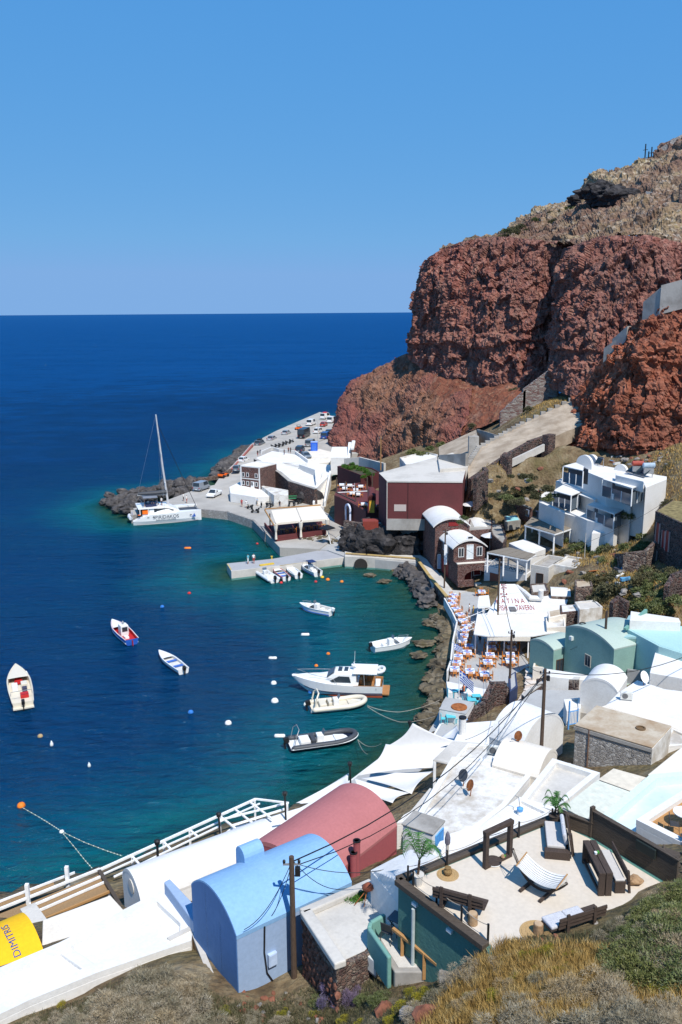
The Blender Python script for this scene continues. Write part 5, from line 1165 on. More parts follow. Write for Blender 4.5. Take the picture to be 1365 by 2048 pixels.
# ---------------------------------------------------------------- white terraced hotel and the houses right of it
hot = T('hotel', 'white terraced hotel with flat canopies, glass screens and rounded gables', 'hotel', P(1180,1060,8.0))
def hotel():
    H = lambda x,y,z: hot.loc_(P(x,y,z)); zb = 8.0
    def blk(nm, pix, z, zbot, m=WHITE):
        W = [H(x,y,z) for x,y in pix]; hot(nm, B().prism([(p.x,p.y) for p in W], zbot-zb, z-zb), m, .05)
    def canopy(pix, z, posts=True, down=2.5, nm='canopy'):
        W = [H(x,y,z) for x,y in pix]; o = hot(nm, B().prism([(p.x,p.y) for p in W], z-zb-.12, z-zb), WHITE)
        if posts:
            for p in W[:3]: hot('post', B().box(p.x-.07,p.x+.07,p.y-.07,p.y+.07,z-zb-down,z-zb-.12), WPAINT, parent=o)
        return W
    def screen(a, c, z0, z1, n=3):
        "tinted glass balcony screen with posts"
        o = hot('screen', B().prism([(a.x,a.y),(c.x,c.y),(c.x,c.y+.05),(a.x,a.y+.05)], z0-zb, z1-zb), GLASS_B)
        for i in range(n+1): p = a.lerp(c,i/n); hot('mullion', B().box(p.x-.04,p.x+.04,p.y-.06,p.y+.09,z0-zb,z1-zb+.03), WPAINT, parent=o)
    # stepped body from front left up to back right
    blk('wall', [(1079,992),(1112,968),(1180,985),(1262,1018),(1229,1054),(1174,1040),(1130,1020)], 11.6, 6.5)
    blk('wall', [(1112,962),(1136,950),(1210,962),(1288,992),(1262,1012),(1190,990)], 14.4, 8)
    blk('wall', [(1150,934),(1172,925),(1232,936),(1334,953),(1290,972),(1215,960)], 17.4, 10)
    blk('end_wall', [(1286,962),(1334,953),(1334,958),(1292,975)], 17.6, 9)
    blk('wall', [(1187,1060),(1229,1058),(1262,1022),(1268,1030),(1224,1066),(1184,1066)], 10.4, 6.5)
    # front garden walls
    for pix, z in (([(1079,1000),(1130,1022),(1130,1026),(1079,1004)],12.2), ([(1130,1022),(1175,1034),(1175,1039),(1130,1027)],11.4), ([(1179,1040),(1229,1055),(1229,1060),(1179,1045)],10.4), ([(1229,1055),(1262,1026),(1264,1030),(1230,1060)],10.6)):
        blk('parapet', pix, z, 7)
    # canopies with dark rooms beneath
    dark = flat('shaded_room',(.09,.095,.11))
    c1 = canopy([(1107,981),(1143,991),(1168,981),(1127,969)], 14.2); c2 = canopy([(1127,932),(1167,941),(1168,932),(1152,925)], 19.4)
    c3 = canopy([(1206,958),(1265,976),(1288,967),(1231,946)], 17.9); c4 = canopy([(1175,1009),(1229,1028),(1262,1012),(1208,996)], 13.6)
    canopy([(1157,988),(1190,1000),(1205,990),(1180,984)], 14.0)
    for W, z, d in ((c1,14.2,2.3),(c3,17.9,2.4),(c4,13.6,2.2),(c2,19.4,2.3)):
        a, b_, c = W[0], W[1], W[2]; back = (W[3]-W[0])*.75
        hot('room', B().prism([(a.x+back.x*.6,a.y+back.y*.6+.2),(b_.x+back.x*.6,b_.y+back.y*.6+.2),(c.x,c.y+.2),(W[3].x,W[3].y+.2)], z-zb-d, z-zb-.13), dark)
        screen(a, b_, z-d, z-d+1.5, 3); screen(b_, c, z-d, z-d+1.7, 2)
        hot('chair', B().box(a.x*.5+b_.x*.5-.3,a.x*.5+b_.x*.5+.3,a.y*.5+b_.y*.5+.5,a.y*.5+b_.y*.5+1.0,z-zb-d,z-zb-d+.8), WPAINT)
    # rounded gables
    def gable(pl, pr, zbot, h, th=.5):
        a, c = H(*pl), H(*pr); d = (c-a); W = Vector((d.x,d.y)).length; rz = math.atan2(d.y,d.x)
        prof = [(0,0),(W,0)]+[(x,h-W/2+z) for x,z in arc(W,W/2,14)][::-1]
        b = B(); b.yprism(prof, 0, th); o = hot('gable', b, WHITE); o.location = (a.x,a.y,zbot-zb); o.rotation_euler.z = rz
        return o, W, h
    g1 = gable((1167,950,14.4),(1194,958,14.4), 12.2, 5.9); g2 = gable((1152,940,17),(1183,945,17), 15.0, 4.5); g3 = gable((1228,940,17.4),(1254,944,17.4), 16.0, 2.4)
    for x in (.35,1.35): 
        o = B().box(x,x+.35,-.04,-.003,3.6,4.4).obj('slit_window', GLASS, hot.e); o.location = g1[0].location; o.rotation_euler.z = g1[0].rotation_euler.z
    # doors and windows in the front walls
    for px,py,z,w,h in ((1098,1022,8.6,.8,1.1),(1117,1032,8.2,.9,2.0),(1144,1040,8.2,.6,1.2),(1160,1046,8.0,.9,2.0),(1110,1030,8.2,.5,1.9)):
        p = H(px,py,z+h/2); a = H(1079,1004,11.6); c = H(1175,1039,11.6); d = (c-a).normalized(); nn = Vector((d.y,-d.x,0)); s = a+d*((p-a).dot(d)); s.z = 0
        o = B().rbox((s.x+nn.x*.1,s.y+nn.y*.1,z-zb+h/2),(w,.2,h), math.atan2(d.y,d.x)).obj('window', flat('blue_grey_door',(.20,.24,.33)), hot.e)
        B().rbox((s.x+nn.x*.13,s.y+nn.y*.13,z-zb+h/2),(w*.8,.2,h*.85), math.atan2(d.y,d.x)).obj('pane', GLASS, o)
    e0, e1 = H(1292,975,14), H(1330,962,14); d = (e1-e0).normalized(); nn = Vector((d.y,-d.x,0))
    for f, z in ((.35,12.0),(.02,11.0)):
        s = e0.lerp(e1,f)+nn*.05; b = B().rbox((s.x,s.y,z-zb),(1.0,.2,1.0), math.atan2(d.y,d.x)); o = hot('window', b, WPAINT); hot('pane', B().rbox((s.x+nn.x*.04,s.y+nn.y*.04,z-zb),(.8,.2,.8), math.atan2(d.y,d.x)), GLASS, parent=o)
    # roof tank parapet and solar collectors
    blk('parapet', [(1232,945),(1288,958),(1288,963),(1232,950)], 18.8, 17.3)
hotel()
def solar(label, pts, z, n):
    t = T('solar_panel', label, 'solar panel', P(*pts[0], z)); W = [t.loc_(P(x,y,z+dz)) for (x,y),dz in zip(pts,(0,0,1.1,1.1))]
    for k in range(n):
        a, b_ = W[0].lerp(W[1],(k+.03)/n), W[0].lerp(W[1],(k+.97)/n); d, c = W[3].lerp(W[2],(k+.03)/n), W[3].lerp(W[2],(k+.97)/n); up = Vector((0,0,.08))
        b = B(); b.add([a,b_,c,d,a+up,b_+up,c+up,d+up],[(0,3,2,1),(4,5,6,7),(0,1,5,4),(1,2,6,5),(2,3,7,6),(3,0,4,7)]); t('collector', b, flat('solar_dark',(.025,.045,.06),.15))
    t('frame', B().bar(W[0]+Vector((0,0,-.1)),W[1]+Vector((0,0,-.1)),.1).bar(W[3]+Vector((0,0,-.1)),W[2]+Vector((0,0,-.1)),.1).bar(W[2],(W[2].x,W[2].y,-.3),.08).bar(W[3],(W[3].x,W[3].y,-.3),.08), GREYM); return t
s1 = solar('bank of four dark solar collectors on the hotel roof', [(1252,943),(1290,953),(1306,936),(1268,930)], 17.7, 4)
solar('single dark solar collector behind the hotel gable', [(1190,926),(1201,929),(1208,916),(1197,913)], 17.7, 1)
for i,(px,py,c) in enumerate(((1276,932,(.33,.06,.04)),(1298,936,(.33,.42,.50)))):
    t = T('water_tank', ('red','pale blue')[i]+' horizontal water tank above the solar collectors', 'tank', P(px,py,18.8)); t('tank', B().tube([(-.9,0,.4),(-.8,0,.4),(.8,0,.4),(.9,0,.4)], [.2,.38,.38,.2], 12), flat('tank_%d'%i,c,.4)); t('stand', B().box(-.7,.7,-.2,.2,-.8,.05), GREYM)
# brick house with red doors at the right edge
rb = block('brick_house', 'dark rubble house with tall red doors at the right edge', 'house', [(1311,1022),(1420,1072),(1480,1050),(1420,1010),(1345,1000)], 16.0, 9.5, BRICKD, flat('dry_roof_grass',(.20,.16,.07),.95,.5,1.5))
def rbx():
    a = P(1311,1022,16)-rb.loc; b_ = P(1420,1072,16)-rb.loc; d = (b_-a).normalized(); nn = Vector((d.y,-d.x,0)); L = (b_-a).length
    for u,z0,w,h in ((.10,2.6,.75,2.6),(.30,2.4,.65,2.2),(.42,2.2,.75,2.6),(.06,-.6,.8,2.2)):
        s = a+d*(L*u)*.62; s2 = s+d*w
        pl = [(s.x,s.y),(s2.x,s2.y),(s2.x+nn.x*.1,s2.y+nn.y*.1),(s.x+nn.x*.1,s.y+nn.y*.1)]
        o = rb('door', B().prism(pl, z0, z0+h), RED_D); e = .1
        for x in (s-d*.1, s2): rb('door_frame', B().prism([(x.x,x.y),(x.x+d.x*.1,x.y+d.y*.1),(x.x+d.x*.1+nn.x*.14,x.y+d.y*.1+nn.y*.14),(x.x+nn.x*.14,x.y+nn.y*.14)], z0, z0+h), flat('pale_pink_frame',(.5,.36,.33)), parent=o)
rbx()
wallrun('stone_wall', 'curved red rubble garden wall left of the red doors', 'wall', [P(1232,1125,8.8),P(1250,1140,8.8),P(1290,1138,9.2),P(1308,1122,9.8)], [1.2,2.2,2.4,2.6], .5, RUBBLE, down=1)
wallrun('stone_wall', 'rubble terrace wall end at the right edge below the bushes', 'wall', [P(1332,1196,9.5),P(1345,1180,10.0),P(1372,1165,10.8)], [1.4,1.8,1.6], .6, BRICKD, down=1)
wallrun('stone_wall', 'short rubble wall with arch behind the sage green house', 'wall', [P(1222,1228,6.6),P(1236,1222,6.8),P(1256,1224,7.0)], [1.4,1.8,1.2], .6, BRICKD, down=1)
# reed roofed terraces
def reed_roof(label, pix, z, zb, posts, mat=THATCH):
    t = T('reed_pergola', label, 'pergola', P(*pix[0], zb)); W = [t.loc_(P(x,y,z)) for x,y in pix]; n = 9
    for k in range(n):
        a, b_ = W[0].lerp(W[1],(k+.02)/n), W[0].lerp(W[1],(k+.98)/n); d, c = W[3].lerp(W[2],(k+.02)/n), W[3].lerp(W[2],(k+.98)/n)
        t('reed_strip', B().prism([(p.x,p.y) for p in (a,b_,c,d)], z-zb-.02, z-zb+.06+.03*(k%2)), mat)
    for i,(p,q) in enumerate(((W[0],W[1]),(W[3],W[2]),(W[0],W[3]),(W[1],W[2]))): t('beam', B().bar(p+Vector((0,0,-.12)), q+Vector((0,0,-.12)), .14, .18), BEAMW)
    for x,y in posts: p = t.loc_(P(x,y,z)); t('post', B().box(p.x-.1,p.x+.1,p.y-.1,p.y+.1,0,z-zb-.1), BEAMW)
    return t
r1_ = reed_roof('upper grey reed roofed terrace below the hotel', [(1050,1050),(1110,1068),(1143,1057),(1066,1033)], 9.4, 6.2, [(1052,1049),(1109,1067),(1141,1057),(1066,1036),(1080,1058)])
def r1f():
    W = [r1_.loc_(P(x,y,6.25)) for x,y in ((1050,1086),(1108,1104),(1140,1094),(1066,1070))]; r1_('floor', B().prism([(p.x,p.y) for p in W], -1.5, .1), CONC)
    p, q = r1_.loc_(P(1070,1038,9)), r1_.loc_(P(1138,1058,9)); r1_('back_wall', B().prism([(p.x,p.y),(q.x,q.y),(q.x,q.y+.3),(p.x,p.y+.3)], 0, 2.6), WHITE2)
r1f()
wh = block('white_house', 'white taverna building with a railed upper terrace beside the brick house', 'house', [(969,1130),(1052,1150),(1078,1132),(1000,1112)], 4.6, 1.4, WHITE, CONC, 0)
r2_ = reed_roof('lower grey reed roofed terrace with white cross railing', [(975,1104),(1055,1120),(1072,1109),(1018,1095)], 7.6, 4.6, [(976,1104),(1008,1111),(1036,1116),(1054,1119),(1018,1097)])
lattice(r2_, r2_.loc_(P(970,1128,4.7)), r2_.loc_(P(1050,1148,4.7)), .15, .95, 12)
def whx():
    a = P(969,1130,4.6)-wh.loc; b_ = P(1052,1150,4.6)-wh.loc; d = (b_-a).normalized(); s = a+d*1.1; e = a+d*2.6; nn = Vector((d.y,-d.x,0))
    wh('door', B().prism([(s.x,s.y),(e.x,e.y),(e.x+nn.x*.08,e.y+nn.y*.08),(s.x+nn.x*.08,s.y+nn.y*.08)], .2, 2.3), flat('brown_shutter',(.22,.08,.05)))
whx()
block('flat_roof_house', 'white flat roof between the two reed terraces', 'house', [(1018,1086),(1050,1078),(1092,1097),(1062,1108)], 7.0, 3, WHITE, WHITE, 0)
ru = house('ruined_house', 'roofless grey house with dark doorway and orange chairs', 'house', (1062,1136), (1098,1142), (1072,1112), 6.6, 3.6, CONC_L, CONC, None, par=.5)
ru.window('f', ru.L*.35, .7, .9, 1.7, BROWN_D, DARKIN, 0)
rw = house('ruined_house', 'crumbling white house with small dark door below the scrub', 'house', (1105,1132), (1152,1140), (1118,1112), 6.8, 3.6, WHITE2, CONC_L, None, par=.3)
rw.window('f', rw.L*.6, .3, .9, 1.6, BROWN_D, DARKIN, 0, 'door')
block('buttress', 'white swooping buttress of the crumbling house', 'wall', [(1150,1128),(1158,1124),(1185,1132),(1160,1150)], [7.2,7.6,5.6,5.0], 3.6, WHITE)
th_ = house('tank_house', 'low white topped cistern with rubble walls behind the tavern sign', 'building', (1103,1190), (1142,1192), (1106,1174), 5.4, 3.2, RUBBLE, WHITE, 'x', .3)
block('low_wall_building', 'roofless low rubble enclosure beside the tavern roof', 'building', [(1060,1200),(1100,1205),(1104,1226),(1064,1222)], 4.4, 2.6, RUBBLE, CONC_L, .4)
block('low_wall_building', 'tan flat roof shed at the back of the tavern awning', 'building', [(1096,1222),(1140,1214),(1142,1226),(1098,1236)], 5.6, 3, CREAM, ROOF_TAN, 0)
block('low_wall_building', 'dark rubble shed with white steps left of the sage house', 'building', [(1120,1210),(1160,1208),(1160,1222),(1122,1226)], 5.8, 3, BRICKD, WHITE2, 0)
pp = T('vent_pipe', 'bent white ventilation pipe behind the tavern sign', 'pipe', P(1060,1196,4.6)); pp('pipe', B().tube([pp.loc_(P(1034,1174,5.6)),pp.loc_(P(1048,1184,5.6)),pp.loc_(P(1062,1196,5.4)),pp.loc_(P(1084,1197,5.4))], .35, 10), WHITE); pp('elbow', B().tube([pp.loc_(P(1082,1197,5.4)),pp.loc_(P(1083,1180,6.6))], .32, 10), WHITE)
# ---------------------------------------------------------------- boats
def hull_mesh(b, L, Bm, H, kd=.35, full=.5, sheer=.25, n=18, tr=.85):
    "open hull shell from stern (x=0) to bow (x=L)"
    rows = []
    for i in range(n+1):
        s = i/n; w = Bm/2*(1-max(0,(s-full)/(1-full))**2.4)*(tr+(1-tr)*min(1,s/.35)); w = max(w,.015); top = H*(1+sheer*s*s)
        kz = -kd+(kd+H*.75)*max(0,(s-.72)/.28)**2.2; x = s*L
        sec = [(0,kz),(w*.62,kz+.18*(top-kz)),(w*.9,kz+.5*(top-kz)),(w,top)]
        rake = [0,.01*L,.03*L,.06*L]
        rows.append([(x+(rake[3-k]*-1+.06*L)*max(0,(s-.7)/.3)*(-.0)+ (k*.022*L)*max(0,(s-.75)/.25), -p[0], p[1]) for k,p in reversed(list(enumerate(sec)))]+[(x+(k*.022*L)*max(0,(s-.75)/.25), p[0], p[1]) for k,p in list(enumerate(sec))[1:]])
    b.smooth = False; b.grid(rows)
    b.add(rows[0], [tuple(range(7))])
    return rows
def inner_deck(b, rows, z, inset=.06, s0=0, s1=1.0, wall=True):
    n = len(rows); rr = []; top = []
    for i in range(int(s0*(n-1)), int(s1*(n-1))+1):
        r = rows[i]; w = max(.01, abs(r[0][1])-inset); rr.append([(r[0][0],-w,z),(r[0][0],w,z)]); top.append((r[0],r[-1],w))
    b.grid(rr)
    if wall:
        for sgn, k in ((-1,0),(1,1)):
            b.grid([[(t[k][0],t[k][1],t[k][2]+.02),(t[k][0],sgn*t[2],t[k][2]+.02),(t[k][0],sgn*t[2],z)] for t in top])
def boat_frame(stern, bow, z=0.0):
    a = P(*stern, z); c = P(*bow, z); d = c-a; return a, math.atan2(d.y,d.x), math.hypot(d.x,d.y)
BW = flat('boat_white_gelcoat', (.76,.76,.74), .25, .03); BCREAM = flat('boat_cream', (.66,.60,.48), .35, .04); BDECK = flat('boat_deck', (.60,.59,.56), .6)
BGREY = flat('rib_dark_grey', (.055,.06,.07), .5); BNAVY = flat('navy_paint_boat', (.012,.02,.05), .3); BBLUE = flat('boat_blue', (.02,.10,.42), .35); BRED = flat('boat_red', (.45,.02,.02), .5); TEAKM = flat('teak', (.36,.17,.06), .6); ANTIF = flat('red_brown_antifouling', (.25,.05,.02), .6)
def outboard(t, x, y, z, m=BLACKM, s=1.0, n='outboard_motor'):
    b = B(); b.rbox((x-.2*s,y,z+.35*s),(.45*s,.34*s,.5*s),0,0,-.25); o = t(n, b, m, .06*s)
    t('shaft', B().rbox((x-.3*s,y,z-.3*s),(.16*s,.12*s,.9*s),0,0,-.2), BLACKM, parent=o); return o
def tube_u(L, Bm, r, z):
    pts = []; n = 22
    for i in range(n+1):
        s = i/n; pts.append((L*.02+ (L*.62)*s, -Bm/2+r, z+.0*s))
    for i in range(1,16):
        a = math.pi*i/16; pts.append((L*.64+(L*.36-r)*math.sin(a)**.8, (-Bm/2+r)*math.cos(a), z+.22*math.sin(a)))
    for i in range(n,-1,-1): s = i/n; pts.append((L*.02+(L*.62)*s, Bm/2-r, z))
    return pts
def rib(label, stern, bow, Bm, tubem, hullm, deckm, seats, arch=None, console=True, stripe=None, motor=BLACKM, r=.27):
    a, rz, L = boat_frame(stern, bow); t = T('inflatable_boat', label, 'boat', a, rz)
    b = B(); b.smooth = True; pts = tube_u(L,Bm,r,.48); b.tube(pts, [r*.5]+[r]*(len(pts)-2)+[r*.5], 12); t('tube', b, tubem)
    h = B(); hull_mesh(h, L*.94, Bm*.78, .42, .3); t('hull', h, hullm)
    d = B(); d.prism([(.1,-Bm/2+r),(L*.64,-Bm/2+r),(L*.82,-Bm*.22),(L*.86,0),(L*.82,Bm*.22),(L*.64,Bm/2-r),(.1,Bm/2-r)], .3, .38); t('deck', d, deckm)
    if stripe:
        p2 = tube_u(L,Bm+.03,r,.46); s = B(); k = len(p2)
        s.tube([(x,y*1.0+(-.0),z) for x,y,z in [(q[0]+ (r*.98 if 22<i<38 else 0)*1, q[1]*(1+ 2*r/Bm*.98), q[2]) for i,q in enumerate(p2)]], .05, 6); t('rubbing_strake', s, stripe)
    if console:
        c = t('console', B().box(L*.40,L*.50,-.38,.38,.38,1.15), BW, .08); t('windscreen', B().rbox((L*.50,0,1.3),(.05,.7,.45),0,0,.5), GLASS_B, parent=c); t('steering_wheel', B().tube([(L*.385,.2*math.cos(q),1.05+.2*math.sin(q)) for q in [k*.5236 for k in range(13)]], .02, 5), BLACKM, parent=c)
    for x0,x1,z1,m in seats: t('seat', B().box(L*x0,L*x1,-Bm*.26,Bm*.26,.38,z1), m, .06)
    t('bow_cushion', B().prism([(L*.66,-Bm*.24),(L*.80,-Bm*.16),(L*.84,0),(L*.80,Bm*.16),(L*.66,Bm*.24)], .38,.55), deckm, .03)
    outboard(t, .05, 0, .5, motor, 1.15)
    if arch:
        o = B(); w = Bm*.36
        o.tube([(L*.06,-w,.5),(L*.10,-w*.96,1.7),(L*.14,-w*.6,2.1),(L*.14,w*.6,2.1),(L*.10,w*.96,1.7),(L*.06,w,.5)], .09 if arch == 'broad' else .035, 8); t('roll_bar', o, BCREAM if arch == 'broad' else GREYM)
    return t
dk = rib('dark grey inflatable boat with white deck moored near the sails', (577,1497), (716,1478), 2.7, BGREY, BNAVY, BW, [(.16,.30,.85,BW),(.32,.38,.9,BGREY)], 'thin', True, BW)
cr = rib('cream inflatable boat with a broad cream arch beside the cruiser', (620,1421), (735,1409), 2.6, BCREAM, BW, BCREAM, [(.16,.28,.8,BCREAM),(.31,.37,.95,BCREAM)], 'broad', True)
wr = rib('white inflatable boat moored nose to the jetty', (550,1166), (511,1141), 2.2, flat('pale_grey_tube',(.62,.64,.66),.5), BW, BDECK, [(.2,.32,.75,BW)], None, True)
dg = rib('small white inflatable dinghy lying behind the cruiser', (735,1352), (771,1346), 1.6, flat('pale_grey_tube',(.62,.64,.66),.5), BW, BDECK, [(.25,.35,.5,BDECK)], None, False, None, BLACKM, .2)
def launch(name, label, stern, bow, Bm, H, hullm, deckm, extras, stripe=None, motor=BLACKM, zdeck=.35, trim=None):
    a, rz, L = boat_frame(stern, bow); t = T(name, label, 'boat', a, rz); t.Lb = L; t.Bm = Bm; t.H = H
    b = B(); rows = hull_mesh(b, L, Bm, H); t('hull', b, hullm)
    d = B(); inner_deck(d, rows, zdeck, .1, 0, .97); t('deck', d, deckm)
    g = B()
    for k in (0,-1): g.tube([(r[k][0],r[k][1],r[k][2]+.03) for r in rows], .05, 6)
    t('gunwale', g, trim or hullm)
    if stripe:
        s = B()
        for k in (1,-2): s.tube([(r[k][0],r[k][1]*1.02,r[k][2]+.06) for r in rows[:-1]], .06, 5)
        t('stripe', s, stripe)
    fd = B(); n = len(rows); f0 = int(.72*(n-1)); fd.grid([[(r[0][0],r[0][1]*.98,r[0][2]+.01),(r[0][0],0,r[0][2]+.05),(r[-1][0],r[-1][1]*.98,r[-1][2]+.01)] for r in rows[f0:]]); t('foredeck', fd, hullm if deckm is not BRED else BW)
    if motor: outboard(t, -.02, 0, H*.75, motor)
    extras(t, L); return t
def ex_console(t, L):
    c = t('console', B().box(L*.42,L*.54,-.35,.35,.35,1.35), BW, .06); t('windscreen', B().rbox((L*.55,0,1.5),(.05,.62,.5),0,0,.4), GLASS_B, parent=c); t('seat', B().box(L*.26,L*.36,-.4,.4,.35,.8), BW, .05); t('locker', B().box(L*.04,L*.14,-t.Bm*.36,t.Bm*.36,.35,.7), BW, .05)
    t('bow_rail', B().tube([(L*.74,-t.Bm*.36,t.H*1.1),(L*.78,-t.Bm*.32,t.H*1.1+.4),(L*.98,0,t.H*1.25+.45),(L*.78,t.Bm*.32,t.H*1.1+.4),(L*.74,t.Bm*.36,t.H*1.1)], .025, 6), GREYM)
launch('motor_boat', 'white motor boat with blue waterline and white outboard in mid harbour', (664,1231), (604,1219), 1.9, .75, BW, BDECK, ex_console, BBLUE, BW)
launch('motor_boat', 'white open motor boat with black outboard near the inner shore', (745,1303), (819,1291), 2.2, .8, BW, BW, ex_console, None, BLACKM)
def ex_row(t, L):
    for x in (.22,.5): t('thwart', B().box(L*x,L*(x+.07),-t.Bm*.42,t.Bm*.42,.42,.5), flat('boat_blue_seat',(.05,.14,.45)))
    t('fender', B().lathe([(.03,-.3),(.12,-.2),(.12,.2),(.03,.3)], (L*.4,-t.Bm*.55,.35), 8), BW)
launch('rowing_boat', 'small white open boat with blue benches and dark outboard', (368,1348), (322,1314), 1.6, .6, BW, BDECK, ex_row, BNAVY, BLACKM)
def ex_caique(t, L):
    t('cabin', B().box(L*.36,L*.52,-.5,.5,.35,1.75), BW, .04); t('cabin_window', B().box(L*.355,L*.358,-.36,.36,.95,1.55), GLASS); t('cabin_window', B().box(L*.40,L*.48,-.515,-.502,1.0,1.5), GLASS); t('lamp', B().lathe([(.12,1.75),(.16,2.0),(.06,2.2)], (L*.45,0,0), 8), GREYM)
    t('red_mat', B().prism([(L*.08,-t.Bm*.36),(L*.34,-t.Bm*.4),(L*.34,t.Bm*.4),(L*.08,t.Bm*.36)], .36, .4), BRED); t('red_mat', B().prism([(L*.55,-t.Bm*.36),(L*.8,-t.Bm*.2),(L*.8,t.Bm*.2),(L*.55,t.Bm*.36)], .36, .42), BRED); t('rudder', B().box(-.35,0,-.04,.04,-.3,.7), BRED); t('crate', B().box(L*.18,L*.28,-.1,.4,.4,.65), WPAINT)
launch('fishing_boat', 'little fishing boat with blue hull, red deck and white wheelhouse', (265,1290), (228,1255), 2.0, .8, BBLUE, BRED, ex_caique, BW, None, trim=BW)
def ex_cr(t, L):
    t('bow_cushion', B().prism([(L*.60,-.5),(L*.84,-.25),(L*.84,.25),(L*.60,.5)], .5,.62), BRED); t('seat', B().box(L*.22,L*.30,-.75,.1,.35,.8), BRED, .04); t('console', B().box(L*.44,L*.54,-.8,-.15,.35,1.1), BCREAM, .05); t('console', B().box(L*.44,L*.54,.2,.8,.35,1.0), BW, .05)
    t('seat', B().box(L*.36,L*.42,-.7,-.2,.35,.95), flat('dark_cushion',(.05,.05,.09)), .04); t('roll_bar', B().tube([(L*.2,-t.Bm*.45,.8),(L*.18,-t.Bm*.42,1.45),(L*.18,t.Bm*.42,1.45),(L*.2,t.Bm*.45,.8)], .04, 6), GREYM); t('swim_platform', B().box(-.35,.35,-t.Bm*.42,t.Bm*.42,.25,.4), BCREAM)
launch('motor_boat', 'cream motor boat with red cushions seen from behind at the left', (48,1420), (34,1350), 2.5, .9, BCREAM, BCREAM, ex_cr, None, BLACKM)
launch('motor_boat', 'white boat with red trim second from the left at the jetty', (574,1162), (550,1143), 1.6, .6, BW, BDECK, ex_row, BRED, BLACKM, trim=BRED)
launch('motor_boat', 'plain white covered boat third from the left at the jetty', (598,1157), (577,1141), 1.6, .6, BW, BW, lambda t,L: t('cover', B().prism([(.1,-.6),(L*.7,-.55),(L*.9,0),(L*.7,.55),(.1,.6)], .5, .72), BW, .1), None, BLACKM)
def ex_wind(t, L):
    ex_console(t, L); t('canopy', B().box(L*.3,L*.58,-.6,.6,1.9,1.96), flat('navy_canvas',(.02,.04,.12))); 
    for x in (.32,.56): t('canopy_post', B().bar((L*x,-.55,.6),(L*x,-.55,1.9),.04).bar((L*x,.55,.6),(L*x,.55,1.9),.04), GREYM)
launch('motor_boat', 'white and blue boat with navy canopy rightmost at the jetty', (637,1153), (606,1136), 1.9, .75, BW, BDECK, ex_wind, BBLUE, BLACKM)
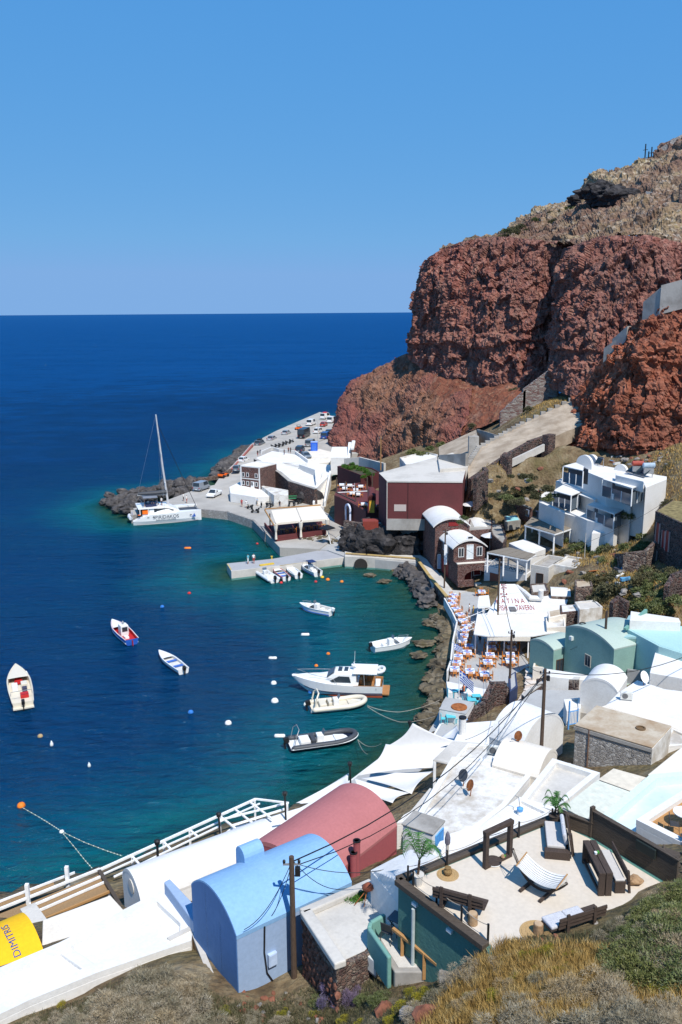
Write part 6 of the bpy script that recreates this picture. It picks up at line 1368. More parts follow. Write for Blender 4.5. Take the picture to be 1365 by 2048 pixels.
def cruiser():
    a, rz, L = boat_frame((766,1386), (596,1380)); t = T('cabin_cruiser', 'white cabin cruiser with hardtop and brown waterline in mid harbour', 'yacht', a, rz); Bm = 3.2; H = 1.35
    b = B(); rows = hull_mesh(b, L, Bm, H, .4, .5, .35); t('hull', b, BW)
    w = B()
    for k in (1,-2): w.tube([(r[k][0],r[k][1]*1.01,r[k][2]-.02) for r in rows[:-2]], .05, 5)
    t('stripe', w, BNAVY); w = B(); w.prism([(-.02,-Bm*.40),(L*.55,-Bm*.43),(L*.8,-Bm*.2),(L*.84,0),(L*.8,Bm*.2),(L*.55,Bm*.43),(-.02,Bm*.40)], -.1,.13); t('boot_line', w, ANTIF)
    d = B(); d.grid([[(r[0][0],r[0][1]*.98,r[0][2]-.02),(r[0][0],0,r[0][2]+.04),(r[-1][0],r[-1][1]*.98,r[-1][2]-.02)] for r in rows[5:]]); t('deck', d, BW)
    c = B(); inner_deck(c, rows[:7], .75, .12, 0, 1); t('cockpit', c, TEAKM)
    # cabin: loft from coachroof to windscreen
    prof = [(L*.33,H),(L*.33,H+1.25),(L*.56,H+1.25),(L*.64,H+.55),(L*.80,H+.42),(L*.86,H+.2)]
    cab = B(); rr = []
    for x,z in [(L*.30,H+1.22),(L*.40,H+1.30),(L*.55,H+1.22),(L*.645,H+.62),(L*.78,H+.48),(L*.87,H+.30)]:
        w_ = Bm*.40*(1-max(0,(x/L-.55)/.45)**1.6*.75); rr.append([(x,-w_,H-.05),(x,-w_*.92,z-.12),(x,-w_*.7,z),(x,0,z+.06),(x,w_*.7,z),(x,w_*.92,z-.12),(x,w_,H-.05)])
    cab.grid(rr); cab.add(rr[0],[tuple(range(7))]); cab.add(rr[-1],[tuple(range(6,-1,-1))]); cb = t('cabin', cab, BW)
    for s in (-1,1):
        pw = [(L*.36,.30),(L*.38,.95),(L*.50,.98),(L*.60,.45),(L*.58,.28)]
        g = B(); ws = [(x,s*Bm*.40*(1.015 if z < .5 else .965)*(1-max(0,(x/L-.55)/.45)**1.6*.75),H+z) for x,z in pw]; g.add(ws+[(x,y*.97,z) for x,y,z in ws],[(0,1,2,3,4),(9,8,7,6,5)]+[(i,(i+1)%5,5+(i+1)%5,5+i) for i in range(5)]); t('side_window', g, GLASS, parent=cb)
    ws = B(); ws.add([(L*.560,-Bm*.26,H+1.22),(L*.560,Bm*.26,H+1.22),(L*.640,Bm*.30,H+.70),(L*.640,-Bm*.30,H+.70)],[(0,1,2,3)]); o = t('windscreen', ws, GLASS, parent=cb); md = o.modifiers.new('t','SOLIDIFY'); md.thickness = .06; md.offset = 1
    for x in (.40,.47): t('hatch', B().box(L*x,L*(x+.045),-.5,.5,H+1.33,H+1.40), GLASS, parent=cb)
    ht = t('hardtop', B().box(L*.06,L*.34,-Bm*.44,Bm*.44,H+1.35,H+1.45), BW, .05)
    for x in (.07,.20): 
        for s in (-1,1): t('hardtop_post', B().bar((L*x,s*Bm*.42,.9),(L*x+.1,s*Bm*.42,H+1.36),.06), GREYM, parent=ht)
    t('seat', B().box(L*.24,L*.31,-.9,-.2,.75,1.4), flat('tan_cushion',(.42,.24,.10)), .05); t('seat', B().box(L*.03,L*.09,-Bm*.36,Bm*.36,.75,1.2), BW, .05); t('swim_platform', B().box(-.75,.0,-Bm*.38,Bm*.38,.3,.42), TEAKM)
    t('bow_rail', B().tube([(L*.52,-Bm*.46,H*1.1),(L*.56,-Bm*.44,H*1.1+.55),(L*.80,-Bm*.26,H*1.25+.55),(L*1.0,0,H*1.4+.6),(L*.80,Bm*.26,H*1.25+.55),(L*.56,Bm*.44,H*1.1+.55),(L*.52,Bm*.46,H*1.1)], .025, 6), GREYM); t('pulpit', B().box(L*.96,L*1.06,-.25,.25,H*1.30,H*1.36), BW)
    m = t('radar_mast', B().tube([(L*.34,0,H+1.3),(L*.335,0,H+2.2)], .07, 8), BW); t('radar', B().lathe([(.05,0),(.3,.04),(.3,.18),(.05,.24)], (L*.335,0,H+1.75), 12), BW, parent=m); t('aerial', B().tube([(L*.33,.3,H+1.4),(L*.32,.3,H+3.6)], .02, 5), BW, parent=m)
    t('boarding_net', B().box(L*.10,L*.30,-Bm*.47,-Bm*.455,.95,1.35), flat('pale_lettered_cloth',(.55,.60,.72)))
cruiser()
# ---------------------------------------------------------------- catamaran
def catamaran():
    a, rz, L = boat_frame((268,1052), (405,1041)); t = T('catamaran', 'large white sailing catamaran lettered SPIRIDAKOS with bare tall mast', 'sailing boat', a, rz); W = 7.4
    for k, y in enumerate((0.9, W-.9)):
        b = B(); rows = []
        for i in range(21):
            s = i/20; w = .9*(1-max(0,(s-.6)/.4)**2.5*.93)*(.75+.25*min(1,s/.2)); top = 1.9+.25*s if s > .22 else .75+1.2*(s/.22); x = s*L
            rows.append([(x,y-w,top),(x,y-w*.95,.7),(x,y-w*.6,-.1),(x,y,-.3),(x,y+w*.6,-.1),(x,y+w*.95,.7),(x,y+w,top)])
        b.grid(rows); b.grid([[r[0],r[6]] for r in rows]); b.add(rows[0],[tuple(range(7))]); b.add(rows[-1],[tuple(range(6,-1,-1))]); h = t('hull', b, BW)
        bl = B(); bl.tube([(r[1][0],r[1][1]-.0,.06) for r in rows[1:-1]], .05, 5); t('boot_line', bl, BNAVY, parent=h)
    t('bridge_deck', B().box(L*.14,L*.70,.9,W-.9,.95,2.0), BW, .1); t('trampoline', B().box(L*.70,L*.97,1.7,W-1.7,1.75,1.8), BGREY); t('crossbeam', B().tube([(L*.97,.9,1.9),(L*.97,W-.9,1.9)], .14, 8), GREYM)
    cab = B(); rr = []
    for x,z in ((.24,3.15),(.34,3.25),(.52,3.2),(.60,2.7),(.68,2.15)):
        w_ = (W*.38)*(1-max(0,(x-.5)/.3)*.35); rr.append([(L*x,W/2-w_,1.95),(L*x,W/2-w_*.94,z-.15),(L*x,W/2-w_*.8,z),(L*x,W/2+w_*.8,z),(L*x,W/2+w_*.94,z-.15),(L*x,W/2+w_,1.95)])
    cab.grid(rr); cab.add(rr[0],[tuple(range(6))]); cab.add(rr[-1],[tuple(range(5,-1,-1))]); c = t('cabin', cab, BW)
    win = [(.31,2.25),(.31,2.95),(.50,2.92),(.60,2.45),(.60,2.25)]
    for s in (-1,1):
        g = B(); ws = [(L*x, W/2+s*(W*.38*(1-max(0,(x-.5)/.3)*.35)*(1.01-.05*(z-2.0))), z) for x,z in win]; g.add(ws+[(x,y-s*.04,z) for x,y,z in ws],[(0,1,2,3,4),(9,8,7,6,5)]+[(i,(i+1)%5,5+(i+1)%5,5+i) for i in range(5)]); t('side_window', g, GLASS, parent=c)
    t('cockpit_opening', B().box(L*.10,L*.25,W/2-W*.36,W/2+W*.36,1.9,3.0), DARKIN); t('cockpit_roof', B().box(L*.08,L*.36,W/2-W*.40,W/2+W*.40,3.0,3.2), BW, .06)
    for x in (.10,.22): t('cockpit_post', B().box(L*x,L*x+.15,W/2-W*.40,W/2-W*.38,1.9,3.0), BW)
    t('cushion', B().box(L*.14,L*.22,W/2-W*.405,W/2-W*.37,2.05,2.75), flat('bright_orange_cushion',(.85,.16,.01))); t('lifebuoy', B().lathe([(.2,0),(.32,.05),(.2,.1)], (L*.09,.3,2.0), 12), flat('bright_orange_cushion',(.85,.16,.01)))
    t('flybridge_rail', B().tube([(L*.16,W*.2,3.3),(L*.16,W*.2,3.9),(L*.16,W*.8,3.9),(L*.16,W*.8,3.3)], .04, 6), GREYM); t('flybridge_seat', B().box(L*.2,L*.36,W*.25,W*.75,3.2,3.6), flat('navy_cushion',(.02,.03,.08)), .05); t('bimini', B().box(L*.17,L*.38,W*.22,W*.78,5.05,5.12), flat('grey_bimini',(.20,.22,.26)), .03)
    for x in (.18,.37):
        for y in (.24,.76): t('bimini_post', B().bar((L*x,W*y,3.3),(L*x,W*y,5.06),.05), GREYM)
    top = t.loc_(PY(318,815, P(345,1045,0).y)); 
    mx = L*.55; mh = 21.5; lean = -1.6
    m = t('mast', B().tube([(mx,W/2,2.4),(mx+lean*.5,W/2,mh*.5),(mx+lean,W/2,mh)], [.23,.21,.14], 8), flat('mast_grey',(.50,.50,.51),.4))
    for f in (.36,.64): x = mx+lean*f; t('spreader', B().bar((x,W/2-1.1,mh*f),(x,W/2+1.1,mh*f),.09), WPAINT, parent=m)
    bm_ = t('boom', B().tube([(mx-.2,W/2,5.2),(L*.10,W/2,5.4)], .14, 8), GREYM); sc = B(); sc.tube([(mx-.3,W/2,5.75),(L*.35,W/2,5.65),(L*.11,W/2,5.7)], [.5,.42,.25], 8); t('sail_cover', sc, BGREY, parent=bm_)
    r = B(); r.tube([(mx+lean*.9,W/2,mh*.92),(L*.97,W/2,2.0)], .055, 6); t('furled_genoa', r, BLACKM)
    for y in (.1,W-.1): t('shroud', B().tube([(mx+lean*.85,W/2,mh*.86),(L*.46,y,2.0)], .018, 4), GREYM)
    t('backstay', B().tube([(mx+lean,W/2,mh),(L*.05,W/2,2.8)], .014, 4), GREYM)
    navy = flat('navy_letter',(.03,.045,.08))
    def side(u0, z0): return lambda u,v: Vector((u0+u, -.012+.0*u, z0+v))
    text_mesh(t.e, 'SPIRIDAKOS', .95, navy, side(L*.47,1.35), 'lettering', sx=1.0); text_mesh(t.e, 'SAILING CRUISES', .42, navy, side(L*.47,.82), 'lettering', sx=1.25)
    lg = B(); lg.add([(L*.87,-.03,.95),(L*.91,-.03,.95),(L*.885,-.03,1.75),(L*.845,-.03,.95),(L*.868,-.03,.95),(L*.88,-.03,1.6)],[(0,1,2),(3,4,5)]); t('logo', lg, BBLUE)
    for x in (.28,.82,.2): t('porthole', B().box(L*x,L*x+.4,-.015,.02,1.35,1.5), GLASS)
    t('tender', B().tube([(-.3,2.0,1.1),(-.5,3.5,1.15),(-.3,5.2,1.1)], .35, 10), flat('pale_grey_tube',(.62,.64,.66),.5)); t('flag', B().box(-.1,-.05,1.0,1.7,2.0,2.5), BBLUE)
    return t
cat = catamaran()
# ---------------------------------------------------------------- buoys and floating lines
def buoy(px, py, r, m, label, kind=0):
    t = T('buoy', label, 'buoy', P(px,py,0), 0, 'mooring buoys in the harbour'); b = B(); b.smooth = True
    if kind == 0: b.lathe([(.02,-.9*r),(.7*r,-.6*r),(r,0),(.87*r,.5*r),(.5*r,.87*r),(.1*r,r)], n=14)
    elif kind == 1: b.tube([(-r*1.8,0,.05),(-r*1.5,0,.05),(r*1.5,0,.05),(r*1.8,0,.05)], [.3*r,.7*r,.7*r,.3*r], 10)
    else: b.lathe([(.6*r,-.5*r),(.6*r,.8*r),(.3*r,1.3*r),(.12*r,1.9*r)], n=10)
    t('float', b, m); t('ring', B().tube([(.12*r*math.cos(k*1.05),0,r*(1.0 if kind != 2 else 1.9)+.12*r*math.sin(k*1.05)) for k in range(7)], .03*r+.008, 5), BLACKM)
OR = flat('buoy_orange',(.80,.20,.02)); YL = flat('buoy_yellow',(.75,.45,.03)); WB_ = flat('buoy_white',(.75,.74,.70)); BB_ = flat('buoy_blue',(.03,.18,.55)); RD = flat('buoy_red',(.55,.03,.03)); TN = flat('buoy_tan',(.40,.28,.14))
for q in ((54,1350,.28,WB_,'white pole buoy just beyond the cream motor boat',2),(81,1473,.28,TN,'tan buoy below the cream motor boat',0),(104,1491,.28,WB_,'square white buoy right of the tan buoy',2),(179,1533,.24,WB_,'small pointed white buoy alone in the open water',2),(382,1425,.3,BB_,'blue buoy in open water left of the white ball',0),(457,1447,.36,WB_,'white ball buoy left of the dark inflatable',0),(325,1214,.3,BB_,'blue buoy beyond the fishing boat',0),(379,1187,.28,RD,'red buoy in open water before the jetty',0),(43,1612,.36,OR,'orange ball buoy at the end of the floating line',0),(124,1664,.2,WB_,'small white float where the floating lines meet',0),(376,1097,.34,OR,'orange and white buoy beside the catamaran',1),(515,1088,.26,RD,'red buoy between the quay and the jetty',0),(548,1367,.34,WB_,'white ball buoy left of the cruiser bow',0),(550,1403,.42,WB_,'largest white ball buoy left of the cream inflatable',0),(610,1411,.2,WB_,'tiny white float at the cream inflatable stern',2),(546,1317,.28,WB_,'white tube float left of the orange pair',1),(611,1270,.3,WB_,'white tube float below the mid harbour motor boat',1),(657,1308,.24,OR,'orange buoy above the cruiser roof',0),(633,1332,.24,OR,'orange buoy beyond the cruiser bow rail',0),(560,1473,.3,WB_,'white float tied to the dark inflatable stern',1),(645,1155,.3,YL,'yellow buoy right of the jetty boats',0),(632,1164,.26,RD,'red buoy behind the navy canopy boat',0),(656,1160,.34,OR,'orange buoy near the jetty root',0),(684,1164,.30,OR,'orange buoy furthest right in the shallows',0),(563,1166,.28,RD,'red buoy between the first two jetty boats',0),(621,1385,.26,BB_,'blue white float under the cruiser bow',0)): buoy(q[0],q[1],q[2],q[3],q[4],q[5])
def rope(label, pts, r=.03, m=None, sag=0, name='mooring_rope'):
    c = pts[0]; n = 10; out = []
    for p,q in zip(pts,pts[1:]):
        out += [p.lerp(q,k/n)-Vector((0,0,sag*4*(k/n)*(1-k/n)))-c for k in range(n)]
    o = B().tube(out+[pts[-1]-c], r, 5).obj(name, m or flat('pale_rope',(.35,.30,.24)), None, c); tag(o, label, 'rope' if name == 'mooring_rope' else 'cable'); return o
FL = flat('float_line',(.30,.36,.25))
def floats(label, pts, n):
    t = T('floating_line', label, 'float line', P(*pts[0],0)); W = [t.loc_(P(x,y,.03)) for x,y in pts]
    t('line', B().tube(W, .025, 5), FL)
    for i in range(n):
        f = (i+.5)/n*(len(W)-1); k = int(f); p = W[k].lerp(W[k+1],f-k); b = B(); b.lathe([(.01,-.04),(.05,0),(.01,.05)], tuple(p), 6); t('float', b, WB_)
floats('dotted floating line from the orange ball to the small white float', [(45,1615),(80,1635),(104,1650),(124,1663)], 14)
floats('dotted floating line running from the white float to the pergola corner', [(125,1665),(150,1695),(170,1720),(186,1738)], 12)
floats('dotted floating line running from the white float towards the white rails', [(126,1664),(170,1685),(215,1702),(245,1712)], 14)
rope('slack rope from the dark inflatable bow to the lantern post', [P(716,1479,.9),P(762,1488,1.8)], .025, None, .5); rope('rope from the dark inflatable bow to the sail edge', [P(716,1480,.9),P(735,1508,2.4)], .025, None, .3)
rope('long rope from the cream inflatable to the rocks', [P(735,1411,.9),P(800,1424,.3),P(880,1400,1.6)], .03, None, .2); rope('second long rope from the cream inflatable to the lower terrace', [P(735,1413,.9),P(800,1444,.3),P(872,1432,1.6)], .03, None, .2)
rope('pale rope from the shore rock to the quay by the orange chairs', [P(845,1238,.1),P(876,1225,1.2)], .03, None, .3)
# ---------------------------------------------------------------- vehicles
TYRE = flat('tyre_rubber',(.02,.02,.02),.8); RIM = flat('wheel_rim',(.38,.38,.40),.35,metal=.6); LAMPG = flat('lamp_lens',(.65,.66,.66),.15); TAIL = flat('tail_lens',(.35,.02,.02),.2)
def car(kind, col, p_back, p_front, z, label, roof=None):
    a = P(*p_back,z); c = P(*p_front,z); d = c-a; rz = math.atan2(d.y,d.x); mid = (a+c)/2
    L,W,H,hood,ws,rs,belt = {'hatch':(3.9,1.7,1.48,.24,.40,.10,.92),'sedan':(4.5,1.78,1.45,.25,.42,.16,.9),'suv':(4.5,1.86,1.75,.22,.36,.05,1.05),'van':(4.7,1.9,2.05,.14,.26,.02,1.15),'minibus':(7.0,2.1,2.75,.06,.12,.01,1.4),'pickup':(4.9,1.8,1.65,.24,.38,.45,1.0)}[kind]
    t = T('parked_car' if kind not in ('van','minibus','pickup') else {'van':'parked_van','minibus':'minibus','pickup':'pickup_truck'}[kind], label, {'van':'van','minibus':'minibus','pickup':'truck'}.get(kind,'car'), mid, rz, 'vehicles parked at the harbour')
    pm = flat('car_paint_%d_%d_%d' % tuple(int(x*100) for x in col), col, .22, .02)
    x0,x1 = -L/2, L/2; hx = x1-L*hood
    t('body', B().yprism([(x0,.32),(x1-.05,.30),(x1,.55),(x1-.08,.78),(hx,belt-.02),(x0+.05,belt),(x0,.7)], -W/2, W/2), pm, .07)
    xf, xr = x1-L*ws, x0+L*rs; wl, wt = W/2-.04, W/2-.2 if kind not in('van','minibus') else W/2-.1
    if kind in ('van','minibus'): xf = x1-L*ws; xr = x0+L*rs
    lo = [(xr,-wl),(hx+.05,-wl),(hx+.05,wl),(xr,wl)]; xrt = xr+(.35 if kind == 'hatch' else .45 if kind == 'sedan' else .12)
    hi = [(xrt,-wt),(xf,-wt),(xf,wt),(xrt,wt)]
    g = B(); g.add([(x,y,belt-.03) for x,y in lo]+[(x,y,H-.06) for x,y in hi],[(0,3,2,1),(4,5,6,7),(0,1,5,4),(1,2,6,5),(2,3,7,6),(3,0,4,7)]); cab = t('cabin', g, GLASS)
    t('roof', B().prism([(x*1.0,y*1.03) for x,y in hi], H-.07, H), pm, .03)
    def pil(i, w): 
        for s in (0,):
            p, q = lo[i], hi[i]; return ((p[0],p[1]*1.005,belt-.03),(q[0],q[1]*1.01,H-.05),w)
    pb = B()
    for i in range(4): p,q,w_ = pil(i,.1); pb.bar(p,q,.1)
    for s in (-1,1):
        mids = (.5,) if kind not in ('van','minibus','suv') else ((.45,) if kind != 'minibus' else (.2,.4,.6,.8))
        for f in mids: xa = lo[0][0]+(lo[1][0]-lo[0][0])*f; xb = hi[0][0]+(hi[1][0]-hi[0][0])*f; pb.bar((xa,s*wl*1.005,belt-.03),(xb,s*wt*1.01,H-.05),.08)
    if kind == 'van':
        for s in (-1,1): 
            xa = lo[0][0]; xb = lo[0][0]+(lo[1][0]-lo[0][0])*.45
            pb.add([(xa,s*wl*1.01,belt-.03),(xb,s*wl*1.01,belt-.03),(xb,s*wt*1.015,H-.05),(hi[0][0],s*wt*1.015,H-.05)],[(0,1,2,3)])
    t('pillars', pb, pm)
    for x in (x0+L*.18, x1-L*.18):
        for s in (-1,1):
            wq = t('wheel', B().tube([(x,s*(W/2-.2),.33),(x,s*(W/2+.01),.33)], .33, 14), TYRE); t('rim', B().tube([(x,s*(W/2-.02),.33),(x,s*(W/2+.025),.33)], .2, 10), RIM, parent=wq)
    for s in (-1,1): t('headlight', B().box(x1-.2,x1-.01,s*W*.40-.16,s*W*.40+.16,.62,.76), LAMPG, .02); t('tail_light', B().box(x0-.012,x0+.1,s*W*.43-.1,s*W*.43+.1,.72,1.0), TAIL)
    t('number_plate', B().box(x0-.03,x0-.003,-.26,.26,.5,.62), WPAINT)
    if roof: t('roof_load', B().box(-.8,.6,-.6,.6,H+.02,H+.3), roof, .08)
    return t
def buggy(a_, b_, z, label):
    a = P(*a_,z); c = P(*b_,z); d = c-a; t = T('beach_buggy', label, 'buggy', (a+c)/2, math.atan2(d.y,d.x), 'vehicles parked at the harbour'); om = flat('buggy_orange',(.75,.12,.01),.35)
    t('body', B().yprism([(-1.4,.4),(1.4,.4),(1.5,.7),(.6,.95),(-.3,.75),(-1.3,.95)], -.7,.7), om, .06); t('roll_cage', B().tube([(-.6,-.6,.8),(-.5,-.55,1.6),(-.5,.55,1.6),(-.6,.6,.8)], .05, 6).tube([(.5,-.6,.9),(-.5,-.55,1.6)], .05, 6).tube([(.5,.6,.9),(-.5,.55,1.6)], .05, 6), BLACKM); t('seat', B().box(-.5,.1,-.5,.5,.7,1.05), BLACKM, .05)
    for x in (-.95,1.0):
        for s in (-1,1): t('wheel', B().tube([(x,s*.65,.36),(x,s*.95,.36)], .36, 12), TYRE)
SIL=(.36,.38,.40); DKB=(.03,.045,.075); WHT=(.76,.76,.75); BLK=(.02,.022,.026); GRY=(.12,.14,.16)
for q in (('van',WHT,(637,841),(664,834),5.4,'white van at the far end of the sea side row',RD),('van',WHT,(611,855),(634,846),5.3,'small white van second from the far end of the row'),('hatch',(.42,.05,.035),(641,856),(655,849),5.3,'red hatchback behind the light pole'),('suv',WHT,(624,872),(650,861),5.2,'white people carrier beside the black minibus'),('sedan',SIL,(560,875),(585,864),5.0,'silver car nearest the orange buggy on the sea side'),('sedan',(.28,.30,.33),(532,886),(556,876),4.6,'silver grey car in the middle of the sea side row'),('suv',GRY,(509,896),(531,887),4.3,'dark estate car with roof load at the curb wall end',BLACKM),('minibus',BLK,(590,884),(626,866),5.2,'long black minibus in the middle of the car park'),('van',(.02,.07,.25),(641,884),(661,871),5.1,'dark blue van close to the headland foot'),('sedan',GRY,(652,872),(665,864),5.2,'dark car tucked between the blue van and headland'),('van',(.22,.23,.24),(610,899),(632,887),5.0,'grey van parked beside the blue booth'),('suv',DKB,(594,909),(607,899),4.9,'dark blue car left of the grey blue saloon'),('sedan',(.16,.20,.25),(602,911),(622,920),5.0,'grey blue saloon nearest the white plaza'),('hatch',WHT,(480,927),(495,921),3.4,'white car partly behind the brick office roof'),('hatch',GRY,(470,946),(479,938),3.0,'dark car in the gap beside the brick office'),('pickup',WHT,(441,987),(417,998),1.62,'white pickup on the open quay'),('van',(.24,.27,.31),(386,986),(421,974),1.62,'grey blue van beside the boulders'),('hatch',DKB,(480,1003),(501,994),1.62,'black small car among the scooters by the white shed'),('van',WHT,(656,848),(670,842),5.4,'white truck at the headland end of the car park')): car(*q)
buggy((591,862),(606,857),5.2,'orange beach buggy in the sea side car row'); buggy((437,957),(456,951),2.3,'orange beach buggy by the curb wall near the office')
bt = T('portable_toilet', 'bright blue portable toilet cabin beside the grey van', 'cabin', P(629,902,5.0)); bt('cabin', B().box(-.9,.9,-.9,.9,0,2.4), flat('bright_blue_plastic',(.02,.10,.55),.4), .06); bt('door', B().box(-.6,.6,-.95,-.903,.15,2.1), flat('blue_door_plastic',(.05,.16,.6),.4)); bt('roof', B().box(-.95,.95,-.95,.95,2.4,2.55), flat('pale_blue_plastic',(.3,.4,.65)), .05)
def scooter_proto():
    t = T('scooter', 'x', 'scooter', (0,0,0), 0, 'scooters parked at the harbour'); m = flat('scooter_dark',(.03,.032,.035),.3)
    for x in (-.62,.62): t('wheel', B().tube([(x,-.06,.27),(x,.06,.27)], .27, 12), TYRE)
    t('body', B().yprism([(-.8,.5),(-.2,.35),(.35,.3),(.5,.75),(.4,.8),(.2,.45),(-.1,.45),(-.15,.75),(-.8,.72)], -.16,.16), m, .03); t('seat', B().box(-.75,-.1,-.15,.15,.76,.86), BLACKM, .03)
    t('handlebar', B().tube([(.45,-.34,1.0),(.5,0,1.05),(.45,.34,1.0)], .03, 6).tube([(.6,0,.3),(.48,0,1.05)], .05, 6), BLACKM); t('top_box', B().box(-.95,-.65,-.18,.18,.8,1.1), m, .03); return t
sp = scooter_proto(); first = True
SC_ = [(185,805,1.6,20,'scooter at the left end beside the black small car'),(352,838,1.6,60,'white plated scooter right of the black small car'),(330,935,1.6,140,'scooter left of the fallen row at the quay edge'),(380,970,1.6,170,'scooter nearest the quay edge stones'),(440,915,1.6,95,'scooter between the two standing visitors'),(497,912,1.6,80,'scooter left of the dark dressed visitor'),(535,915,1.6,70,'scooter behind the pavilion corner'),(600,870,1.6,30,'scooter at the left of the green railing'),(640,858,1.6,120,'second scooter along the green railing'),(700,905,1.6,100,'scooter behind the pavilion canvas'),(750,905,1.6,80,'scooter between the pavilion and the rock hollow'),(800,885,1.6,60,'scooter nearest the rock hollow'),(555,360,4.9,40,'leftmost scooter in the upper car park row'),(590,352,4.9,50,'second scooter in the upper car park row'),(625,345,4.9,45,'third scooter in the upper car park row'),(660,330,5.0,55,'fourth scooter in the upper car park row'),(690,322,5.0,40,'fifth scooter in the upper car park row'),(725,308,5.0,50,'scooter against the black minibus')]
for i,(cx,cy,z,ang,lab) in enumerate(SC_):
    loc = P(430+cx/4.707, 820+cy/4.707, z)
    if i == 0: sp.e.location = loc; sp.e.rotation_euler.z = R(ang); sp.e['label'] = lab
    else: copy_tree(sp.e, loc, R(ang), lab)
gr = T('cart', 'green tubular cart frame among the scooters behind the pavilion', 'cart', P(582,1006,1.6)); gm = flat('bright_green_tube',(.02,.30,.12)); gr('frame', B().tube([(-3,0,.9),(3,.4,1.0)], .08, 6).tube([(-3,1.2,1.2),(3,1.6,1.2)], .08, 6).tube([(-3,0,.9),(-3.4,1,0)], .06, 6).tube([(3,.4,1.0),(3.4,1,0)], .06, 6), gm); gr('deck', B().box(-2.6,2.8,.1,1.4,.85,.95), flat('dark_green_deck',(.02,.05,.035)))
# ---------------------------------------------------------------- people
SKIN = flat('skin',(.42,.24,.16),.6); HAIRM = flat('dark_hair',(.03,.02,.015),.8)
def person(label, loc, rz, shirt, pants, pose='stand', hat=None, h=1.72):
    "one continuous skinned figure; clothing colours by body region"
    J = {'pel':(0,0,.95),'chest':(0,0,1.32),'neck':(0,0,1.48),'head':(0,.02,1.56),'top':(0,.02,1.70)}
    R_ = {'pel':(.15,.11),'chest':(.17,.11),'neck':(.055,.055),'head':(.085,.10),'top':(.06,.07)}
    E = [('pel','chest'),('chest','neck'),('neck','head'),('head','top')]
    sit = pose == 'sit'; dz = -.50 if sit else 0
    for s, k in ((-1,'l'),(1,'r')):
        st = .09 if pose != 'walk' else .09; fy = (.18*s if pose == 'walk' else .03*s)
        if sit: pts = {'hip':(.09*s,.0,.90),'knee':(.11*s,.45,.92),'ank':(.11*s,.45,.52),'toe':(.11*s,.62,.48)}
        else: pts = {'hip':(.09*s,0,.90),'knee':(.10*s,fy*.6+.03,.50),'ank':(.10*s,fy,.08),'toe':(.11*s,fy+.16,.04)}
        arm = {'sh':(.19*s,0,1.40),'elb':(.25*s,-.02,1.12),'wri':(.24*s,.10,.90),'fin':(.23*s,.14,.80)}
        if pose == 'phone' and s == 1: arm = {'sh':(.19,0,1.40),'elb':(.25,.05,1.13),'wri':(.12,.25,1.30),'fin':(.09,.28,1.38)}
        if sit: arm = {'sh':(.19*s,0,1.40),'elb':(.26*s,.12,1.15),'wri':(.16*s,.36,1.12),'fin':(.12*s,.44,1.12)}
        for n, p in {**pts, **arm}.items(): J[n+k] = p; R_[n+k] = {'hip':(.09,.09),'knee':(.065,.065),'ank':(.045,.045),'toe':(.045,.03),'sh':(.06,.06),'elb':(.045,.045),'wri':(.032,.032),'fin':(.03,.02)}[n]
        E += [('pel','hip'+k),('hip'+k,'knee'+k),('knee'+k,'ank'+k),('ank'+k,'toe'+k),('chest','sh'+k),('sh'+k,'elb'+k),('elb'+k,'wri'+k),('wri'+k,'fin'+k)]
    names = list(J); f = h/1.72
    me = bpy.data.meshes.new('person'); me.from_pydata([Vector(J[n])*f+Vector((0,0,dz*f)) for n in names], [(names.index(a),names.index(b_)) for a,b_ in E], [])
    o = bpy.data.objects.new('person', me); COL.objects.link(o); md = o.modifiers.new('skin','SKIN'); o.modifiers.new('sub','SUBSURF').levels = 1
    sv = me.skin_vertices[0].data
    for i,n in enumerate(names): sv[i].radius = (R_[n][0]*f,R_[n][1]*f); sv[i].use_root = (n == 'pel')
    dg = bpy.context.evaluated_depsgraph_get(); m2 = bpy.data.meshes.new_from_object(o.evaluated_get(dg)); bpy.data.objects.remove(o)
    for m in (flat('shirt_%d_%d_%d'%tuple(int(x*100) for x in shirt),shirt,.9), flat('trousers_%d_%d_%d'%tuple(int(x*100) for x in pants),pants,.9), SKIN, hat or HAIRM): m2.materials.append(m)
    for p in m2.polygons:
        c = p.center/f; z = c.z-dz; arm = abs(c.x) > .20 and z < 1.28 and not (sit and z < 1.0)
        p.material_index = 3 if (z > 1.62 or (z > 1.54 and c.y < -.01)) else 2 if (z > 1.45 or arm or (not sit and z < .45) or (sit and z < .75)) else 0 if z > .97 else 1
        p.use_smooth = True
    o = bpy.data.objects.new('person', m2); COL.objects.link(o); o.location = loc; o.rotation_euler.z = rz
    tag(o, label, 'person', 'people around the harbour'); return o
C4 = lambda x,y,z: P(430+x/4.707, 820+y/4.707, z)
WSH=(.72,.72,.70); NAV=(.03,.04,.08); KH=(.35,.28,.18); BKC=(.02,.02,.022)
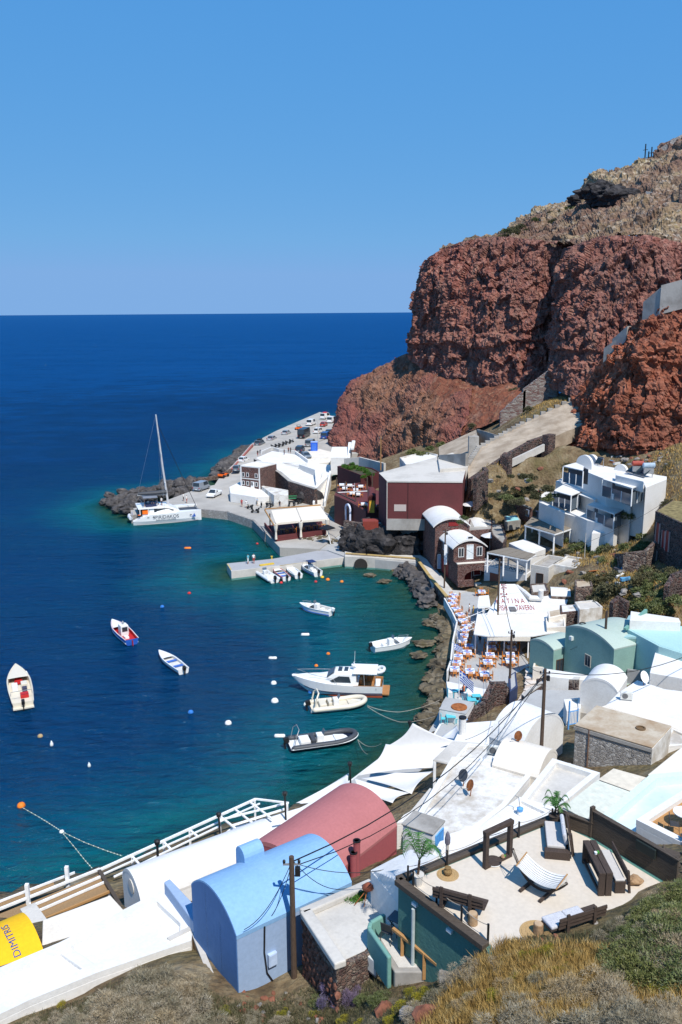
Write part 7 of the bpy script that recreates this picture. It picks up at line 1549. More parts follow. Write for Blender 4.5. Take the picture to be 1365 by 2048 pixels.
for q in (('person in turquoise top and white shorts at the left of the jetty pair',P(497,1128,1.27),R(60),(.10,.45,.55),WSH,'stand'),('person in white top and red shorts standing on the jetty',P(508,1127,1.27),R(200),WSH,(.45,.06,.05),'phone'),
  ('person in red top standing by the scooters',C4(255,912,1.6),R(10),(.40,.05,.05),(.25,.06,.06),'stand'),('person in white dress beside the red top person',C4(298,922,1.6),R(40),WSH,WSH,'stand'),('person in light blue shirt walking past the scooters',C4(400,900,1.6),R(250),(.30,.45,.62),KH,'walk'),('person in black standing behind the pavilion',C4(550,890,1.6),R(90),BKC,BKC,'stand'),('person in dark clothes near the green frame',C4(612,925,1.6),R(180),BKC,NAV,'stand'),
  ('person in navy at the curve of the upper road',C4(430,430,4.9),R(0),NAV,NAV,'walk'),('person in red trousers at the upper road corner',C4(405,438,4.8),R(30),BKC,(.30,.05,.05),'stand'),('person in dark top on the white plaza edge',C4(655,428,5.3),R(120),BKC,NAV,'stand'),('person in black right of the plaza pair',C4(715,410,5.3),R(60),BKC,BKC,'stand'),('person with brown top in the plaza pair',C4(695,408,5.3),R(160),(.20,.08,.06),BKC,'stand'),
  ('person with white shirt walking on the quay behind the catamaran',P(368,1002,1.62),R(70),WSH,BKC,'walk'),('person in white and red on the quay behind the catamaran',P(374,1006,1.62),R(250),WSH,(.4,.1,.08),'stand'),
  ('person in white top with dark shorts strolling on the tavern quay',P(939,1231,1.6),R(80),WSH,(.3,.12,.1),'walk'),('person in yellow dress strolling on the tavern quay',P(947,1234,1.6),R(85),(.62,.42,.10),(.62,.42,.10),'walk'),('waiter in white shirt in the shade of the tavern awning',P(960,1287,1.6),R(200),WSH,BKC,'stand'),
  ('person in hi-vis vest on the promenade before the maroon house',P(804,1040,6.05),R(90),(.45,.5,.15),NAV,'stand')):
    person(*q)
def on_cat(x,y,z): return cat.e.matrix_world @ Vector((x,y,z)) if False else Matrix.Translation(cat.loc) @ Matrix.Rotation(cat.rz,4,'Z') @ Vector((x,y,z))
for i,(x,y,c) in enumerate(((2.6,2.6,(.4,.05,.05)),(3.4,3.2,WSH),(4.2,2.4,NAV),(6.0,2.6,WSH),(5.0,3.2,(.1,.15,.3)))):
    person(('person in red at the stern of the catamaran flybridge','person in white seated behind the red one on the catamaran','person in navy seated mid flybridge on the catamaran','person in white nearest the catamaran mast','person in blue seated on the catamaran flybridge')[i], on_cat(x,y,3.2), cat.rz+R(90+40*i), c, NAV, 'stand' if i in (0,3) else 'sit')
# ---------------------------------------------------------------- tavern tables, chairs, flags
CLOTH = flat('white_tablecloth',(.74,.75,.80),.9,.04); BCL = flat('blue_tablecloth',(.25,.33,.62),.9,.1); ORW = OWOOD
def chair_mesh(m, name='chair', s=1.0):
    b = B()
    for x in (-.2,.2):
        for y in (-.2,.2): b.box(x-.025,x+.025,y-.025,y+.025,0,.95 if y > 0 else .45)
    b.box(-.23,.23,-.23,.23,.43,.48)
    for z in (.62,.76,.9): b.box(-.2,.2,.18,.22,z-.03,z+.03)
    return b.mesh(name, m)
chair_or = chair_mesh(ORW); chair_tq = chair_mesh(flat('turquoise_paint',(.10,.50,.58),.5))
def table_parts(t, cl, over):
    t('tabletop', B().box(-.45,.45,-.45,.45,.70,.74), ORW); c = t('tablecloth', B().box(-.52,.52,-.52,.52,.50,.755), cl, .02); t('overlay', B().rbox((0,0,.762),(.78,.78,.012),R(45)), over, parent=c)
    for x in (-.4,.4):
        for y in (-.4,.4): t('leg', B().box(x-.03,x+.03,y-.03,y+.03,0,.5), ORW)
    t('plate', B().lathe([(.02,.0),(.12,.012)], (.2,.1,.77), 10), WPAINT); t('napkin_holder', B().box(-.1,.05,-.05,.05,.77,.87), flat('red_box',(.45,.12,.08)))
tp = None
ORD = 'first second third fourth fifth sixth seventh eighth ninth tenth eleventh twelfth thirteenth'.split()
INN = ['table beside the small flag','table just below the small flag','middle column table deepest under the awning','second table of the middle column','third table of the middle column','nearest table of the middle column','lone table near the plank shadow','table beside the large flag','right column table deepest under the awning','second table of the right column','third table of the right column','nearest table of the right column','table under the small side canopy']
EDGE = [(272,90),(262,135),(258,185),(297,245),(345,310),(375,378),(420,445),(402,497),(392,555),(375,610),(322,795),(303,865),(283,935)]
INNER = [(447,675),(425,745),(710,620),(703,690),(685,775),(658,855),(620,990),(455,960),(935,620),(930,695),(915,770),(912,840),(590,45)]
def seat(me, loc, rz, label, group, name='chair'):
    o = bpy.data.objects.new(name, me); COL.objects.link(o); o.location = loc; o.rotation_euler.z = rz; tag(o, label, 'chair', group); return o
for k,(cx,cy) in enumerate(EDGE+INNER):
    p = P(860+cx/5.6875, 1180+(cy+22)/5.6875, 1.6); rz = R(18 if cy < 500 else -6) if k < len(EDGE) else R(-3)
    wh_ = (ORD[k]+' table from the far end of the water edge row') if k < len(EDGE) else INN[k-len(EDGE)]
    lab = 'white clothed '+wh_; grp = 'tables along the water' if k < len(EDGE) else 'inner tavern tables'
    if tp is None:
        t = T('tavern_table', lab, 'table', p, rz, grp); table_parts(t, CLOTH, BCL); tp = t.e
    else: copy_tree(tp, p, rz, lab, group=grp)
    for s in ((0,-1),(0,1),(1,0),(-1,0)) if k >= len(EDGE) else ((0,-1),(1,-.0),(0,1)):
        v = Vector((s[0]*.72,s[1]*.72,0)); v.rotate(Matrix.Rotation(rz,3,'Z')); ang = math.atan2(s[1],s[0])-math.pi/2
        seat(chair_or, p+v, rz+ang, {(0,-1):'near',(0,1):'far',(1,0):'right',(-1,0):'left'}[(s[0],int(s[1]))]+' orange chair of the '+wh_, 'orange taverna chairs')
# turquoise set, with two diners
for i,(px,py) in enumerate(((914,1394),(953,1404),(944,1412),(902,1446))):
    t = T('turquoise_table', ('turquoise table with the seated pair','turquoise table right of the seated pair','turquoise table in front of the broken arch wall','turquoise table on the lowest white ledge')[i], 'table', P(px,py,1.12 if i < 3 else 2.05)); TQ = flat('turquoise_paint',(.10,.50,.58),.5)
    t('tabletop', B().box(-.45,.45,-.35,.35,.7,.75), TQ); 
    for x in (-.38,.38):
        for y in (-.28,.28): t('leg', B().box(x-.03,x+.03,y-.03,y+.03,0,.7), TQ)
    for s in (-1,1): seat(chair_tq, t.loc+Vector((s*.75,.1,0)), R(-90*s), ('left','right')[s > 0]+' turquoise chair of the '+('seated pair table','table right of the pair','table before the arch wall','lowest ledge table')[i], 'turquoise chairs')
person('person in orange top seated at the turquoise table', P(924,1397,1.12)+Vector((.2,0,.45)), R(100), (.62,.18,.08), NAV, 'sit'); person('person in red top seated behind the orange one', P(931,1392,1.12)+Vector((.2,.3,.45)), R(110), (.55,.03,.03), NAV, 'sit')
def flag(label, px, pt, pb, z, Lf, ang, droop):
    base = P(px,pb,z); top = PY(px,pt,base.y); h = top.z-base.z; t = T('flag', label, 'flag', base); t('pole', B().tube([(0,0,0),(0,0,h)], .05, 6), WPAINT)
    FB = flat('flag_blue',(.03,.10,.42),.8); FW = flat('flag_white',(.78,.78,.78),.8); nx, ny = 27, 18; H = Lf*.66; d = Vector((math.cos(ang),math.sin(ang),0)); nn = Vector((-d.y,d.x,0)); b = B()
    rows = [[d*(Lf*i/nx*.85)+nn*(.16*math.sin(i/nx*7+j*.1)*i/nx)+Vector((0,0,h-.1-H*j/ny-droop*Lf*(i/nx)**1.3)) for i in range(nx+1)] for j in range(ny+1)]
    b.grid(rows); 
    for j in range(ny):
        for i in range(nx):
            s = j//2; blue = s%2 == 0
            if i < 10 and s < 5: blue = not (s == 2 or 4 <= i < 6)
            b.m[j*nx+i] = 0 if blue else 1
    o = t('cloth', b, [FB,FW]); md = o.modifiers.new('t','SOLIDIFY'); md.thickness = .01
flag('large Greek flag drooping at the tavern terrace corner', 918, 1338, 1402, 1.2, 1.75, R(-20), .75); flag('small Greek flag on the rail by the water edge tables', 907, 1285, 1340, 1.6, 1.15, R(-10), .35); flag('small folded flag on the upper rail of the water edge', 914, 1258, 1300, 1.6, 1.2, R(-60), .5)
wallrun('quay_rail', 'white rail and low wall along the water edge tables', 'railing', [P(x,y,1.0) for x,y in ((889,1213),(905,1242),(914,1262),(906,1300),(902,1340),(895,1362))], 1.25, .18, WHITE)
# small white tables on the maroon terrace and pavilion tables
for i,(px,py) in enumerate(((690,982),(700,976),(712,985),(705,992),(722,978),(716,994),(728,1014),(740,1016),(748,1018),(684,975))):
    p = P(px,py,7.05); t = T('tavern_table', 'small white clothed table on the maroon terrace', 'table', p, 0, 'white tables on the maroon terrace'); t('tablecloth', B().box(-.5,.5,-.5,.5,.4,.75), WPAINT, .03); t('base', B().box(-.3,.3,-.3,.3,0,.4), BLACKM)
    for s in (-1,1): seat(chair_or if i%3 == 0 else chair_mesh(WPAINT) if i == 1 else chair_or, p+Vector((s*.75,0,0)), R(-90*s), 'chair at a white table on the maroon terrace', 'maroon terrace chairs')
for i in range(6):
    f = i/5; p = P(566+f*82,1067-f*10,1.9)+Vector((0,.3,0)); t = T('tavern_table', ORD[i]+' wooden table from the left in the open pavilion', 'table', p, R(5), 'pavilion tables'); t('tabletop', B().box(-.5,.5,-.4,.4,.7,.75), HONEY); t('pedestal', B().box(-.08,.08,-.08,.08,0,.7), BLACKM)
    for s in (-1,1): seat(chair_or, p+Vector((s*.8,0,0)), R(-90*s), ('left','right')[s > 0]+' orange chair of the '+ORD[i]+' pavilion table from the left', 'pavilion chairs')
    # ---------------------------------------------------------------- poles and wires
TOPS = {}
def pole(key, px, pt, pb, zb, label, r=.14, m=None, foot=None, arms=True):
    base = P(px,pb,zb); pxt = px+(px-682)*(pb-pt)/7300*1.0; top = PY(pxt,pt,base.y); h = top.z-base.z; t = T('utility_pole', label, 'pole', base)
    t('pole', B().tube([(0,0,-.5),(0,0,h)], [r,r*.78], 10), m or POLEW)
    if foot: t('foot', B().lathe([(r+.04,0),(r+.04,1.2)], n=10), foot)
    if arms:
        t('crossarm', B().bar((-.35,0,h-.35),(.35,0,h-.35),.07), GREYM)
        for x in (-.3,.3,0): t('insulator', B().lathe([(.03,0),(.06,.03),(.06,.12),(.02,.16)], (x,0,h-.3), 8), BLACKM)
        t('junction_box', B().box(r,.34,-.1,.1,h-.85,h-.5), BLACKM)
    TOPS[key] = base+Vector((0,0,h-.25)); return t
pole('p1',589,1713,1966,13.9,'dark wooden utility pole standing before the blue house',.13); pole('p2',1083,1338,1502,10.9,'tall brown utility pole beside the lamp vault'); pole('p3',1019,1260,1388,1.6,'utility pole with white painted foot on the tavern terrace',.14,None,WHITE)
pole('p4',996,1118,1228,4.7,'light brown utility pole behind the tavern sign'); pole('p5',1206,1222,1350,4.4,'dark leaning utility pole at the sage green house',.16,DWOOD,None,False); pole('p6',889,1058,1176,1.7,'wooden pole with a white sign before the brick houses',.12)
pole('p7',637,842,897,5.2,'pale lamp pole between the parked vans',.14,CONC_L,None,False); pole('p8',762,872,936,9.0,'orange brown mast with crossarm below the headland',.12,HONEY); pole('p9',1170,1066,1108,8,'thin dead pole among the hillside scrub',.05,CONC_L,None,False)
sg = B().box(-.14,.3,-.16,-.11,3.6,6.6).obj('sign_board', WPAINT, None, P(889,1176,1.7)); tag(sg, 'tall narrow white board fixed to the wooden pole by the brick houses', 'sign')
CAB = flat('black_cable',(.012,.012,.013),.6)
def wire(a, b_, label, sag=.4, r=.022): rope(label, [a,b_], r, CAB, sag, 'power_cable')
v = lambda k,dx=0,dz=0: TOPS[k]+Vector((dx,0,dz))
wire(v('p1'),v('p2'),'upper black cable from the blue house pole to the tall brown pole',1.6,.03); wire(v('p1',.2,-.15),v('p2',-.2,-.3),'lower black cable from the blue house pole to the tall brown pole',2.2,.022)
wire(v('p2'),v('p3'),'upper sagging cable between the brown pole and the terrace pole',1.2); wire(v('p2',0,-.3),v('p3',0,-.4),'lower sagging cable between the brown pole and the terrace pole',2.4); wire(v('p3'),v('p4'),'cable from the terrace pole to the pole behind the sign',1.0); wire(v('p3',.2,-.3),v('p4',.2,-.3),'second cable from the terrace pole to the pole behind the sign',1.5)
wire(v('p2'),P(1400,1300,11),'long cable crossing before the sage green house to the right edge',1.0,.03); wire(v('p1'),P(474,1856,17.2)+Vector((.3,-.1,0)),'thin cable from the blue house pole to its eave',.5,.015); wire(v('p1',0,-.1),P(522,1850,16.6),'second thin cable from the pole to the blue wall conduit',.6,.015); wire(v('p1'),P(800,1732,18.9),'thin cable from the blue house pole to the white block',.4,.015); wire(v('p1',.1,0),P(700,1775,16.9),'short slack cable from the pole over the blue roof',.5,.015)
wire(v('p5',0,-1.5),P(1140,1300,6.5),'cable along the sage green wall',.2,.018); wire(v('p4'),P(1365,980,19),'cable from the pole behind the sign up past the hotel',2.0,.02); wire(v('p6'),v('p4'),'cable between the brick house pole and the pole behind the sign',1.0,.018); wire(v('p2',0,-.2),P(930,1480,5.6),'dropping cable from the brown pole to the white flue roof',.8,.018)
# dishes, air conditioners, tank
def dish(label, px, py, z, rz, m, r=.42):
    t = T('satellite_dish', label, 'satellite dish', P(px,py,z), rz); b = B(); b.lathe([(.02,-.10),(r*.5,-.07),(r*.8,-.02),(r,.05)], n=18); o = t('reflector', b, m); o.rotation_euler = (R(62),0,0); o.location = (0,0,.75); md = o.modifiers.new('t','SOLIDIFY'); md.thickness = .02
    t('mast', B().tube([(0,0,0),(0,.08,.7)], .03, 6), RUST); t('feed_arm', B().tube([(0,0,.5),(0,-.6,.62)], .018, 5).tube([(0,-.6,.62),(0,-.62,.72)], .04, 6), GREYM)
dish('dark grey satellite dish on the stained white roof', 927,1572,10.85,R(-60),flat('dark_dish',(.06,.065,.075))); dish('rusty orange satellite dish on the stained white roof', 941,1592,10.85,R(-75),RUST,.38); dish('rusty small dish on the cream vault', 1037,1492,11.6,R(-60),RUST,.36); dish('white satellite dish beside the white buttress house', 1288,1370,8.85,R(40),WPAINT,.55)
def aircon(label, px, py, z, rz=0, w=.85):
    t = T('air_conditioner', label, 'air conditioner', P(px,py,z), rz); c = t('case', B().box(-w/2,w/2,-.15,.15,0,.62), flat('ac_white',(.62,.62,.58)), .02); t('grille', B().tube([(-.12,-.165,.31),(-.12,-.15,.31)], .24, 16), flat('ac_grille',(.14,.14,.14)), parent=c); t('feet', B().box(-w/2+.05,w/2-.05,-.1,.1,-.12,-.002), GREYM)
aircon('air conditioner on the white roof beside the vault', 1253,1398,8.95,R(-15),1.0); aircon('white air conditioner outside the pale teal balcony', 740,1935,16.3,R(-50),1.0); aircon('grey cube shaped unit on the white roof above the sails', 990,1508,10.9,R(-20),1.1)
wt = T('roof_valve', 'blue capped water valve on the white roof below the terrace ledge', 'valve', P(1040,1628,14.65)); wt('cap', B().lathe([(.16,.2),(.18,.35),(.06,.42)], n=12), SHUT_BL); wt('body', B().lathe([(.13,0),(.13,.2)], n=12), WPAINT); wt('stem', B().tube([(0,0,.4),(-.1,0,1.0),(-.3,0,1.1)], .02, 6), GREYM)
# ---------------------------------------------------------------- roof terrace furniture
PAD = flat('grey_cushion',(.52,.49,.46),.95,.06,12); PADL = flat('patterned_grey_cushion',(.50,.50,.52),.95,.2,25)
TF = TZ+.025
def tframe(p0, p1): return frame(p0, p1, TF)
def bench(label, p0, p1, seat_y, pads, flip=1, seat_ext=0.0, planks=3, back_h=.88):
    "heavy plank bench: back rest on the p0-p1 line, seat on the +y side"
    a, rz, L = tframe(p0, p1); t = T('wooden_bench', label, 'bench', a, rz, 'dark wooden terrace benches')
    for k in range(planks):
        h = .13; z = .42+k*.155; t('back_plank', B().rbox((L/2,-.02-.03*k,z+h/2),(L,.05,h),0,-.12), DWOOD, .008)
    for x in (L*.18,L*.74):
        t('leg', B().yprism([(x-.06,0),(x+.06,0),(x+.06,.95),(x-.06,.95)], -.12,-.05), DWOOD, .01); t('foot', B().box(x-.06,x+.06,-.05,seat_y-.05,0,.12), DWOOD); t('leg', B().box(x-.06,x+.06,seat_y-.18,seat_y-.06,.12,.36), DWOOD)
    n = 3
    for k in range(n): y0 = .03+(seat_y-.03)*k/n; t('seat_plank', B().box(-.02 if not seat_ext else -seat_ext,L+.02,y0+.01,y0+(seat_y-.03)/n-.01,.36,.42), DWOOD, .008)
    for x0,x1 in pads: t('cushion', B().box(x0*L,x1*L-.01,.02,seat_y+.02,.425,.56), PADL, .05)
    return t
bench('dark plank bench without cushions seen from behind near the potted palm', (866,1813), (967,1841), .62, [])
bench('dark plank bench with two pale patterned cushions seen from behind', (1115,1881), (1209,1850), .62, [(-.12,.30),(.30,.66)], seat_ext=.25)
def sofa():
    a, rz, L = tframe((1139,1718),(1131,1662)); t = T('wooden_sofa', 'dark timber sofa with grey seat pad and leaning pillows', 'sofa', a, rz); W = .85
    t('base', B().box(-.12,L,.02,W,.1,.28), DWOOD, .015); t('arm_block', B().box(-.14,.14,-.02,W+.1,.0,.34), DWOOD, .02); t('back_board', B().rbox((L*.5,-.05,.5),(L+.1,.07,.75),0,-.18), DWOOD, .015)
    for x in (.3,L-.3): t('back_post', B().rbox((x,-.12,.45),(.12,.08,.9),0,-.15), DWOOD)
    t('seat_pad', B().box(.16,L-.02,.12,W,.28,.42), PAD, .04)
    for k in range(2): t('pillow', B().rbox((L*(.3+.4*k),.16,.68),(L*.38,.16,.5),0,-.25), PADL, .07)
sofa()
def hightable():
    a, rz, L = tframe((1163,1724),(1196,1793)); t = T('high_table', 'long dark plank bar table with slab ends beside the fence', 'table', a, rz); W = .52; H = .95
    for k in range(2): t('top_plank', B().box(0,L,W*k/2+.01,W*(k+1)/2-.01,H-.09,H), DWOOD, .01)
    for x in (0,L-.12): 
        for k in range(2): t('end_slab', B().box(x,x+.11,W*k/2+.015,W*(k+1)/2-.015,0,H-.091), DWOOD, .01)
    t('stretcher', B().box(.12,L-.13,W*.42,W*.58,.25,.37), DWOOD)
    s = t('foot_rail', B().box(.12,L-.13,.03,.10,.1,.18), DWOOD)
    c = T('candle_glass', 'small white cup with green sprig on the bar table', 'cup', P(1192,1708,TF+H)); c('cup', B().lathe([(.05,0),(.06,.09)], n=10), WPAINT); c('sprig', B().blob((.08,.04,.06),.07,3,1,.5), flat('sprig_green',(.05,.22,.03)))
    a, rz, L = tframe((1199,1724),(1229,1787)); t = T('wooden_bench', 'dark bench with long grey pad tucked behind the bar table', 'bench', a, rz, 'dark wooden terrace benches'); W = .42
    t('seat_board', B().box(0,L,0,W,.40,.47), DWOOD, .01); t('seat_pad', B().box(.02,L-.02,.02,W-.04,.472,.56), PAD, .03)
    for x in (0,L-.1): t('end_slab', B().box(x,x+.1,.02,W-.02,0,.399), DWOOD, .01)
    t('back_board', B().rbox((L/2,W+.06,.68),(L+.06,.06,.42),0,.12), DWOOD, .01); t('back_post', B().rbox((L-.05,W+.1,.45),(.1,.08,.9),0,.1), DWOOD)
hightable()
def picture_frame():
    a, rz, L = tframe((968,1738),(1022,1711)); t = T('picture_stand', 'upright dark timber picture frame standing on the terrace', 'stand', a, rz); H = 1.42; w = .17
    for x in (0,L-w): t('post', B().box(x,x+w,-.09,.09,0,H), DWOOD, .012)
    t('top_beam', B().box(-.02,L+.02,-.1,.1,H,H+w), DWOOD, .012); t('sill', B().box(w,L-w,-.09,.09,.0,.13), DWOOD, .012)
    c = T('tray', 'round white tray resting at the foot of the timber frame', 'tray', P(987,1726,TF)); c('tray', B().lathe([(.0,.06),(.27,.06),(.30,.10),(.31,.03),(.2,0)], n=24), WPAINT); c('rim', B().lathe([(.30,.09),(.325,.09),(.325,.12),(.30,.12)], n=24), DWOOD)
    c = T('clay_pot', 'tiny woven pot on the sill of the timber frame', 'pot', P(1006,1716,TF+.13)); c('pot', B().lathe([(.05,0),(.09,.06),(.06,.13)], n=12), STUMP); c('leaf', B().blob((.07,.0,.1),.05,2,1,.5), flat('sprig_green',(.05,.22,.03)))
picture_frame()
def hammock():
    h0, h1 = P(1053,1706,TF+.95), P(1034,1730,TF+.95); f0, f1 = P(1134,1750,TF+.85), P(1114,1777,TF+.85); base = P(1083,1775,TF); t = T('hammock', 'black and white striped hammock hung in a curved dark wooden stand', 'hammock', base)
    L_ = lambda p: p-base; n = 36; b = B(); nu = 45
    rows = []
    for i in range(n+1):
        u = i/n; a = L_(h0.lerp(f0,u)); c = L_(h1.lerp(f1,u)); sag = .24*4*u*(1-u)
        rows.append([a.lerp(c,j/nu)-Vector((0,0,sag+.10*4*(j/nu)*(1-j/nu))) for j in range(nu+1)])
    b.smooth = True; b.grid(rows)
    for i in range(n):
        for j in range(nu): b.m[i*nu+j] = 1 if j%5 == 3 else 0
    o = t('cloth', b, [flat('hammock_white',(.70,.69,.66),.95), flat('hammock_black',(.03,.03,.03),.95)]); md = o.modifiers.new('t','SOLIDIFY'); md.thickness = .012
    t('spreader_bar', B().tube([L_(h0)+(L_(h0)-L_(h1))*.06,L_(h1)+(L_(h1)-L_(h0))*.06], .025, 8), HONEY); t('spreader_bar', B().tube([L_(f0)+(L_(f0)-L_(f1))*.06,L_(f1)+(L_(f1)-L_(f0))*.06], .025, 8), HONEY)
    hm, fm = L_((h0+h1)/2), L_((f0+f1)/2); d = fm-hm; A = hm-d*.24+Vector((0,0,.22)); Z = fm+d*.12+Vector((0,0,.05)); pts = []
    for i in range(15):
        u = i/14; p = A.lerp(Z,u); p.z = .10+ (A.z*(1-u)+Z.z*u-.10)*(abs(2*u-1)**2.2); pts.append(p)
    t('stand_arc', B().tube(pts, .055, 8), DWOOD)
    side = Vector((-d.y,d.x,0)).normalized()
    for u in (.32,.68): p = A.lerp(Z,u); t('cross_foot', B().bar(Vector((p.x,p.y,.05))-side*.55, Vector((p.x,p.y,.05))+side*.55, .1, .1), DWOOD)
    for i in range(7):
        f = i/6; t('cord', B().tube([A, L_(h0.lerp(h1,f))], .006, 4), flat('cord_cream',(.5,.46,.38))); t('cord', B().tube([Z, L_(f0.lerp(f1,f))], .006, 4), flat('cord_cream',(.5,.46,.38)))
hammock()
JUTE = flat('jute_mat',(.42,.28,.13),.95,.15,20,bump=.3)
for i,(px,py,r) in enumerate(((896,1750,.42),(1076,1866,.62))):
    t = T('round_mat', ('small round jute mat near the ledge','large round jute mat beside the cushioned bench')[i], 'mat', P(px,py,TF-.02)); t('mat', B().lathe([(r,0),(r,.03),(.02,.032)], n=32), JUTE)
    for k in range(1,5): t('braid', B().tube([(r*k/4.6*math.cos(a*.262),r*k/4.6*math.sin(a*.262),.033) for a in range(25)], .012, 5), JUTE)
def stump(label, px, py, r, h):
    t = T('tree_stump', label, 'stump', P(px,py,TF)); b = B(); pr = []
    rows = [[(rr*(1+.10*noise.noise((math.cos(a*.3927)*1.5,math.sin(a*.3927)*1.5,px)))*math.cos(a*.3927),rr*(1+.10*noise.noise((math.cos(a*.3927)*1.5,math.sin(a*.3927)*1.5,px)))*math.sin(a*.3927),z) for a in range(17)] for z,rr in ((0,r*1.05),(h*.5,r),(h-.02,r*.97),(h,r*.9))]
    b.grid(rows); t('trunk', b, STUMP); t('cut_face', B().lathe([(r*.86,h-.03),(r*.86,h+.006)], n=16), flat('cut_wood',(.45,.32,.2)))
stump('pale stump stool behind the plain bench', 946,1847,.17,.42); stump('stump stool standing on the large jute mat', 1077,1866,.17,.38)
lg = B(); lg.blob((0,0,.16),.24,8,3,.35,1.2,.9,.75); o = lg.obj('tree_stump', STUMP, None, P(1270,1768,TF)); tag(o, 'irregular wood block right of the bar table', 'stump')
for i,(px,py) in enumerate(((896,1750),(1095,1884))):
    t = T('clay_pot', ('wicker pot on the small jute mat','wicker pot beside the large jute mat')[i], 'pot', P(px,py,TF)); t('pot', B().lathe([(.10,0),(.16,.10),(.17,.18),(.11,.28),(.13,.32)], n=16), flat('wicker',(.24,.15,.06),.9,.4,30,bump=.6)); t('opening', B().lathe([(.10,.30),(.02,.29)], n=12), DARKIN)
def palm(label, px, py, z, h, n, spread, pot=True, seed=1):
    rnd = random.Random(seed); t = T('potted_palm', label, 'palm', P(px,py,z)); g = flat('palm_green',(.05,.14,.03),.5,.4,3); 
    t('pot', B().lathe([(.16,0),(.21,.4),(.24,.42),(.20,.42)], n=14), CONC_L if pot else flat('dark_basket',(.07,.055,.045)))
    t('stem', B().tube([(0,0,.35),(.05,0,h*.45)], .05, 6), POLEW)
    for k in range(n):
        a = 2*math.pi*k/n+rnd.uniform(-.3,.3); L = spread*rnd.uniform(.8,1.15); up = h*.45; b = B(); rise = rnd.uniform(.35,1.0)*h*.55; pts = []
        for i in range(15):
            u = i/14; pts.append(Vector((.05+math.cos(a)*L*u*(1-.15*u), math.sin(a)*L*u*(1-.15*u), up+rise*math.sin(u*2.2)/.9-.25*L*u*u)))
        b.tube(pts, .012, 4)
        for i in range(2,15):
            p = pts[i]; d = (pts[i]-pts[i-1]).normalized(); s = d.cross(Vector((0,0,1))).normalized(); ll = L*.30*(1-.6*abs(i/14-.45))
            for sg in (-1,1):
                q = p+s*sg*ll+d*ll*.55-Vector((0,0,ll*.25)); b.add([p-d*.025,p+d*.025,q],[(0,1,2)])
        t('frond', b, g)
palm('potted palm at the left corner of the terrace ledge', 836,1768,TF,2.2,11,.85,True,3); palm('bushy palm in a dark basket at the back of the terrace', 1108,1648,TF,1.5,14,.6,False,8)
def fence():
    for i,(p0,p1,h0,n,lab) in enumerate((((1116,1649),(1183,1674),.62,5,'low dark board fence at the back of the terrace'),((1184,1674),(1352,1776),1.15,9,'tall dark board fence along the right side of the terrace'))):
        a, rz, L = tframe(p0,p1); t = T('board_fence', lab, 'fence', a, rz)
        for k in range(n): t('board', B().box(0,L,-.02,.02,h0*k/n+.006,h0*(k+1)/n-.004), FWOOD)
        for x in (0,L*.5,L-.1): t('post', B().box(x-.06,x+.06,.021,.13,-.2,h0+.06), FWOOD)
        t('cap', B().box(-.05,L+.05,-.06,.14,h0,h0+.04), FWOOD)
        if i: t('end_post', B().box(-.12,.0,-.08,.12,0,h0+.18), FWOOD); t('hanging_net', B().rbox((L*.66,-.08,h0-.25),(.9,.08,.42)), flat('dark_net',(.02,.028,.025)), .04)
fence()
sr = T('board_stair', 'weathered plank steps at the right end of the terrace fence', 'stairs', P(1342,1775,TF-.6))
for k in range(4): sr('step', B().rbox((.1*k,.32*k,.22*k+.2),(.75,.3,.05),R(-35)), FWOOD)
for s in (0,.75): sr('stringer', B().bar((s*.8-.3,-.2-s*.5,0),(s*.8+.1,1.2-s*.5,1.0),.06,.2), HONEY if s else FWOOD)
# deck table with chairs, balcony chair
dt = T('round_table', 'round white table on the honey wood deck', 'table', P(1368,1652,16.46)); dt('tabletop', B().lathe([(.55,.72),(.55,.76)], n=24), WPAINT); dt('stem', B().tube([(0,0,0),(0,0,.72)], .04, 8), BLACKM)
def wire_chair(label, px, py, z, rz, seatm=None):
    t = T('metal_chair', label, 'chair', P(px,py,z), rz); m = flat('dark_grey_metal',(.05,.05,.052),.5)
    for x in (-.22,.22):
        t('leg', B().tube([(x,-.25,0),(x,-.2,.45),(x,.2,.43),(x,.28,0)], .016, 6), m); t('back_rail', B().tube([(x,.18,.43),(x,.27,.9)], .016, 6), m)
    t('seat', B().box(-.23,.23,-.22,.22,.43,.46), seatm or m, .02); t('backrest', B().rbox((0,.245,.72),(.44,.03,.36),0,-.18), seatm or m, .01)
wire_chair('black wire chair by the round white table on the deck', 1348,1664,16.46,R(70)); wire_chair('second black wire chair at the right edge of the deck', 1372,1690,16.46,R(170)); wire_chair('dark grey metal chair on the small teal balcony', 778,1880,17.33,R(150))
bt2 = T('side_table', 'dark folding table against the teal wall on the balcony', 'table', P(797,1868,17.33), R(-35)); bt2('tabletop', B().box(-.35,.35,-.3,.3,.7,.74), flat('slate_top',(.10,.11,.13))); 
for x in (-.3,.3): bt2('leg', B().bar((x,-.25,0),(x,.25,.7),.03).bar((x,.25,0),(x,-.25,.7),.03), BLACKM)
an = T('amphora', 'rust red amphora on an iron stand in the cement courtyard', 'amphora', P(733,1806,17.03)); b = B(); b.smooth = True; b.lathe([(.03,-.35),(.14,-.2),(.20,.05),(.15,.25),(.07,.33),(.09,.38)], n=14); o = an('jar', b, flat('terracotta',(.28,.08,.04),.9,.3,6)); o.location = (.05,0,.75); o.rotation_euler = (R(60),0,R(40)); an('stand', B().tube([(-.5,-.2,.05),(0,0,.6)], .02, 5).tube([(-.1,-.25,0),(.02,0,.6)], .02, 5), RUST)
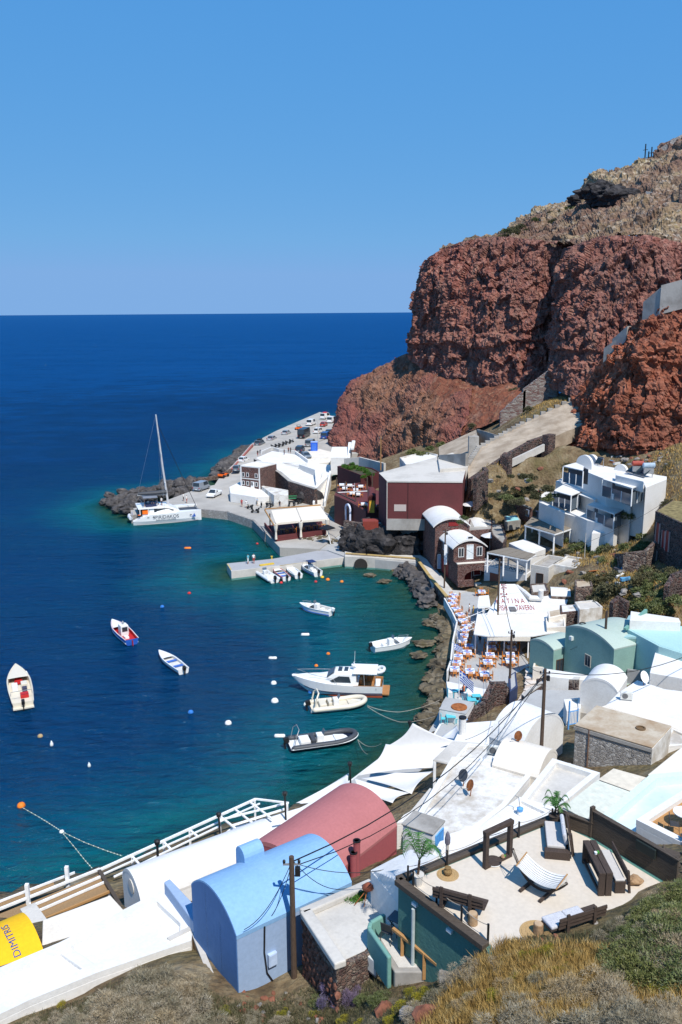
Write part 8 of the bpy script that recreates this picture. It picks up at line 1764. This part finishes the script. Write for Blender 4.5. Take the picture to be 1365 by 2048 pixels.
# ---------------------------------------------------------------- boulders and shore rocks
bw = T('breakwater', 'breakwater of dark rounded boulders behind the catamaran', 'breakwater', P(300,1000,0))
def boulders():
    rnd = random.Random(11); protos = []
    for k in range(7):
        b = B(); b.blob((0,0,0), 1.0, k+20, 3, .42, 1.15, 1.0, .78, 1.1); protos.append(b.mesh('boulder', BOULD))
    pts = [(215,1003,1.3),(228,1008,1.5),(222,992,1.3),(238,1000,1.6),(240,1016,1.4),(250,1008,1.5),(233,1020,1.0),(252,1022,1.2),(262,1000,1.6),(256,990,1.5),(246,984,1.3),(268,986,1.4),(276,996,1.5),(283,982,1.4),(270,1012,1.3),(290,1000,1.4),(298,984,1.5),(306,996,1.5),(312,978,1.4),(320,990,1.6),(328,976,1.5),(335,990,1.6),(343,974,1.5),(350,986,1.6),(358,970,1.4),(364,982,1.5),(372,968,1.4),(378,978,1.3),(385,966,1.5),(392,974,1.3),(340,966,1.2),(330,968,1.3),(362,962,1.2),(380,960,1.3),(400,964,1.4),(410,960,1.0),(355,996,1.1),(366,994,1.0),(440,940,2.0),(448,932,2.2),(455,940,2.0),(462,930,2.0),(470,918,1.9),(478,910,2.2),(486,904,2.4),(494,902,2.0),(452,922,1.8),(500,896,1.5),(430,950,1.3),(436,954,1.2)]
    for i,(px,py,r) in enumerate(pts):
        z = .5+rnd.uniform(0,.9) if i < 38 else 1.2; o = bpy.data.objects.new('boulder', protos[i%7]); COL.objects.link(o); o.parent = bw.e; o.location = bw.loc_(P(px,py,z)); o.rotation_euler = (rnd.uniform(-.4,.4),rnd.uniform(-.4,.4),rnd.uniform(0,6.28)); o.scale = (r*rnd.uniform(.9,1.15),r*rnd.uniform(.85,1.1),r*rnd.uniform(.8,1.1))
boulders()
def rocks(label, pts, mat, group, flatk=.5, sub=4, name='shore_rock'):
    for i,(px,py,r) in enumerate(pts):
        b = B(); b.blob((0,0,0), r, i*3+len(pts), sub, .55, 1.2, 1.0, flatk, 1.5); o = b.obj(name, mat, None, P(px,py,.25 if flatk < .7 else .4), i*1.3); tag(o, label, 'rock', group)
rocks('brown weathered rock at the water edge below the tavern', [(886,1250,1.09),(896,1262,1.02),(881,1240,0.82),(892,1280,1.16),(901,1292,1.02),(886,1300,0.95),(896,1315,1.22),(888,1330,1.36),(878,1345,1.22),(894,1345,1.09),(874,1360,1.29),(888,1368,1.16),(868,1380,1.22),(884,1388,1.09),(876,1402,0.95),(864,1420,1.09),(856,1440,1.16),(851,1460,0.95),(872,1432,0.82),(858,1246,0.68),(868,1232,0.61)], SHOREROCK, 'brown rocks along the tavern shore')
rocks('dark rock tumbled below the curved promenade', [(822,1152,1.5),(835,1160,1.6),(845,1172,1.5),(812,1140,1.3),(850,1190,1.4),(838,1178,1.1),(800,1146,.9),(856,1206,1.2)], BOULD, 'rocks below the promenade', .8)
rocks('grey boulder between the pavilion and the bridge', [(590,1090,.9),(604,1094,1.0),(618,1092,1.3),(630,1090,1.5),(642,1088,1.5),(652,1096,1.3),(636,1100,1.0),(615,1101,.8),(660,1098,1.2),(668,1092,1.4)], SHOREROCK, 'boulders by the pavilion', .9)
rocks('low rock shelf just breaking the surface near the inner shore', [(848,1286,1.1),(838,1310,.9),(740,1150,.8),(770,1162,.9)], SHOREROCK, 'rock shelves in the shallows', .22)
# ---------------------------------------------------------------- plants
def G(px, py):
    z = 12.0
    for _ in range(14):
        p = P(px,py,z); z += (gz(p.x,p.y)-z)*.6
    return P(px,py,z)
def foliage(name, stops, sc=5.0):
    m = N(name); v = m.pos(obj=True); c = m.ramp(m.noise(v, sc, 3, .6), stops)
    oi = m.n('ObjectInfo').outputs['Random']; c = m.mix(1.0, c, m.ramp(oi, [(0,(.62,.66,.6)),(.5,(1,1,1)),(1,(1.0,.9,.72))]), 'MULTIPLY')
    m.done(c, .85); m.b.inputs['Specular IOR Level'].default_value = .15; return m.mat
F_TWIG = foliage('dry_twigs', [(.3,(.16,.125,.085)),(.5,(.31,.26,.18)),(.7,(.46,.41,.32))]); F_GREEN = foliage('scrub_leaves', [(.3,(.06,.08,.025)),(.5,(.14,.165,.06)),(.72,(.28,.28,.17))]); F_OLIVE = foliage('olive_scrub', [(.3,(.05,.052,.026)),(.5,(.115,.11,.058)),(.72,(.23,.205,.13))])
F_DRY = foliage('dry_grass', [(.3,(.26,.15,.045)),(.5,(.47,.30,.10)),(.72,(.60,.46,.23))], 2.0); F_LUSH = foliage('lush_leaves', [(.3,(.035,.085,.015)),(.5,(.07,.17,.03)),(.72,(.13,.25,.06))]); F_LAV = foliage('lavender', [(.3,(.10,.11,.05)),(.5,(.20,.16,.30)),(.7,(.33,.27,.50))], 9); F_YEL = foliage('yellow_flowers', [(.3,(.09,.12,.02)),(.5,(.17,.18,.03)),(.6,(.55,.42,.03))], 14)
def bush_mesh(name, seed, n, leaf, wid, mat, up=.3, clump=9, stems=True, fl=.75):
    rnd = random.Random(seed); vs = []; fs = []
    cl = []
    for _ in range(clump):
        a = rnd.uniform(0,6.28); r = rnd.uniform(.1,.72)**.8; cl.append((Vector((math.cos(a)*r,math.sin(a)*r,rnd.uniform(.12,.5)*(1.1-r*.5))), rnd.uniform(.26,.44)))
    for i in range(n):
        c, r = rnd.choice(cl); d = Vector((rnd.gauss(0,1),rnd.gauss(0,1),rnd.gauss(.35,1))).normalized(); p = c+d*r*rnd.uniform(.55,1.05)
        if p.z < 0: p.z = rnd.uniform(0,.1)
        p.z *= fl/.75
        dr = (d+Vector((rnd.gauss(0,.6),rnd.gauss(0,.6),up+rnd.gauss(0,.5)))).normalized(); s = dr.cross(Vector((rnd.gauss(0,1),rnd.gauss(0,1),rnd.gauss(0,1)))).normalized()*wid*rnd.uniform(.6,1.3)
        L = leaf*rnd.uniform(.6,1.4); o = len(vs); vs += [p-s,p+s,p+dr*L]; fs.append((o,o+1,o+2))
    if stems:
        for _ in range(30):
            c, r = rnd.choice(cl); o = len(vs); q = Vector((rnd.uniform(-.1,.1),rnd.uniform(-.1,.1),0)); vs += [q,q+Vector((.03,0,0)),c]; fs.append((o,o+1,o+2))
    me = bpy.data.meshes.new(name); me.from_pydata(vs,[],fs); me.materials.append(mat); return me
PRO = {'twig':[bush_mesh('shrub',s,4200,.13,.008,F_TWIG,.5) for s in (1,2,3)],'green':[bush_mesh('shrub',s,4500,.10,.018,F_GREEN) for s in (4,5,6)],'olive':[bush_mesh('shrub',s,1500,.15,.045,F_OLIVE) for s in (7,8,9)],'mid':[bush_mesh('shrub',s,1300,.16,.05,F_GREEN) for s in (10,11)],'lush':[bush_mesh('shrub',s,1500,.15,.05,F_LUSH) for s in (12,13)],'lav':[bush_mesh('shrub',14,3000,.22,.012,F_LAV,1.4)],'yel':[bush_mesh('shrub',s,3200,.10,.014,F_YEL,.6) for s in (15,16)]}
SR = random.Random(5)
def shrub(kind, p, r, label, group, zs=1.0, cat='shrub'):
    me = SR.choice(PRO[kind]); o = bpy.data.objects.new('shrub', me); COL.objects.link(o); o.location = p-Vector((0,0,.05*r)); o.rotation_euler.z = SR.uniform(0,6.28); o.scale = (r*SR.uniform(.9,1.15),r*SR.uniform(.9,1.15),r*zs*SR.uniform(.85,1.1)); tag(o, label, cat, group); return o
LB = {'twig':('dry grey twiggy bush on the foreground slope','dry foreground bushes'),'green':('grey green leafy bush on the foreground slope','leafy foreground bushes'),'yel':('low plant with yellow flowers on the foreground slope','yellow flowering plants'),'lav':('lavender clump with purple spikes below the courtyard','lavender clumps'),'olive':('dull olive scrub bush on the village hillside','hillside scrub'),'mid':('green scrub bush on the village hillside','green hillside bushes'),'lush':('fresh green garden plant by the houses','garden plants')}
def many(kind, pts, r0, r1, lift=0, zs=1.0, zfix=None):
    for q in pts: shrub(kind, (P(q[0],q[1],zfix) if zfix else G(*q[:2]))+Vector((0,0,lift)), SR.uniform(r0,r1) if len(q) < 3 else q[2], *LB[kind], zs)
many('twig', [(230,2012,1.1),(285,1990,1.2),(335,1975,1.1),(378,1972,.8),(300,2030,1.2),(200,2040,1.0),(400,2010,.9),(350,2010,1.1),(255,2035,1.1),(160,2050,.8),(190,2062,1.1),(250,2030,1.3),(310,2010,1.3),(355,2000,1.1),(300,2062,1.3),(375,2035,1.1),(240,2075,1.2),(405,2062,1.1),(340,2080,1.2),(150,2075,.9),(440,2072,.8),(275,1992,.8),(395,1995,.6),(70,2062,.6),(110,2050,.6)], 1, 1, 0, .75)
many('twig', [(955,1945,.6),(1000,1938,.6),(915,1962,.6),(880,1998,.7),(850,2035,.7),(1150,2005,.9),(1205,2000,1.0),(1255,2030,1.0),(1180,2060,1.1),(1300,2062,1.0),(1000,2075,.9),(1060,2068,.9),(1240,1975,.7),(1330,2040,.8)], 1, 1, 0, .7)
many('green', [(1255,1885,.6),(1275,1868,.65),(1295,1850,.7),(1315,1838,.7),(1335,1822,.75),(1355,1808,.8),(1375,1795,.8),(1300,1875,.8),(1340,1850,.8),(1262,1925,.9),(1310,1905,1.0),(1350,1885,1.1),(1290,1955,1.0),(1340,1930,1.1),(1380,1910,1.1),(1245,1965,.7),(1232,1935,.6),(1325,1965,.9),(1375,1960,1.0),(1290,1905,.8),(1330,1870,.8),(1370,1850,.8),(385,1975,.4),(760,2010,.5),(725,2000,.4),(640,2010,.45)], 1, 1, 0, .85)
many('twig', [(1210,1885,.45),(1235,1872,.5),(1262,1858,.5),(1290,1838,.5),(1320,1815,.55),(1345,1798,.55),(1270,1900,.7),(1310,1885,.8),(1350,1870,.8),(1290,1930,.8),(1340,1905,.9),(1365,1935,.9)], 1, 1, .1, .8)
many('yel', [(660,2005),(630,2030),(690,2040),(820,1992),(840,2005),(800,2020),(1060,1918),(1010,1925),(1100,1915),(1150,1915),(720,2050),(780,2050),(1320,1990),(1345,2000),(860,1990),(940,2005),(570,2030),(1000,2000),(120,2015),(450,2022),(1080,1950),(1130,1945),(1040,1960)], .3, .5, 0, .7)
many('twig', [(1090,1975,.6),(1020,1985,.6),(960,1995,.5),(1130,1990,.7),(1060,2010,.7),(930,2025,.6),(1100,2025,.7),(500,2050,.6),(560,2058,.6)], 1, 1, 0, .65)
many('lav', [(676,1990,.75),(690,1975,.6),(664,2012,.6),(705,2000,.55)], 1, 1)
many('lush', [(706,1800,.5),(718,1795,.45)], 1, 1, zfix=16.9)
HR = random.Random(9)
def region(x0,x1,y0,y1,n): return [(HR.uniform(x0,x1),HR.uniform(y0,y1)) for _ in range(n)]
many('olive', region(965,1100,950,1000,26)+region(1020,1110,905,945,12)+region(1240,1365,985,1050,16)+region(1110,1220,1090,1110,8)+region(1290,1365,935,960,8), .6, 1.3)
many('olive', region(962,1112,945,1012,34)+region(1030,1140,900,940,14), .7, 1.3)
many('mid', region(980,1110,950,1005,12)+region(1120,1200,1068,1100,8)+region(1240,1300,1040,1080,8), .6, 1.1)
many('olive', region(1170,1250,1180,1205,10)+region(1180,1300,1150,1180,8)+region(1270,1365,1140,1165,6), 1.0, 1.8)
many('mid', region(1135,1200,1075,1110,14)+region(1200,1290,1090,1130,16)+region(1235,1280,1030,1075,10)+region(1290,1365,1150,1200,14)+region(1250,1365,1195,1225,14), .7, 1.5)
many('lush', [(690,935,1.0),(700,938,1.1),(712,936,1.0),(722,940,1.1),(733,945,.9),(740,950,.9),(705,930,.8),(728,955,.8)], 1, 1, zfix=8.5)
many('mid', [(826,908,1.4),(845,910,1.3),(862,900,1.2),(884,893,1.3),(955,880,1.0),(970,868,.9),(928,1038,.7),(920,1046,.6)], 1, 1, zfix=13.2)
for px,py,Y,r in ((900,765,215,1.2),(925,775,211,1.0),(960,772,206,1.2),(1000,800,196,1.4),(1030,785,194,1.6),(1015,812,192,1.2),(945,855,188,1.2),(985,845,186,1.0),(1060,820,175,1.0),(745,760,255,1.0),(760,745,252,.9)): shrub('olive', PY(px,py,Y), r, 'olive scrub tuft on the red slope above the ramp', 'scrub above the ramp')
for _ in range(70):
    px = HR.uniform(1000,1365); f = (px-1000)/365; py = HR.uniform(470-170*f, 480); Y = 222-f*20+(480-py)*.22; shrub(HR.choice(('olive','olive','mid')), PY(px,py,Y)+Vector((0,0,.2)), HR.uniform(.7,1.6), 'small scrub tuft on the upper slope above the cliff', 'upper slope scrub')
# dry grass and low weeds: one mass
def grass(name, label, spots, n, h0, h1, w, mat, zoff=-.02):
    rnd = random.Random(len(spots)+n); vs = []; fs = []
    C = np.array([(p.x,p.y,r) for p,r in spots]); 
    xs = []; 
    for _ in range(n):
        c = C[rnd.randrange(len(C))]; a = rnd.uniform(0,6.28); r = c[2]*math.sqrt(rnd.random()); xs.append((c[0]+math.cos(a)*r,c[1]+math.sin(a)*r))
    A = np.array(xs); Z = ground_z(A[:,0],A[:,1])
    for (x,y),z in zip(xs,Z):
        a = rnd.uniform(0,6.28); h = rnd.uniform(h0,h1); o = len(vs); dx,dy = math.cos(a)*w*rnd.uniform(.6,1.4),math.sin(a)*w; l = Vector((rnd.gauss(0,.35),rnd.gauss(0,.35),1))*h
        vs += [(x-dx,y-dy,z+zoff),(x+dx,y+dy,z+zoff),(x+l.x,y+l.y,z+zoff+l.z)]; fs.append((o,o+1,o+2))
    me = bpy.data.meshes.new(name); me.from_pydata(vs,[],fs); me.materials.append(mat); o = bpy.data.objects.new(name, me); COL.objects.link(o); tag(o, label, 'grass', kind='stuff')
S_ = lambda L_: [(G(x,y),r) for x,y,r in L_]
grass('dry_grass', 'golden dry grass covering the foreground slope', S_([(1000,1950,1.4),(1060,1940,1.5),(1120,1930,1.4),(1180,1935,1.3),(950,1985,1.2),(1030,1990,1.4),(1090,1985,1.4),(900,2020,1.2),(960,2030,1.3),(1040,2030,1.2),(1130,2010,1.3),(1230,1940,1.2),(1280,1970,1.3),(880,2045,1.0),(1110,2045,1.2),(1240,2040,1.2),(1340,2030,1.2),(1000,1915,.8)]), 52000, .12, .40, .014, F_DRY)
grass('low_weeds', 'grey green low weeds along the foreground edge', S_([(1180,1888,.8),(1225,1878,.9),(1265,1856,.9),(1300,1832,.9),(1335,1808,.9),(1360,1788,.9),(1250,1900,1.0),(600,2020,1.2),(660,2010,1.2),(720,2010,1.2),(780,2010,1.2),(830,2010,1.0),(560,2035,1.0),(500,2035,1.0),(450,2030,1.2),(150,2030,1.3),(80,2045,1.0),(230,1990,1.4),(320,1990,1.4),(1300,1930,1.6),(1340,1960,1.5),(620,2045,1.2),(700,2045,1.2),(800,2045,1.2),(1060,1900,1.0),(1150,1895,1.0),(380,2010,1.4)]), 40000, .06, .25, .014, F_OLIVE)
grass('hillside_grass', 'ochre dry grass between the hillside bushes', S_([(1000,980,6),(1060,970,6),(1090,920,5),(1150,1100,4),(1220,1110,5),(1280,1120,5),(1250,1060,4),(1330,1000,5),(1340,950,5),(1220,1170,5),(1300,1170,5),(1340,1210,5),(1270,1210,5),(1180,1190,4),(1365,1190,4)]), 22000, .15, .55, .06, F_DRY)
# loose stones
RS = flat('rust_stone',(.19,.075,.045),.95,.5,3,bump=.6); GS_ = flat('grey_stone',(.24,.22,.20),.95,.4,3,bump=.6)
stp = [B().blob((0,0,0),1,k+40,2,.5,1.2,1,.75).mesh('stone', RS if k%2 else GS_) for k in range(6)]
def stones(label, group, pts, r0, r1):
    for i,q in enumerate(pts):
        o = bpy.data.objects.new('stone', stp[HR.randrange(6)]); COL.objects.link(o); o.location = G(q[0],q[1]); s = HR.uniform(r0,r1); o.scale = (s,s*.9,s*.8); o.rotation_euler = (HR.uniform(-.5,.5),HR.uniform(-.5,.5),HR.uniform(0,6)); tag(o, label, 'stone', group)
stones('small loose stone on the foreground slope', 'loose foreground stones', region(470,640,1985,2048,30)+region(870,1000,1900,1960,14)+region(1000,1200,1872,1900,34)+region(1180,1350,1790,1890,30)+region(1280,1365,1920,1990,16)+region(800,900,1990,2048,16), .05, .16)
stones('rust red boulder lying in the foreground scrub', 'foreground boulders', [(104,1985),(120,1992),(905,1945),(896,1962),(770,2020),(860,2035),(1345,1955),(820,2030)], .3, .5)
stones('loose stone on the hillside between the houses', 'loose hillside stones', region(1120,1300,1090,1190,40)+region(970,1100,930,1000,40)+region(1180,1340,905,935,40), .2, .55)
for i,(px,py,rz,c) in enumerate(((1330,1935,20,(.50,.40,.26)),(1352,1950,-35,(.55,.66,.70)),(1345,1925,60,(.66,.64,.58)))):
    o = B().rbox((0,0,.06),(1.3,.5,.04),R(rz),R(12)).obj('board', flat('scrap_board_%d'%i,c)); o.location = G(px,py)+Vector((0,0,.12)); tag(o, ('tan','pale blue','off white')[i]+' scrap board dumped at the right edge of the slope', 'board')
# debris by the hotel roof and the hillside dump
DB = [flat('scrap_white',(.6,.6,.58)), flat('scrap_dark',(.07,.07,.08)), GREYM, flat('scrap_blue',(.1,.3,.5)), RUST]
for i in range(34):
    px,py = (HR.uniform(1205,1330),HR.uniform(905,932)) if i < 20 else (HR.uniform(1180,1260),HR.uniform(1140,1172)); o = B().rbox((0,0,.15),(HR.uniform(.4,1.8),HR.uniform(.2,.7),HR.uniform(.1,.5)),HR.uniform(0,3),HR.uniform(-.5,.5)).obj('scrap_piece', DB[i%5], None, (P(px,py,17.3) if i < 20 else G(px,py)+Vector((0,0,.1)))); tag(o, 'scrap piece in the dump behind the hotel roof' if i < 20 else 'scrap piece dumped on the bare hillside patch', 'scrap', 'scrap behind the hotel' if i < 20 else 'scrap on the hillside')
# past about 300 bushes the smallest far ones become one mass
def mass(objs, name, label):
    by = {}
    for o in objs:
        Mx = np.array(Matrix.LocRotScale(o.location, o.rotation_euler, o.scale)); me = o.data; n = len(me.vertices); co = np.empty(n*3); me.vertices.foreach_get('co', co); co = co.reshape(-1,3)@Mx[:3,:3].T+Mx[:3,3]
        by.setdefault(me.materials[0].name, []).append(co)
    al = []; mats = list(by)
    for i,k in enumerate(mats): al.append(np.concatenate(by[k]))
    cut = [len(a)//3 for a in al]; V = np.concatenate(al); me = bpy.data.meshes.new(name); me.from_pydata(V.tolist(), [], [(3*i,3*i+1,3*i+2) for i in range(len(V)//3)])
    for k in mats: me.materials.append(bpy.data.materials[k])
    me.polygons.foreach_set('material_index', np.repeat(np.arange(len(mats)), cut).astype(np.int32)); o = bpy.data.objects.new(name, me); COL.objects.link(o); tag(o, label, 'scrub', kind='stuff')
    for q in objs: bpy.data.objects.remove(q)
_al = [o for o in COL.objects if o.name.startswith('shrub') and o.get('group') in ('upper slope scrub','hillside scrub','scrub above the ramp')]
_al.sort(key=lambda o: o.scale[0]/max(20, o.location.y))
mass([o for o in _al if o.get('group') == 'upper slope scrub']+[o for o in _al if o.get('group') != 'upper slope scrub'][:95], 'low_scrub', 'low scrub tufts scattered over the far hillside and upper slope')
